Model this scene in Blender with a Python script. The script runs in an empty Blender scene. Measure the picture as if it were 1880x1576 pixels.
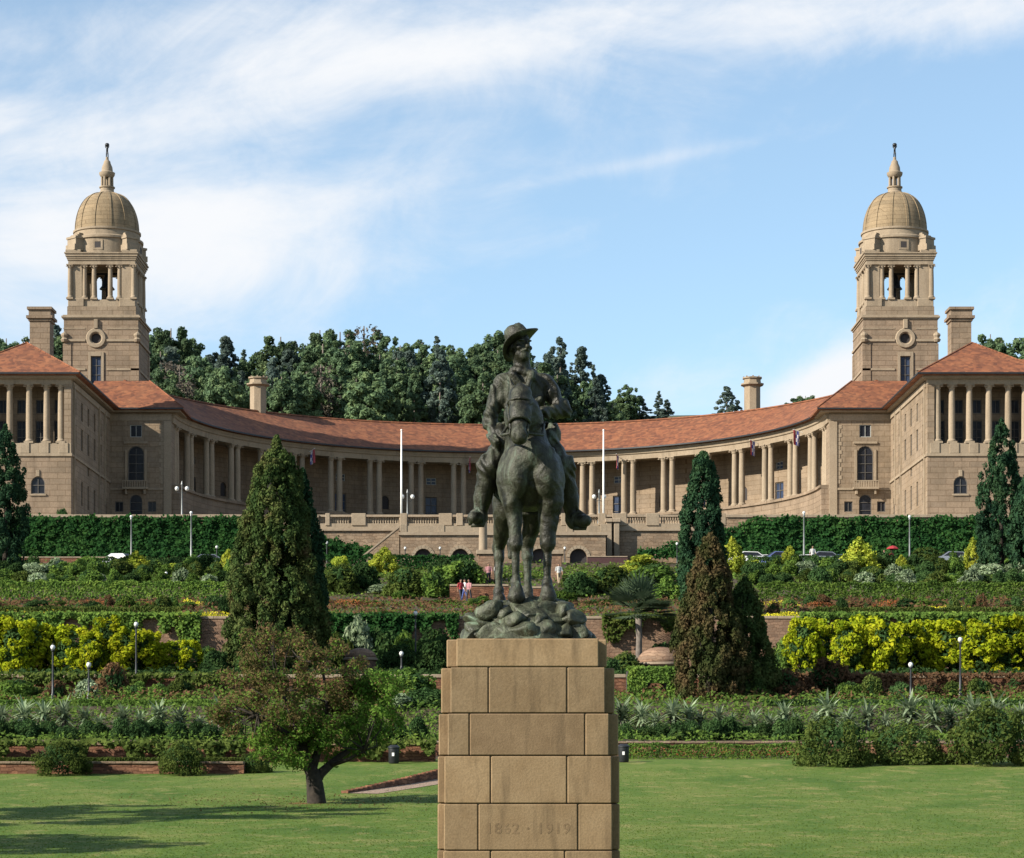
import bpy, math, random
import numpy as np
from mathutils import Vector, Matrix
from mathutils.geometry import tessellate_polygon

# ------------------------------------------------------------------ camera, sky, sun
S = bpy.context.scene
COL = S.collection
R = math.radians
F = 4500.0                 # focal length in photo pixels (photo 1880 x 1576)
EYE = 1.6
HORIZON = 1410.0           # photo row of the horizon

cam_d = bpy.data.cameras.new('camera')
cam = bpy.data.objects.new('camera', cam_d)
COL.objects.link(cam)
cam.location = (0, 0, EYE)
cam.rotation_euler = (R(90), 0, 0)
cam_d.sensor_width = 36.0
cam_d.lens = F / 1880 * 36.0
cam_d.shift_y = (HORIZON - 788.0) / 1880.0
cam_d.clip_end = 6000
S.camera = cam
S.render.resolution_x = 1024
S.render.resolution_y = 858

SUN = Vector((-1.0, -0.53, 0.64)).normalized()
world = bpy.data.worlds.new('World')
S.world = world
world.use_nodes = True
wn, wl = world.node_tree.nodes, world.node_tree.links
wn.clear()
w_out = wn.new('ShaderNodeOutputWorld')
w_bg = wn.new('ShaderNodeBackground')
w_bg.inputs['Strength'].default_value = 0.05
sky = wn.new('ShaderNodeTexSky')
sky.sky_type = 'NISHITA'
sky.sun_disc = False
sky.sun_elevation = math.asin(SUN.z)
sky.sun_rotation = math.atan2(SUN.x, SUN.y)
sky.altitude = 1300
sky.air_density = 1.0
sky.dust_density = 0.6
sky.ozone_density = 2.2


def wmath(op, a, b=None, c=None, clamp=False):
    n = wn.new('ShaderNodeMath')
    n.operation = op
    n.use_clamp = clamp
    for i, v in enumerate((a, b, c)):
        if v is None:
            continue
        if isinstance(v, (int, float)):
            n.inputs[i].default_value = v
        else:
            wl.new(v, n.inputs[i])
    return n.outputs[0]


w_tc = wn.new('ShaderNodeTexCoord')
w_sep = wn.new('ShaderNodeSeparateXYZ')
wl.new(w_tc.outputs['Generated'], w_sep.inputs[0])
w_az = wmath('ARCTAN2', w_sep.outputs[0], w_sep.outputs[1])          # azimuth, 0 straight ahead
w_el = wmath('ARCSINE', w_sep.outputs[2])                            # elevation


def w_noise(sa, se, tilt, scale, detail, rough, seed, dist=0.0):
    a = wmath('ADD', wmath('MULTIPLY', w_az, sa), wmath('MULTIPLY', w_el, -tilt * sa))
    e = wmath('ADD', wmath('MULTIPLY', w_el, se), wmath('MULTIPLY', w_az, -tilt * se))
    cb = wn.new('ShaderNodeCombineXYZ')
    wl.new(a, cb.inputs[0])
    wl.new(e, cb.inputs[1])
    cb.inputs[2].default_value = seed
    n = wn.new('ShaderNodeTexNoise')
    wl.new(cb.outputs[0], n.inputs['Vector'])
    n.inputs['Scale'].default_value = scale
    n.inputs['Detail'].default_value = detail
    n.inputs['Roughness'].default_value = rough
    n.inputs['Distortion'].default_value = dist
    return n.outputs['Fac']


def w_blob(u, v, ru, rv, amp, tilt=0.0):
    """a soft bank of cloud round the direction of photo point u, v"""
    az0, el0 = math.atan((u - 940) / F), math.atan((HORIZON - v) / F)
    da = wmath('SUBTRACT', w_az, az0)
    de = wmath('SUBTRACT', wmath('SUBTRACT', w_el, el0), wmath('MULTIPLY', da, tilt))
    q = wmath('ADD', wmath('POWER', wmath('DIVIDE', da, ru / F), 2.0), wmath('POWER', wmath('DIVIDE', de, rv / F), 2.0))
    return wmath('MULTIPLY', wmath('EXPONENT', wmath('MULTIPLY', q, -1.0)), amp)


n1 = w_noise(6.0, 14.0, 0.10, 1.0, 6.0, 0.60, 3.7, 0.7)       # streaked cirrus
n2 = w_noise(17.0, 26.0, 0.06, 1.0, 6.0, 0.66, 9.1, 0.5)       # finer wisps
field = wmath('ADD', wmath('MULTIPLY', n1, 0.62), wmath('MULTIPLY', n2, 0.38))
for bl in ((1250, 60, 800, 70, 0.20, 0.05), (740, 120, 300, 60, 0.17, 0.22), (100, 430, 520, 200, 0.26, 0.0),
           (560, 470, 380, 90, 0.10, 0.05), (60, 230, 420, 60, 0.10, 0.15), (230, 60, 420, 45, 0.08, 0.2),
           (1180, 300, 330, 14, 0.10, 0.17), (700, 340, 420, 50, 0.10, 0.12), (1520, 715, 130, 55, 0.42, 0.45),
           (1700, 330, 460, 150, -0.13, 0.0), (1300, 480, 420, 130, -0.10, 0.0), (330, 150, 260, 40, -0.06, 0.2),
           (1560, 20, 500, 50, 0.10, 0.0), (1280, 700, 160, 40, 0.10, 0.0)):
    field = wmath('ADD', field, w_blob(*bl))
mr = wn.new('ShaderNodeMapRange')
mr.interpolation_type = 'SMOOTHSTEP'
wl.new(field, mr.inputs['Value'])
mr.inputs['From Min'].default_value = 0.44
mr.inputs['From Max'].default_value = 0.86
mr.inputs['To Min'].default_value = 0.17
w_mix = wn.new('ShaderNodeMixRGB')
wl.new(mr.outputs[0], w_mix.inputs['Fac'])
w_hsv = wn.new('ShaderNodeHueSaturation')
w_hsv.inputs['Saturation'].default_value = 1.0
w_hsv.inputs['Value'].default_value = 1.9
w_hsv.inputs['Hue'].default_value = 0.488
w_hsv.inputs['Saturation'].default_value = 1.05
wl.new(sky.outputs[0], w_hsv.inputs['Color'])
wl.new(w_hsv.outputs[0], w_mix.inputs['Color1'])
w_mix.inputs['Color2'].default_value = (9.3, 9.5, 9.8, 1)
wl.new(w_mix.outputs[0], w_bg.inputs['Color'])
wl.new(w_bg.outputs[0], w_out.inputs['Surface'])

sun_d = bpy.data.lights.new('sun', 'SUN')
sun_d.energy = 5.0
sun_d.angle = R(0.5)
sun_d.color = (1.0, 0.93, 0.80)
sun_o = bpy.data.objects.new('sun', sun_d)
COL.objects.link(sun_o)
sun_o.rotation_euler = SUN.to_track_quat('Z', 'Y').to_euler()
sun_o.location = (-60, -40, 80)

S.render.engine = 'CYCLES'
S.cycles.max_bounces = 5
S.cycles.diffuse_bounces = 2
S.cycles.glossy_bounces = 2
S.cycles.transmission_bounces = 2
vs = S.view_settings
vs.view_transform = 'Standard'
vs.look = 'None'
vs.exposure = 1.02
vs.gamma = 1.0
vs.use_curve_mapping = False

# ------------------------------------------------------------------ helpers
rng = np.random.default_rng(7)
random.seed(7)


def zat(v, D):
    return EYE + (HORIZON - v) * D / F


def xat(u, D):
    return (u - 940.0) * D / F


def at(u, v, D):
    return Vector((xat(u, D), D, zat(v, D)))


ORD = ['first', 'second', 'third', 'fourth', 'fifth', 'sixth', 'seventh', 'eighth', 'ninth', 'tenth', 'eleventh', 'twelfth',
       'thirteenth', 'fourteenth', 'fifteenth', 'sixteenth', 'seventeenth', 'eighteenth', 'nineteenth', 'twentieth']
ORD += ['twenty-' + w for w in ORD[:9]] + ['thirtieth'] + ['thirty-' + w for w in ORD[:9]] + ['fortieth'] + ['forty-' + w for w in ORD[:9]] \
    + ['fiftieth'] + ['fifty-' + w for w in ORD[:9]] + ['sixtieth'] + ['sixty-' + w for w in ORD[:9]]


def tag(o, label=None, cat=None, group=None, kind=None):
    if label:
        o['label'] = label
    if cat:
        o['category'] = cat
    if group:
        o['group'] = group
    if kind:
        o['kind'] = kind
    return o


OFF = {}


def thing(name, label, cat, loc=(0, 0, 0), group=None, rz=0.0):
    o = bpy.data.objects.new(name, None)
    o.empty_display_size = 0.5
    COL.objects.link(o)
    o.location = loc
    o.rotation_euler = (0, 0, rz)
    OFF[o.name] = np.array(loc, float)
    return tag(o, label, cat, group)


def link(name, me, parent=None, loc=None):
    o = bpy.data.objects.new(name, me)
    COL.objects.link(o)
    if parent is not None:
        o.parent = parent
    if loc is not None:
        o.location = loc
    return o


def copy_tree(o, parent=None):
    c = o.copy()
    COL.objects.link(c)
    c.parent = parent
    for ch in list(o.children):
        copy_tree(ch, c)
    return c


class MB:
    def __init__(self):
        self.v = []
        self.f = []
        self.m = []

    def add(self, vs_, fs, mi=0):
        n = len(self.v)
        self.v += [tuple(p) for p in vs_]
        self.f += [tuple(i + n for i in f) for f in fs]
        self.m += [mi] * len(fs)
        return self

    def box(self, x0, x1, y0, y1, z0, z1, mi=0):
        x0, x1 = min(x0, x1), max(x0, x1)
        vs_ = [(x0, y0, z0), (x1, y0, z0), (x1, y1, z0), (x0, y1, z0), (x0, y0, z1), (x1, y0, z1), (x1, y1, z1), (x0, y1, z1)]
        return self.add(vs_, [(0, 3, 2, 1), (4, 5, 6, 7), (0, 1, 5, 4), (1, 2, 6, 5), (2, 3, 7, 6), (3, 0, 4, 7)], mi)

    def bbox(self, x0, x1, y0, y1, z0, z1, b=0.01, mi=0):
        """box with chamfered edges"""
        x0, x1 = min(x0, x1), max(x0, x1)
        import itertools
        vs_ = []
        idx = {}
        for sx, sy, sz in itertools.product((0, 1), repeat=3):
            c = ((x0, x1)[sx], (y0, y1)[sy], (z0, z1)[sz])
            d = (b if sx == 0 else -b, b if sy == 0 else -b, b if sz == 0 else -b)
            for ax in range(3):
                p = [c[i] + (0 if i == ax else d[i]) for i in range(3)]
                idx[(sx, sy, sz, ax)] = len(vs_)
                vs_.append(p)
        fs = []
        for ax in range(3):
            o1, o2 = [i for i in range(3) if i != ax]
            for s in (0, 1):
                q = []
                for a, bb in ((0, 0), (1, 0), (1, 1), (0, 1)):
                    k = [0, 0, 0]
                    k[ax] = s
                    k[o1] = a
                    k[o2] = bb
                    q.append(idx[(k[0], k[1], k[2], ax)])
                fs.append(tuple(q))
            for a in (0, 1):                                      # edges along ax
                for bb in (0, 1):
                    k0 = [0, 0, 0]
                    k0[o1] = a
                    k0[o2] = bb
                    k1 = list(k0)
                    k1[ax] = 1
                    fs.append((idx[(*k0, o1)], idx[(*k0, o2)], idx[(*k1, o2)], idx[(*k1, o1)]))
        for s in itertools.product((0, 1), repeat=3):
            fs.append((idx[(*s, 0)], idx[(*s, 1)], idx[(*s, 2)]))
        return self.add(vs_, fs, mi)

    def prism(self, poly, z0, z1, mi=0):
        n = len(poly)
        vs_ = [(p[0], p[1], z0) for p in poly] + [(p[0], p[1], z1) for p in poly]
        fs = [tuple(range(n))[::-1], tuple(range(n, 2 * n))] + [(i, (i + 1) % n, n + (i + 1) % n, n + i) for i in range(n)]
        return self.add(vs_, fs, mi)

    def lathe(self, prof, c=(0, 0, 0), n=16, mi=0, ph=0.0, cap=True):
        vs_ = []
        for r, z in prof:
            for i in range(n):
                a = 2 * math.pi * i / n + ph
                vs_.append((c[0] + r * math.cos(a), c[1] + r * math.sin(a), c[2] + z))
        fs = []
        for j in range(len(prof) - 1):
            for i in range(n):
                k = (i + 1) % n
                fs.append((j * n + i, j * n + k, (j + 1) * n + k, (j + 1) * n + i))
        if cap:
            fs.append(tuple(range(n))[::-1])
            fs.append(tuple((len(prof) - 1) * n + i for i in range(n)))
        return self.add(vs_, fs, mi)

    def tube(self, pts, rad, n=8, mi=0):
        pts = [Vector(p) for p in pts]
        if not isinstance(rad, (list, tuple)):
            rad = [rad] * len(pts)
        vs_ = []
        t0 = (pts[1] - pts[0]).normalized()
        a = t0.orthogonal().normalized()
        for i, p in enumerate(pts):
            t = (pts[min(i + 1, len(pts) - 1)] - pts[max(i - 1, 0)]).normalized()
            a = (a - t * a.dot(t)).normalized()
            b = t.cross(a)
            for k in range(n):
                q = 2 * math.pi * k / n
                vs_.append(tuple(p + (a * math.cos(q) + b * math.sin(q)) * rad[i]))
        fs = [(j * n + i, j * n + (i + 1) % n, (j + 1) * n + (i + 1) % n, (j + 1) * n + i) for j in range(len(pts) - 1) for i in range(n)]
        fs += [tuple(range(n))[::-1], tuple((len(pts) - 1) * n + i for i in range(n))]
        return self.add(vs_, fs, mi)

    def wall(self, O, U, N, outer, holes, t, mi=0):
        """wall of thickness t with real openings; O origin, U along, N outward normal"""
        O, U, N = Vector(O), Vector(U), Vector(N)
        loops = [outer] + list(holes)
        flat = [p for l in loops for p in l]
        tri = tessellate_polygon([[Vector((p[0], p[1], 0)) for p in l] for l in loops])
        m = len(flat)
        fr = [O + U * p[0] + Vector((0, 0, p[1])) for p in flat]
        bk = [p - N * t for p in fr]
        fs = [tuple(q) for q in tri] + [tuple(i + m for i in q[::-1]) for q in tri]
        k = 0
        for l in loops:
            for i in range(len(l)):
                j = (i + 1) % len(l)
                fs.append((k + i, k + j, m + k + j, m + k + i))
            k += len(l)
        return self.add(fr + bk, fs, mi)

    def mesh(self, name, mats, off=None, smooth=False, recalc=True):
        me = bpy.data.meshes.new(name)
        v = np.array(self.v, float)
        if off is not None:
            v = v - np.array(off)
        me.from_pydata(v.tolist(), [], self.f)
        for mt in (mats if isinstance(mats, (list, tuple)) else [mats]):
            me.materials.append(mt)
        if any(self.m):
            me.polygons.foreach_set('material_index', self.m)
        if recalc:
            import bmesh
            bm = bmesh.new()
            bm.from_mesh(me)
            bmesh.ops.recalc_face_normals(bm, faces=bm.faces)
            bm.to_mesh(me)
            bm.free()
        if smooth:
            me.polygons.foreach_set('use_smooth', [True] * len(me.polygons))
            if smooth == 'auto':
                me.set_sharp_from_angle(angle=R(40))
        me.update()
        return me

    def build(self, name, mats, parent=None, smooth=False, off=None, loc=None, recalc=True):
        root = parent
        while root is not None and root.parent is not None:
            root = root.parent
        if off is None and root is not None:
            off = OFF.get(root.name)
        o = link(name, self.mesh(name, mats, off, smooth, recalc), parent, loc)
        return o


def arch(a0, a1, b0, b1, n=8):
    r = (a1 - a0) / 2
    c = (a0 + a1) / 2
    return [(a0, b0), (a1, b0)] + [(c + r * math.cos(math.pi * i / n), b1 - r + r * math.sin(math.pi * i / n)) for i in range(n + 1)]


def rect(a0, a1, b0, b1):
    return [(a0, b0), (a1, b0), (a1, b1), (a0, b1)]


# ------------------------------------------------------------------ materials
def nodes_of(name):
    m = bpy.data.materials.new(name)
    m.use_nodes = True
    nt = m.node_tree
    return m, nt.nodes, nt.links, nt.nodes['Principled BSDF']


def noise_node(N, L, vec, scale, detail=4.0, rough=0.55, dist=0.0):
    n = N.new('ShaderNodeTexNoise')
    n.inputs['Scale'].default_value = scale
    n.inputs['Detail'].default_value = detail
    n.inputs['Roughness'].default_value = rough
    n.inputs['Distortion'].default_value = dist
    if vec is not None:
        L.new(vec, n.inputs['Vector'])
    return n.outputs['Fac']


def ramp(N, L, fac, stops):
    r = N.new('ShaderNodeValToRGB')
    el = r.color_ramp.elements
    while len(el) < len(stops):
        el.new(0.5)
    for e, (p, c) in zip(el, stops):
        e.position = p
        e.color = (*c, 1)
    L.new(fac, r.inputs['Fac'])
    return r.outputs['Color']


def mixc(N, L, a, b, fac, mode='MIX'):
    n = N.new('ShaderNodeMixRGB')
    n.blend_type = mode
    for i, v in ((0, fac), (1, a), (2, b)):
        if isinstance(v, (int, float)):
            n.inputs[i].default_value = v
        elif isinstance(v, tuple):
            n.inputs[i].default_value = (*v, 1)
        else:
            L.new(v, n.inputs[i])
    return n.outputs[0]


def wpos(N):
    return N.new('ShaderNodeNewGeometry').outputs['Position']


def stone_mat(name, c1, c2, course=0.5, block=1.1, joint=0.02, jc=None, rough=0.9, nscale=0.6, stain=0.35, bump=0.4, tint=0.3, jitter=0.0, rnd=0.0):
    """coursed masonry; joints follow the wall (x + y along, z up)"""
    m, N, L, P = nodes_of(name)
    pos = wpos(N)
    base = ramp(N, L, noise_node(N, L, pos, nscale, 3, 0.62), [(0.3, c1), (0.7, c2)])
    fine = noise_node(N, L, pos, nscale * 14, 2, 0.6)
    base = mixc(N, L, base, ramp(N, L, fine, [(0.25, (0.62, 0.60, 0.58)), (0.75, (1.15, 1.13, 1.1))]), 0.55, 'MULTIPLY')
    mp = N.new('ShaderNodeMapping')
    mp.inputs['Scale'].default_value = (1, 1, 0.14)
    L.new(pos, mp.inputs['Vector'])
    st = noise_node(N, L, mp.outputs[0], nscale * 2.2, 3, 0.6)
    base = mixc(N, L, base, tuple(0.42 * k for k in c1), ramp(N, L, st, [(0.52, (0, 0, 0)), (0.8, (stain,) * 3)]), 'MIX')
    if rnd:
        oi = N.new('ShaderNodeObjectInfo')
        base = mixc(N, L, base, ramp(N, L, oi.outputs['Random'], [(0, (1 - rnd, 1 - rnd, 1 - rnd)), (1, (1 + rnd, 1 + rnd * .9, 1 + rnd * .75))]), 1.0, 'MULTIPLY')
    bmp = N.new('ShaderNodeBump')
    bmp.inputs['Strength'].default_value = bump
    bmp.inputs['Distance'].default_value = 0.03
    h = fine
    if course:
        sx = N.new('ShaderNodeSeparateXYZ')
        L.new(pos, sx.inputs[0])
        ad = N.new('ShaderNodeMath')
        ad.operation = 'ADD'
        L.new(sx.outputs[0], ad.inputs[0])
        L.new(sx.outputs[1], ad.inputs[1])
        cb = N.new('ShaderNodeCombineXYZ')
        L.new(ad.outputs[0], cb.inputs[0])
        L.new(sx.outputs[2], cb.inputs[1])
        br = N.new('ShaderNodeTexBrick')
        br.inputs['Scale'].default_value = 1.0
        br.inputs['Brick Width'].default_value = block
        br.inputs['Row Height'].default_value = course
        br.inputs['Mortar Size'].default_value = joint
        br.inputs['Mortar Smooth'].default_value = 0.3
        br.inputs['Color1'].default_value = (1 + tint, 1 + tint * 0.8, 1 + tint * .6, 1)
        br.inputs['Color2'].default_value = (1 - tint, 1 - tint, 1 - tint, 1)
        br.inputs['Mortar'].default_value = (*(jc or (0.6, 0.56, 0.52)), 1)
        jn = N.new('ShaderNodeTexNoise')
        jn.inputs['Scale'].default_value = 0.9 / block
        jn.inputs['Detail'].default_value = 1.0
        L.new(pos, jn.inputs['Vector'])
        ja = N.new('ShaderNodeVectorMath')
        ja.operation = 'MULTIPLY_ADD'
        L.new(jn.outputs['Color'], ja.inputs[0])
        ja.inputs[1].default_value = (block * jitter, course * jitter, 0)
        L.new(cb.outputs[0], ja.inputs[2])
        L.new(ja.outputs[0], br.inputs['Vector'])
        base = mixc(N, L, base, br.outputs['Color'], 1.0, 'MULTIPLY')
        sb = N.new('ShaderNodeMath')
        sb.operation = 'MULTIPLY_ADD'
        L.new(br.outputs['Fac'], sb.inputs[0])
        sb.inputs[1].default_value = -1.4
        L.new(fine, sb.inputs[2])
        h = sb.outputs[0]
    L.new(h, bmp.inputs['Height'])
    L.new(bmp.outputs[0], P.inputs['Normal'])
    L.new(base, P.inputs['Base Color'])
    P.inputs['Roughness'].default_value = rough
    P.inputs['Specular IOR Level'].default_value = 0.25
    return m


def plain_mat(name, c, rough=0.6, metal=0.0, var=0.2, scale=6.0, bump=0.0, spec=0.4):
    m, N, L, P = nodes_of(name)
    pos = wpos(N)
    f = noise_node(N, L, pos, scale, 5, 0.6)
    L.new(ramp(N, L, f, [(0.3, tuple(k * (1 - var) for k in c)), (0.7, tuple(min(1, k * (1 + var)) for k in c))]), P.inputs['Base Color'])
    P.inputs['Roughness'].default_value = rough
    P.inputs['Metallic'].default_value = metal
    P.inputs['Specular IOR Level'].default_value = spec
    if bump:
        b = N.new('ShaderNodeBump')
        b.inputs['Strength'].default_value = bump
        b.inputs['Distance'].default_value = 0.03
        L.new(f, b.inputs['Height'])
        L.new(b.outputs[0], P.inputs['Normal'])
    return m


def leaf_mat(name, cols, scale=0.5, trans=0.35, fine=3.0, rnd=0.25, gain=1.25):
    """leaf colours drift through the plant; two-sided leaves that let some light through"""
    cols = [tuple(min(.8, k * gain) for k in c) for c in cols]
    m = bpy.data.materials.new(name)
    m.use_nodes = True
    N, L = m.node_tree.nodes, m.node_tree.links
    N.clear()
    out = N.new('ShaderNodeOutputMaterial')
    pos = wpos(N)
    a = noise_node(N, L, pos, scale, 3, 0.6)
    b = noise_node(N, L, pos, fine, 2, 0.6)
    mx = N.new('ShaderNodeMath')
    mx.operation = 'MULTIPLY_ADD'
    L.new(b, mx.inputs[0])
    mx.inputs[1].default_value = 0.45
    ml = N.new('ShaderNodeMath')
    ml.operation = 'MULTIPLY'
    L.new(a, ml.inputs[0])
    ml.inputs[1].default_value = 0.55
    L.new(ml.outputs[0], mx.inputs[2])
    k = len(cols)
    c = ramp(N, L, mx.outputs[0], [(0.32 + 0.36 * i / max(1, k - 1), cols[i]) for i in range(k)])
    oi = N.new('ShaderNodeObjectInfo')
    hs = N.new('ShaderNodeHueSaturation')
    mr_ = N.new('ShaderNodeMapRange')
    L.new(oi.outputs['Random'], mr_.inputs['Value'])
    mr_.inputs['To Min'].default_value = 1 - rnd
    mr_.inputs['To Max'].default_value = 1 + rnd
    L.new(mr_.outputs[0], hs.inputs['Value'])
    L.new(c, hs.inputs['Color'])
    d = N.new('ShaderNodeBsdfDiffuse')
    t = N.new('ShaderNodeBsdfTranslucent')
    L.new(hs.outputs[0], d.inputs['Color'])
    L.new(hs.outputs[0], t.inputs['Color'])
    ms = N.new('ShaderNodeMixShader')
    ms.inputs[0].default_value = trans
    L.new(d.outputs[0], ms.inputs[1])
    L.new(t.outputs[0], ms.inputs[2])
    L.new(ms.outputs[0], out.inputs['Surface'])
    return m


M = {}
M['sand'] = stone_mat('sandstone', (0.192, 0.144, 0.098), (0.242, 0.189, 0.138), 0.62, 1.3, 0.025, (0.62, 0.57, 0.5), tint=0.10, nscale=0.3, stain=0.55)
M['sandp'] = stone_mat('sandstone_smooth', (0.242, 0.189, 0.133), (0.292, 0.234, 0.170), 0, nscale=0.5, stain=0.6)
M['dome'] = stone_mat('dome_stone', (0.192, 0.144, 0.089), (0.246, 0.187, 0.118), 0.5, 1.5, 0.02, nscale=0.4, tint=0.1)
M['sandr'] = stone_mat('rusticated_stone', (0.178, 0.134, 0.094), (0.242, 0.183, 0.133), 0.62, 1.7, 0.035, (0.72, 0.67, 0.62), tint=0.11, nscale=0.4, bump=0.6, stain=0.6)
M['rubble'] = stone_mat('rubble_stone', (0.187, 0.132, 0.088), (0.253, 0.193, 0.138), 0.33, 0.6, 0.03, (0.75, 0.71, 0.67), tint=0.2, nscale=0.9, bump=0.6, jitter=1.3)
M['pinkwall'] = stone_mat('pink_rubble', (0.174, 0.106, 0.072), (0.232, 0.160, 0.111), 0.2, 0.42, 0.022, (0.78, 0.72, 0.68), tint=0.22, nscale=0.8, bump=0.6, jitter=1.3)
M['redwall'] = stone_mat('red_stone', (0.129, 0.058, 0.035), (0.199, 0.105, 0.064), 0.16, 0.42, 0.02, (0.65, 0.55, 0.5), tint=0.4, nscale=1.2, bump=0.8, jitter=1.6)
M['coping'] = stone_mat('coping_stone', (0.248, 0.188, 0.133), (0.307, 0.248, 0.183), 0, nscale=1.5, stain=0.4)
M['granite'] = stone_mat('pedestal_stone', (0.187, 0.126, 0.069), (0.224, 0.158, 0.092), 0, nscale=2.2, stain=0.85, bump=0.16, rnd=0.16)
M['grime'] = stone_mat('pedestal_stone_weathered', (0.141, 0.093, 0.051), (0.186, 0.127, 0.073), 0, nscale=2.6, stain=0.7, bump=0.16)
M['mortar'] = plain_mat('dark_joint', (0.13, 0.095, 0.065), 0.95)
M['glass'] = plain_mat('window_glass', (0.014, 0.015, 0.02), 0.25, var=0.4, scale=1.5, spec=0.22)
M['bluedoor'] = plain_mat('door_glass', (0.03, 0.042, 0.075), 0.25, var=0.3, scale=1.5, spec=0.25)
M['frame'] = plain_mat('painted_frame', (0.085, 0.075, 0.065), 0.6)
M['wfr'] = plain_mat('pale_frame', (0.3, 0.3, 0.28), 0.6)
M['iron'] = plain_mat('dark_iron', (0.03, 0.032, 0.035), 0.45, 0.5)
M['pole'] = plain_mat('grey_pole', (0.16, 0.17, 0.17), 0.5, 0.3)
M['white'] = plain_mat('white_paint', (0.78, 0.77, 0.74), 0.5, var=0.06)
M['globe'] = plain_mat('lamp_globe', (0.6, 0.6, 0.58), 0.25, var=0.03)
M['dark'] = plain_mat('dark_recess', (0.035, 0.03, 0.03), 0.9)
M['soil'] = plain_mat('garden_soil', (0.05, 0.034, 0.016), 0.95, var=0.5, scale=0.8, bump=0.5)
M['bark'] = plain_mat('bark', (0.024, 0.018, 0.013), 0.95, var=0.5, scale=7.0, bump=1.0)
M['barkg'] = plain_mat('grey_bark', (0.12, 0.10, 0.085), 0.95, var=0.4, scale=4.0, bump=1.0)
M['asphalt'] = plain_mat('asphalt', (0.06, 0.058, 0.056), 0.9, var=0.2, scale=3.0)
M['paving'] = plain_mat('paving', (0.36, 0.30, 0.23), 0.9, var=0.15, scale=0.8)
M['pathm'] = plain_mat('path_stone', (0.24, 0.165, 0.12), 0.9, var=0.2, scale=3.0)
M['maroon_strip'] = plain_mat('dark_maroon', (0.05, 0.02, 0.02), 0.8)


def roof_mat():
    m, N, L, P = nodes_of('clay_tile')
    pos = wpos(N)
    c = ramp(N, L, noise_node(N, L, pos, 0.5, 6, 0.7), [(0.3, (0.1188, 0.0367, 0.0151)), (0.5, (0.1628, 0.0561, 0.0219)), (0.72, (0.1892, 0.0755, 0.0318))])
    vo = N.new('ShaderNodeTexVoronoi')
    vo.inputs['Scale'].default_value = 2.2
    L.new(pos, vo.inputs['Vector'])
    sv = N.new('ShaderNodeSeparateColor')
    L.new(vo.outputs['Color'], sv.inputs[0])
    c = mixc(N, L, c, ramp(N, L, sv.outputs[0], [(0.0, (0.55, 0.48, 0.46)), (1.0, (1.4, 1.36, 1.3))]), 0.85, 'MULTIPLY')
    wv = N.new('ShaderNodeTexWave')
    wv.wave_type = 'BANDS'
    wv.bands_direction = 'Z'
    wv.inputs['Scale'].default_value = 1.6
    wv.inputs['Distortion'].default_value = 0.6
    L.new(pos, wv.inputs['Vector'])
    c = mixc(N, L, c, ramp(N, L, wv.outputs['Fac'], [(0.0, (0.72, 0.7, 0.68)), (0.35, (1, 1, 1))]), 0.6, 'MULTIPLY')
    b = N.new('ShaderNodeBump')
    b.inputs['Strength'].default_value = 0.6
    b.inputs['Distance'].default_value = 0.06
    L.new(wv.outputs['Fac'], b.inputs['Height'])
    L.new(b.outputs[0], P.inputs['Normal'])
    L.new(c, P.inputs['Base Color'])
    P.inputs['Roughness'].default_value = 0.85
    return m


M['roof'] = roof_mat()


def bronze_mat():
    m, N, L, P = nodes_of('patinated_bronze')
    pos = wpos(N)
    mp = N.new('ShaderNodeMapping')
    mp.inputs['Scale'].default_value = (1, 1, 0.35)
    L.new(pos, mp.inputs['Vector'])
    a = noise_node(N, L, mp.outputs[0], 4.2, 6, 0.72, 0.8)
    c = ramp(N, L, a, [(0.34, (0.007, 0.0065, 0.004)), (0.46, (0.018, 0.017, 0.010)), (0.58, (0.042, 0.044, 0.028)), (0.70, (0.095, 0.125, 0.095))])
    f = noise_node(N, L, pos, 26, 4, 0.6)
    c = mixc(N, L, c, ramp(N, L, f, [(0.3, (0.6, 0.6, 0.6)), (0.7, (1.25, 1.25, 1.25))]), 0.7, 'MULTIPLY')
    L.new(c, P.inputs['Base Color'])
    P.inputs['Metallic'].default_value = 0.15
    P.inputs['Specular IOR Level'].default_value = 0.35
    rr = ramp(N, L, a, [(0.3, (0.34,) * 3), (0.7, (0.72,) * 3)])
    L.new(rr, P.inputs['Roughness'])
    b = N.new('ShaderNodeBump')
    b.inputs['Strength'].default_value = 0.8
    b.inputs['Distance'].default_value = 0.03
    L.new(noise_node(N, L, pos, 13, 5, 0.65), b.inputs['Height'])
    L.new(b.outputs[0], P.inputs['Normal'])
    return m


M['bronze'] = bronze_mat()


def tinted_bronze(name, g):
    m = M['bronze'].copy()
    m.name = name
    for n in m.node_tree.nodes:
        if n.type == 'VALTORGB' and len(n.color_ramp.elements) == 4:
            for e in n.color_ramp.elements:
                c = e.color
                e.color = (min(1, c[0] * g[0] + .012), min(1, c[1] * g[1] + .014), min(1, c[2] * g[2] + .010), 1)
    return m


M['bronze_rock'] = tinted_bronze('bronze_rock_patina', (1.5, 1.6, 1.5))


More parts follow.
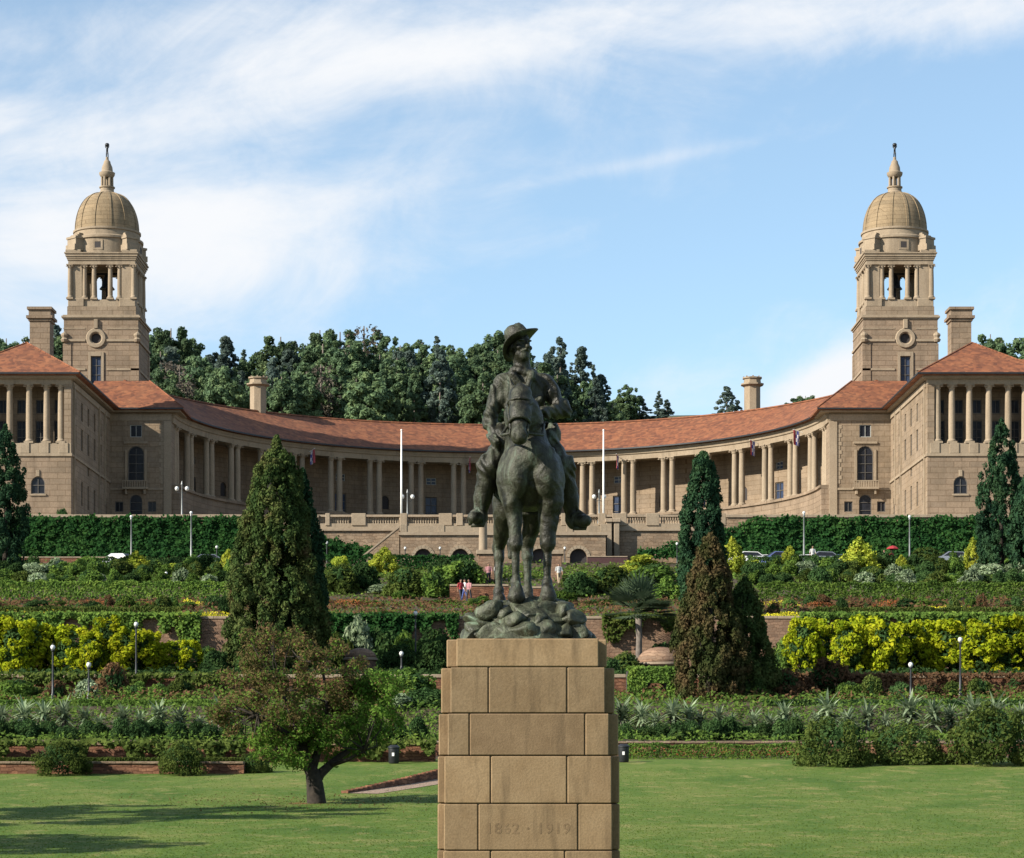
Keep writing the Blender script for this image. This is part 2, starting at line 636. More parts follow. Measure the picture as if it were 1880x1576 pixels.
def lawn_mat():
    m, N, L, P = nodes_of('mown_lawn')
    pos = wpos(N)
    mp = N.new('ShaderNodeMapping')
    mp.inputs['Scale'].default_value = (0.5, 0.3, 1)
    mp.inputs['Rotation'].default_value = (0, 0, R(14))
    L.new(pos, mp.inputs['Vector'])
    a = noise_node(N, L, mp.outputs[0], 0.5, 8, 0.66, 0.6)
    c = ramp(N, L, a, [(0.30, (0.042, 0.088, 0.012)), (0.44, (0.066, 0.113, 0.018)), (0.58, (0.095, 0.133, 0.027)), (0.74, (0.142, 0.152, 0.045))])
    f = noise_node(N, L, pos, 5, 5, 0.75)
    c = mixc(N, L, c, ramp(N, L, f, [(0.28, (0.55, 0.6, 0.5)), (0.72, (1.4, 1.36, 1.25))]), 0.8, 'MULTIPLY')
    dry = noise_node(N, L, mp.outputs[0], 1.7, 6, 0.7, 1.0)
    c = mixc(N, L, c, (0.30, 0.23, 0.10), ramp(N, L, dry, [(0.52, (0, 0, 0)), (0.74, (0.6,) * 3)]))
    # bare red earth round the tree
    tx, ty = xat(560, 80), 80.0
    vd = N.new('ShaderNodeVectorMath')
    vd.operation = 'SUBTRACT'
    L.new(pos, vd.inputs[0])
    vd.inputs[1].default_value = (tx, ty, 0.4)
    vm = N.new('ShaderNodeVectorMath')
    vm.operation = 'MULTIPLY'
    L.new(vd.outputs[0], vm.inputs[0])
    vm.inputs[1].default_value = (0.62, 0.8, 0)
    ln = N.new('ShaderNodeVectorMath')
    ln.operation = 'LENGTH'
    L.new(vm.outputs[0], ln.inputs[0])
    ad = N.new('ShaderNodeMath')
    ad.operation = 'MULTIPLY_ADD'
    L.new(noise_node(N, L, pos, 1.6, 5, 0.6), ad.inputs[0])
    ad.inputs[1].default_value = 1.2
    L.new(ln.outputs['Value'], ad.inputs[2])
    c = mixc(N, L, c, (0.17, 0.075, 0.032), ramp(N, L, ad.outputs[0], [(0.72, (0.9,) * 3), (1.0, (0, 0, 0))]))
    L.new(c, P.inputs['Base Color'])
    P.inputs['Roughness'].default_value = 0.9
    P.inputs['Specular IOR Level'].default_value = 0.15
    b = N.new('ShaderNodeBump')
    b.inputs['Strength'].default_value = 0.4
    b.inputs['Distance'].default_value = 0.04
    L.new(noise_node(N, L, pos, 14, 5, 0.7), b.inputs['Height'])
    L.new(b.outputs[0], P.inputs['Normal'])
    return m


M['lawn'] = lawn_mat()
M['turf'] = leaf_mat('grass_blades', [(0.06, 0.115, 0.016), (0.10, 0.155, 0.025), (0.17, 0.185, 0.05)], 0.35, 0.4, 2.5, 0.0, 0.9)
M['hill'] = plain_mat('hill_earth', (0.06, 0.065, 0.03), 0.95, var=0.5, scale=0.15)
# foliage
M['l_gold'] = leaf_mat('golden_leaf', [(0.08, 0.14, 0.010), (0.22, 0.28, 0.014), (0.34, 0.36, 0.018), (0.44, 0.42, 0.025)], 0.9, 0.35, 2.2, 0.2, 0.92)
M['l_gold2'] = leaf_mat('yellow_green_leaf', [(0.09, 0.13, 0.02), (0.20, 0.23, 0.03), (0.30, 0.29, 0.04)], 0.8, 0.35, 2.0, 0.25, 1.6)
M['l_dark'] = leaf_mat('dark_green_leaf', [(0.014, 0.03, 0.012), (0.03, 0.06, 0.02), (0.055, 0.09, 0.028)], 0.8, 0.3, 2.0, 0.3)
M['l_mid'] = leaf_mat('mid_green_leaf', [(0.03, 0.06, 0.015), (0.065, 0.11, 0.022), (0.115, 0.16, 0.03)], 0.8, 0.35, 2.0, 0.35, 1.45)
M['l_olive'] = leaf_mat('olive_leaf', [(0.03, 0.046, 0.013), (0.06, 0.085, 0.02), (0.10, 0.12, 0.03)], 0.8, 0.35, 2.0, 0.3, 1.15)
M['l_blue'] = leaf_mat('grey_green_leaf', [(0.06, 0.085, 0.045), (0.12, 0.155, 0.09), (0.20, 0.235, 0.15)], 1.2, 0.3, 4.0, 0.25, 1.6)
M['l_ivy'] = leaf_mat('ivy_leaf', [(0.012, 0.04, 0.014), (0.024, 0.07, 0.02), (0.05, 0.11, 0.028)], 0.35, 0.3, 1.6, 0.1, 0.95)
M['l_cyp'] = leaf_mat('cypress_leaf', [(0.016, 0.03, 0.012), (0.035, 0.058, 0.018), (0.06, 0.075, 0.024), (0.085, 0.06, 0.03)], 0.5, 0.2, 1.4, 0.12)
M['l_cypd'] = leaf_mat('dark_cypress_leaf', [(0.008, 0.022, 0.014), (0.02, 0.045, 0.022), (0.034, 0.062, 0.026)], 0.5, 0.2, 1.4, 0.15)
M['l_cypb'] = leaf_mat('brown_cypress_leaf', [(0.018, 0.028, 0.010), (0.035, 0.042, 0.015), (0.06, 0.048, 0.022), (0.085, 0.052, 0.028)], 0.45, 0.2, 1.2, 0.1)
M['l_hill'] = leaf_mat('hazed_pine_leaf', [(0.026, 0.044, 0.028), (0.046, 0.070, 0.036), (0.082, 0.106, 0.048)], 0.22, 0.35, 0.7, 0.35, 2.25)  # distance haze is tinted into these leaf colours
M['l_hillb'] = leaf_mat('hazed_blue_pine_leaf', [(0.028, 0.042, 0.038), (0.055, 0.076, 0.064), (0.09, 0.112, 0.088)], 0.22, 0.35, 0.7, 0.3, 1.75)  # bluer leaves, again with the haze put into the colour
M['l_grey'] = leaf_mat('bare_twigs', [(0.06, 0.055, 0.045), (0.10, 0.085, 0.07), (0.13, 0.12, 0.09)], 0.3, 0.2, 0.9, 0.2)
M['l_tree'] = leaf_mat('lawn_tree_leaf', [(0.035, 0.075, 0.014), (0.065, 0.12, 0.02), (0.115, 0.175, 0.03)], 0.7, 0.4, 2.5, 0.0, 1.45)
M['l_treeb'] = leaf_mat('lawn_tree_brown_leaf', [(0.05, 0.048, 0.018), (0.09, 0.07, 0.03), (0.115, 0.068, 0.038)], 0.7, 0.4, 2.5, 0.0, 1.35)
M['l_red'] = leaf_mat('red_brown_leaf', [(0.05, 0.035, 0.02), (0.09, 0.05, 0.028), (0.12, 0.075, 0.035)], 0.7, 0.3, 2.0, 0.2)
M['fl_yel'] = leaf_mat('yellow_petals', [(0.10, 0.13, 0.02), (0.50, 0.45, 0.03), (0.65, 0.55, 0.06)], 1.5, 0.3, 5.0, 0.1)
M['fl_red'] = leaf_mat('red_petals', [(0.05, 0.05, 0.02), (0.22, 0.07, 0.03), (0.32, 0.10, 0.04)], 1.2, 0.3, 5.0, 0.1)

# ------------------------------------------------------------------ the ground
PROF = [(-60, -0.45), (46, -0.45), (54, -0.38), (62, -0.15), (71, 0.12), (80, 0.44), (92, 0.96), (100, 1.38), (110.5, 1.99)]
GARD = [(110.5, 1.97), (115.0, 2.2), (115.001, 2.85), (122, 3.2), (127, 4.7), (130, 5.0), (140.0, 5.8), (140.001, 6.85), (147, 7.2), (160.0, 7.5),
        (160.001, 11.45), (163, 11.55), (176, 13.2), (186, 14.2), (203, 17.3), (216, 18.5), (229, 20.25), (231, 20.9)]


def zl(D):
    return float(np.interp(D, [p[0] for p in PROF], [p[1] for p in PROF]))


def zgv(D):
    return np.interp(D, [p[0] for p in GARD], [p[1] for p in GARD])


def zg(D):
    return float(zgv(D)) if D > 110.5 else zl(D)


def sheet(name, xs, prof, mat, bumpy=0.0):
    mb = MB()
    r_ = np.random.default_rng(len(name))
    nx = len(xs)
    for y, z in prof:
        for x in xs:
            mb.v.append((x, y, z + (r_.normal() * bumpy if bumpy else 0)))
    for j in range(len(prof) - 1):
        for i in range(nx - 1):
            mb.f.append((j * nx + i, j * nx + i + 1, (j + 1) * nx + i + 1, (j + 1) * nx + i))
            mb.m.append(0)
    o = mb.build(name, mat, smooth=True, recalc=False)
    return tag(o, kind='structure')


sheet('ground', [-3000, -500, 500, 3000], [(-3000, -1.6), (-100, -1.2), (300, -1.2), (3000, -1.6)], M['hill'])
ys = np.concatenate([np.linspace(-60, 40, 6), np.linspace(43, 110.5, 90)])
lawn = sheet('lawn', np.linspace(-150, 150, 61).tolist(), [(float(y), zl(y)) for y in ys], M['lawn'])
cuts = [115.0, 140.0, 160.0]
segs, cur = [], []
for p in GARD:
    if abs(p[0] - round(p[0])) > 1e-6 and round(p[0]) in cuts:
        segs.append(cur)
        cur = []
    cur.append(p)
segs.append(cur)
for sg in segs:
    sheet('garden_terrace', np.linspace(-150, 150, 61).tolist(), sg, M['soil'], 0.03)
sheet('road', np.linspace(-150, 150, 31).tolist(), [(231, 20.9), (237, 20.95), (244.5, 21.1)], M['asphalt'])
sheet('garden_terrace', np.linspace(-150, 150, 31).tolist(), [(244.5, 21.1), (250.2, 21.8)], M['soil'])
FC = 26.4
sheet('forecourt', np.linspace(-150, 150, 31).tolist(), [(250.3, FC), (300, FC)], M['paving'])
sheet('hillside', np.linspace(-400, 400, 41).tolist(), [(296, 26.2), (330, 34), (346, 42), (375, 50), (410, 60), (450, 66), (520, 66), (700, 50), (1500, 30)], M['hill'], 0.4)


def long_wall(name, label, u0, u1, D, z0, z1, mat, thick=0.6, cop=0.14, copmat='coping', seg=0):
    """retaining wall with a coping of separate stones"""
    x0, x1 = xat(u0, D), xat(u1, D)
    t = thing(name, label, 'wall', ((x0 + x1) / 2, D, z0))
    MB().box(x0, x1, D - thick, D - 0.01, z0 - 0.3, z1 - cop).build('wall_face', M[mat], t)
    if cop:
        L_ = x1 - x0
        n = max(1, int(L_ / (seg or 1.4)))
        w = L_ / n
        me = None
        for i in range(n):
            a = x0 + i * w
            if me is None:
                me = MB().bbox(0.008, w - 0.008, D - thick - 0.06, D + 0.05, z1 - cop + 0.003, z1, 0.015).mesh('coping_stone', M[copmat], (0, D, z0))
            link('coping_stone', me, t, (a - (x0 + x1) / 2, 0, random.uniform(-0.008, 0.008)))
    return t


# left: low walls at the edge of the lawn
long_wall('garden_wall', 'lowest red stone kerb wall at the left edge of the lawn', -160, 450, 100, 1.36, 1.86, 'redwall', 0.5, 0.1, 'rubble')
tag(sheet('planting_bed', np.linspace(-40, xat(452, 100), 12).tolist(), [(99.9, 1.80), (108, 1.96), (109.5, 2.0)], M['soil'], 0.02))
long_wall('garden_wall', 'long low red stone wall behind the lawn-edge bushes on the left', -160, 800, 109, 1.95, 2.72, 'redwall', 0.5, 0.12, 'rubble')
long_wall('garden_wall', 'thin red edging wall behind the low hedge right of the pedestal', 800, 2060, 115, 2.2, 2.84, 'redwall', 0.4, 0.1, 'rubble')
long_wall('garden_wall', 'thin red edging wall at the front of the left aloe bed', -160, 799, 115, 2.2, 2.86, 'redwall', 0.4, 0.1, 'rubble')
long_wall('garden_wall', 'red stone terrace wall with pale coping below the golden shrubs, left', -160, 965, 140, 5.75, 6.92, 'redwall', 0.6, 0.2)
long_wall('garden_wall', 'red stone terrace wall with pale coping below the golden shrubs, right', 965, 2060, 140, 5.75, 6.92, 'redwall', 0.6, 0.2)
long_wall('garden_wall', 'tall pink rubble terrace wall spanning the garden behind the pedestal', -160, 2060, 160, 7.4, 11.46, 'pinkwall', 0.7, 0.18)
long_wall('garden_wall', 'low red wall along the road beneath the left ivy bank', 30, 240, 246, 21.6, 22.75, 'redwall', 0.4, 0.12)
long_wall('garden_wall', 'dark maroon low strip right of the arched basement opening', 1078, 1152, 240, 21.5, 22.3, 'maroon_strip', 0.4, 0.1)  # low dark maroon strip before the landing's right end

# ------------------------------------------------------------------ the curved colonnade
XC = -1.38            # the building's axis
DC = 291.0            # centre of the semicircle
RE, RC, RW, RR, RB = 38.0, 39.3, 43.6, 46.6, 55.0
ZE, ZR, ZP = 44.1, 48.8, 35.2    # eave, ridge, colonnade floor


def pol(r, ph, z):
    return (XC + r * math.sin(ph), DC + r * math.cos(ph), z)


def sweep(prof, ph0, ph1, n, closed=True):
    """a radial profile [(r, z)] swept round the semicircle"""
    mb = MB()
    k = len(prof)
    for i in range(n + 1):
        ph = ph0 + (ph1 - ph0) * i / n
        for r, z in prof:
            mb.v.append(pol(r, ph, z))
    for i in range(n):
        for j in range(k if closed else k - 1):
            jj = (j + 1) % k
            mb.f.append((i * k + j, i * k + jj, (i + 1) * k + jj, (i + 1) * k + j))
            mb.m.append(0)
    if closed:
        mb.f.append(tuple(range(k)))
        mb.f.append(tuple(n * k + j for j in range(k)))
        mb.m += [0, 0]
    return mb


H = math.pi / 2
col = thing('curved_colonnade_building', 'semicircular sandstone building with paired columns under a long curved red roof', 'building', (XC, DC + RW, FC))
rf = sweep([(RE, ZE), (RR, ZR), (RB, ZE), (RB, ZE - .25), (RR, ZE + .5), (RE + .1, ZE - 0.22)], -R(80), R(80), 96).build('roof', M['roof'], col, smooth='auto')
sweep([(RR - .22, ZR - .02), (RR - .1, ZR + .16), (RR + .1, ZR + .16), (RR + .22, ZR - .02)], -R(80), R(80), 96).build('ridge_tiles', M['roof'], rf)
sweep([(RE - .13, ZE - .2), (RE - .13, ZE - .02), (RE - .02, ZE - .02), (RE - .02, ZE - .2)], -R(84), R(84), 96).build('gutter', M['iron'], rf)
sweep([(RE + .5, ZE - .55), (RE + .5, ZE - .24), (RW + .4, ZE - .24), (RW + .4, ZE - .55)], -H, H, 96).build('soffit', M['sandp'], col)
en = sweep([(RE + .85, 42.6), (RE + .78, 43.2), (RE + .62, 43.3), (RE + .55, 43.54), (RE + 2.2, 43.54), (RE + 2.2, 42.6)], -H, H, 96).build('entablature', M['sandp'], col)
sweep([(RE + 2.2, 43.0), (RE + 2.2, 43.3), (RW, 43.3), (RW, 43.0)], -H, H, 64).build('ceiling', M['sandp'], col)
po = sweep([(RE + .1, FC - 1), (RE + .1, ZP - .35), (RE - .12, ZP - .3), (RE - .12, ZP), (RW + .3, ZP), (RW + .3, FC - 1)], -H, H, 96).build('podium', M['sandr'], col)
sweep([(RW + 6, FC), (RW + 6, ZE - .6), (RW + 9, ZE - .6), (RW + 9, FC)], -H, H, 48).build('rear_wall', M['sand'], col)


def column_meshes(h, r, name, mat):
    sh = [(r * 1.0, 0.0), (r * 1.0, h * .05), (r, h * 0.35), (r * .97, h * .6), (r * .86, h)]
    shaft = MB().lathe([(a, b) for a, b in sh], n=14).mesh(name + '_shaft', mat, smooth='auto')
    cap = MB().lathe([(r * .9, 0), (r * 1.05, .10), (r * 1.0, .16), (r * 1.25, .34), (r * 1.3, .40)], n=14)
    cap.box(-r * 1.35, r * 1.35, -r * 1.35, r * 1.35, .40, .52)
    for sx in (-1, 1):
        cap.lathe([(.01, -.02), (r * .42, 0), (r * .42, r * .25), (.01, r * .27)], (sx * r * 1.15, -r * 1.1, .22), n=8)
    cap = cap.mesh(name + '_capital', mat, smooth='auto')
    ba = MB().lathe([(r * 1.3, 0), (r * 1.34, .1), (r * 1.15, .2), (r * 1.02, .28)], n=14)
    ba.box(-r * 1.4, r * 1.4, -r * 1.4, r * 1.4, -.2, 0.0)
    ba = ba.mesh(name + '_base', mat, smooth='auto')
    return shaft, cap, ba


def put_column(parent, ms, x, y, z, h, rz=0.0):
    """x, y, z in world; parts are the shaft with capital and base"""
    o = OFF[parent.name]
    s = link('column', ms[0], parent, (x - o[0], y - o[1], z + .48 - o[2]))
    s.rotation_euler = (0, 0, rz)
    c = link('capital', ms[1], s, (0, 0, h))
    b = link('base', ms[2], s, (0, 0, -.28))
    return s


cm = column_meshes(42.6 - ZP - .48 - .52, 0.40, 'colonnade_column', M['sandp'])
PH = R(8.5)
for k in range(-10, 11):
    for d in (-1, 1):
        ph = k * PH + d * 0.66 / RC
        x, y, z = pol(RC, ph, ZP)
        put_column(col, cm, x, y, ZP, 42.6 - ZP - 1.0, -ph)
# back wall of the loggia, one bay at a time, with real openings
hw = RW * math.tan(PH / 2)
door_fr = MB()
for a, b_ in ((-.82, -.72), (.72, .82), (-.04, .04)):
    door_fr.box(a, b_, .12, .22, 0, 3.2)
for z in (1.05, 2.1, 3.1):
    door_fr.box(-.82, .82, .13, .21, z, z + .09)
door_fr = door_fr.mesh('door_frame', M['frame'])
door_pn = MB().box(-.8, .8, .22, .26, 0, 3.2).mesh('door_pane', M['bluedoor'])
win_fr = MB()
for a, b_ in ((-.7, -.6), (.6, .7), (-.04, .04)):
    win_fr.box(a, b_, .12, .22, 0, .95)
for z in (0, .43, .86):
    win_fr.box(-.7, .7, .13, .21, z, z + .09)
win_fr = win_fr.mesh('small_window_frame', M['wfr'])
win_pn = MB().box(-.68, .68, .22, .26, 0, .95).mesh('small_window_pane', M['bluedoor'])
nich = MB().lathe([(.01, 0), (.42, .02), (.48, .1), (.36, .12), (.01, .10)], n=16).mesh('roundel', M['dark'])
for k in range(-10, 10):
    ph = (k + .5) * PH
    c = Vector(pol(RW, ph, ZP))
    U = Vector((math.cos(ph), -math.sin(ph), 0))
    Nn = Vector((-math.sin(ph), -math.cos(ph), 0))
    is_door = k % 2 == 0
    holes = []
    if is_door:
        holes = [rect(-.82, .82, .02, 3.22), rect(-.7, .7, 4.9, 5.85)]
    else:
        holes = [arch(-.55, .55, 1.4, 3.2)]
    b = MB()
    b.wall(c, U, Nn, rect(-hw + .003, hw - .003, 0, 7.9), holes, .3)
    wl_ = b.build('bay_wall', M['sand'], col)
    o = OFF[col.name]
    rz = -ph
    if is_door:
        d = link('door', door_fr, col, tuple(np.array(c) - o))
        d.rotation_euler = (0, 0, rz)
        link('pane', door_pn, d)
        d = link('window', win_fr, col, tuple(np.array(c) + np.array((0, 0, 4.9)) - o))
        d.rotation_euler = (0, 0, rz)
        link('pane', win_pn, d)
    else:
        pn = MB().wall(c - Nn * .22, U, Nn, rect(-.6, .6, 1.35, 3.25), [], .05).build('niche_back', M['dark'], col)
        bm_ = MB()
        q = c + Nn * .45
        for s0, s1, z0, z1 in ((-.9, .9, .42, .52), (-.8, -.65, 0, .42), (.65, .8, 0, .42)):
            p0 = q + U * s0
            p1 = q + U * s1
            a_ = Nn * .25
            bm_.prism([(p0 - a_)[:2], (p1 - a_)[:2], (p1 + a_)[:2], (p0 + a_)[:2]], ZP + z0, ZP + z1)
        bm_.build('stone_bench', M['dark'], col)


def chimney8(parent, u, D, z0, z1, r):
    x = xat(u, D)
    b = MB()
    h = z1 - z0
    b.lathe([(r * 1.12, 0), (r * 1.12, .3), (r, .34), (r, h - 1.25), (r * 1.12, h - 1.15), (r * 1.42, h - 1.0), (r * 1.42, h - .82), (r * 1.08, h - .75),
             (r * 1.02, h - .22), (r * 1.2, h - .16), (r * 1.2, h)], (x, D, z0), n=8, ph=R(22.5))
    c = b.build('chimney', M['sandp'], parent)
    MB().lathe([(r * .8, h), (r * .8, h + .1)], (x, D, z0), n=8).build('chimney_top', M['dark'], c)
    for i in range(8):
        a = R(45 * i)
        xx, yy = x + math.cos(a) * r * 1.02, D + math.sin(a) * r * 1.02
        MB().box(xx - .1, xx + .1, yy - .1, yy + .1, z0 + h + .001, z0 + h + .16).build('rim_block', M['sandp'], c)


chimney8(col, 474, 325.5, 45.6, zat(694, 325.5), 1.12)
chimney8(col, 1381, 325.5, 45.6, zat(694, 325.5), 1.12)

# flags hung on short staffs from the colonnade
fl_m = [plain_mat('flag_red', (0.35, 0.06, 0.07), 0.8, var=.3), plain_mat('flag_blue', (0.06, 0.07, 0.25), 0.8, var=.3), plain_mat('flag_pale', (0.55, 0.5, 0.5), 0.8, var=.2)]
for i, (u, side) in enumerate(((572, 'beside the big left conifer'), (862, 'just left of the rider'), (1135, 'left of the dark right cypress'),
                               (1385, 'second from the right end'), (1466, 'nearest the right corner block'))):
    s_ = (u - 919) / F
    ph = math.asin(max(-1, min(1, s_ * (DC + RC * .9) / (RE + .3))))
    for _ in range(8):
        D_ = DC + (RE + .2) * math.cos(ph)
        ph = math.asin((xat(u, D_) - XC) / (RE + .2))
    p = Vector(pol(RE + .75, ph, 42.9))
    nn = Vector((-math.sin(ph), -math.cos(ph), 0))
    t = thing('hanging_flag', 'small red and dark flag in the colonnade, ' + side, 'flag', tuple(p), 'flags hanging between the columns')
    MB().tube([p, p + nn * 1.3 + Vector((0, 0, .35))], .035, 6).build('staff', M['white'], t)
    cl = MB()
    e = p + nn * 1.25 + Vector((0, 0, .3))
    for a in range(6):
        for c_ in range(5):
            q = e - nn * (a * .17) + Vector((math.cos(ph), -math.sin(ph), 0)) * .09 * math.sin(a * 1.9 + c_ * .5) + Vector((0, 0, -.45 * c_ - .05 * a))
            cl.v.append(tuple(q))
    for a in range(5):
        for c_ in range(4):
            cl.f.append((a * 5 + c_, a * 5 + c_ + 1, a * 5 + c_ + 6, a * 5 + c_ + 5))
            cl.m.append(0 if a < 2 else (1 if (a + c_) % 2 else 2))
    cl.build('cloth', fl_m, t, smooth=True)

# ------------------------------------------------------------------ the two wings and their corner blocks
WI, WO, DF, DB = 46.3, 58.2, 265.0, 291.0      # inner and outer wall, front and back


def window_part(parent, O, U, Nn, a0, a1, b0, b1, bars=1, arched=False, fm='frame', gm='glass', depth=.22):
    O, U, Nn = Vector(O), Vector(U), Vector(Nn)
    hole = arch(a0, a1, b0, b1) if arched else rect(a0, a1, b0, b1)
    w = .09
    inner = arch(a0 + w, a1 - w, b0 + w, b1 - w) if arched else rect(a0 + w, a1 - w, b0 + w, b1 - w)
    mb = MB().wall(O - Nn * (depth - .1), U, Nn, hole, [inner], .1)
    for i in range(bars):
        c = a0 + (a1 - a0) * (i + 1) / (bars + 1)
        mb.wall(O - Nn * (depth - .09), U, Nn, rect(c - .03, c + .03, b0 + w, b1 - w - (0.02 if not arched else (a1 - a0) * .12)), [], .07)
    nb = max(1, int((b1 - b0) / .9))
    for i in range(1, nb):
        z = b0 + (b1 - b0) * i / nb
        mb.wall(O - Nn * (depth - .088), U, Nn, rect(a0 + w, a1 - w, z - .03, z + .03), [], .066)
    f = mb.build('window', M[fm], parent)
    MB().wall(O - Nn * depth, U, Nn, [(p[0], p[1]) for p in hole], [], .04).build('pane', M[gm], f)
    return f


wing_cm = column_meshes(43.1 - 36.7 - 1.0, .36, 'wing_column', M['sandp'])


def wing(s, side, other):
    X = lambda d: XC + s * d
    t = thing('office_wing', 'sandstone %s wing with columned upper loggia and red hipped roof' % side, 'building', (X(52), DF + 6, FC))
    # front lower storey: arched window
    x0, x1 = sorted((X(WI), X(WO)))
    U = Vector((1, 0, 0))
    Nn = Vector((0, -1, 0))
    O = (x0, DF, FC)
    aw = X((919 - 72) * DF / F * 1.0) - x0          # arched window, mirrored on the other wing
    aws = [aw] if True else []
    a2 = X(56.3) - x0
    b0, b1 = zat(907, DF) - FC, zat(875, DF) - FC
    holes = [arch(aw - .75, aw + .75, b0, b1), arch(a2 - .6, a2 + .6, b0, b1)]
    MB().wall(O, U, Nn, rect(0, x1 - x0, 0, 35.3 - FC), holes, .5).build('front_wall', M['sandr'], t)
    for a, r_ in ((aw, .75), (a2, .6)):
        window_part(t, O, U, Nn, a - r_, a + r_, b0, b1, 1, True)
        MB().box(x0 + a - r_ - .15, x0 + a + r_ + .15, DF - .14, DF - .005, FC + b0 - .2, FC + b0 - .01).build('sill', M['sandp'], t)
    # a projecting keystone over each arch and small panels beside
    for a in (aw,):
        MB().prism([(x0 + a - .16, DF - .12), (x0 + a + .16, DF - .12), (x0 + a + .2, DF - .004), (x0 + a - .2, DF - .004)], FC + b1 + .02, FC + b1 + .7).build('keystone', M['sandp'], t)
    # band and balustrade course under the loggia
    MB().box(x0 - .12, x1 + .12, DF - .16, DF + .3, 35.3, 35.6).build('band', M['sandp'], t)
    MB().box(x0, x1, DF, DF + .5, 35.6, 36.7).build('loggia_parapet', M['sandp'], t)
    for i in range(6):
        d = 47.1 + i * 2.1
        MB().bbox(X(d) - .5, X(d) + .5, DF - .1, DF + .45, 35.62, 36.72, .02).build('parapet_block', M['sandp'], t)
    bal = MB()
    for i in range(40):
        d = WI + 5.1 + (i % 20) * .16
        if i >= 20:
            continue
    # loggia: corner pier, columns, back wall with openings, side walls, floor and ceiling
    MB().box(X(WI), X(WI + .75), DF + .02, DF + 1.2, 36.7, 43.1).build('corner_pier', M['sand'], t)
    MB().box(X(WO - .75), X(WO), DF + .02, DF + 1.2, 36.7, 43.1).build('corner_pier', M['sand'], t)
    for d in (47.45, 49.0, 50.9, 53.0, 55.1, 56.9):
        put_column(t, wing_cm, X(d), DF + .42, 36.7 + .02, 43.1 - 36.7 - 1.0)
    lo = (x0 + .4, DF + 3.4, 36.0)
    hs = []
    for i in range(5):
        a = X(48.2 + 2.05 * i) - x0 - .4
        hs += [rect(a - .55, a + .55, .9, 3.6), rect(a - .5, a + .5, 4.4, 5.9)]
    MB().wall(lo, U, Nn, rect(0, x1 - x0 - .8, 0, 7.6), hs, .4).build('loggia_wall', M['sand'], t)
    for i in range(5):
        a = X(48.2 + 2.05 * i) - x0 - .4
        window_part(t, lo, U, Nn, a - .55, a + .55, .9, 3.6, 1)
        window_part(t, lo, U, Nn, a - .5, a + .5, 4.4, 5.9, 1)
    MB().box(x0 + .3, x1 - .3, DF + .55, DF + 4, 36.0, 36.4).build('loggia_floor', M['sandp'], t)
    MB().box(x0 + .3, x1 - .3, DF + .9, DF + 4, 43.3, 43.5).build('loggia_ceiling', M['sandp'], t)
    eb = MB().box(x0 - .02, x1 + .02, DF - .05, DF + .9, 43.1, 43.62)
    eb.box(x0 - .3, x1 + .3, DF - .35, DF + .9, 43.62, 43.9)
    eb.build('entablature', M['sandp'], t)
    # inner side wall
    Ui, Ni = Vector((0, 1, 0)), Vector((-s, 0, 0))
    Oi = (X(WI - .005), DF + .06, FC)
    hs = []
    ww = []
    for i in range(6):
        c = 2.6 + i * 4.1
        for z0, z1, w in ((4.2, 6.9, .55), (10.3, 12.7, .6), (13.6, 15.6, .55), (8.0, 9.2, .5)):
            if z0 == 8.0 and i % 2:
                continue
            hs.append(rect(c - w, c + w, z0, z1))
            ww.append((c - w, c + w, z0, z1))
    MB().wall(Oi, Ui, Ni, rect(0, DB - DF, 0, 17.2), hs, .45).build('side_wall', M['sand'], t)
    for q in ww:
        window_part(t, Oi, Ui, Ni, *q, bars=1)
    for y, z0 in ((DF + 1.3, FC), (DF + 17.5, FC), (DF + 21.5, FC + 6)):
        MB().box(X(WI - .2), X(WI - .01), y, y + .32, z0, 43.2).build('pilaster_strip', M['sandp'], t)
    MB().box(X(WI - .16), X(WI - .01), DF + .35, DB, 35.32, 35.58).build('band', M['sandp'], t)
    MB().box(X(WI - .13), X(WI - .01), DF + 1, DB, 42.9, 43.5).build('cornice', M['sandp'], t)
    # outer wall and back
    MB().box(X(WO - .4), X(WO), DF + .6, DB + 8, FC, 43.6).build('outer_wall', M['sand'], t)
    # hipped roof of the wing
    e0, e1 = WI - 1.15, WO + 1.15
    mid = (e0 + e1) / 2
    ze = 44.22
    hip = DF - 1.1 + (mid - e0)
    yb = 306
    V = [(X(e0), DF - 1.1, ze), (X(e1), DF - 1.1, ze), (X(e1), yb, ze), (X(e0), yb, ze), (X(mid), hip, 48.6), (X(mid), yb, 48.6)]
    V += [(p[0], p[1], p[2] - .28) for p in V[:4]]
    b = MB().add(V, [(0, 1, 4), (1, 2, 5, 4), (3, 0, 4, 5), (2, 3, 5), (0, 1, 7, 6), (1, 2, 8, 7), (2, 3, 9, 8), (3, 0, 6, 9), (6, 7, 8, 9)])
    r_ = b.build('roof', M['roof'], t)
    rt = MB()
    for a_, b_ in ((0, 4), (1, 4)):
        rt.tube([V[a_], V[b_]], .11, 6)
    rt.tube([V[4], V[5]], .11, 6)
    rt.build('ridge_tiles', M['roof'], r_)
    g = MB()
    g.box(X(e0) - .12, X(e1) + .12, DF - 1.24, DF - 1.1, ze - .2, ze - .03)
    g.box(X(e0) - .1 * s, X(e0) - .0 * s, DF - 1.1, DB, ze - .2, ze - .03)
    g.build('gutter', M['iron'], r_)
    MB().box(X(WI - .6), X(WO + .6), DF - .6, yb - 1, 43.7, 43.93).build('soffit', M['sandp'], t)
    # tall chimney behind the front hip
    uc = 76 if s < 0 else 1762
    cx = xat(uc, 282)
    zt = zat(567, 282)
    c = MB().box(cx - 1.15, cx + 1.15, 281, 283.4, 46, zt - 1.6)
    c.box(cx - 1.28, cx + 1.28, 280.87, 283.53, zt - 1.6, zt - 1.3)
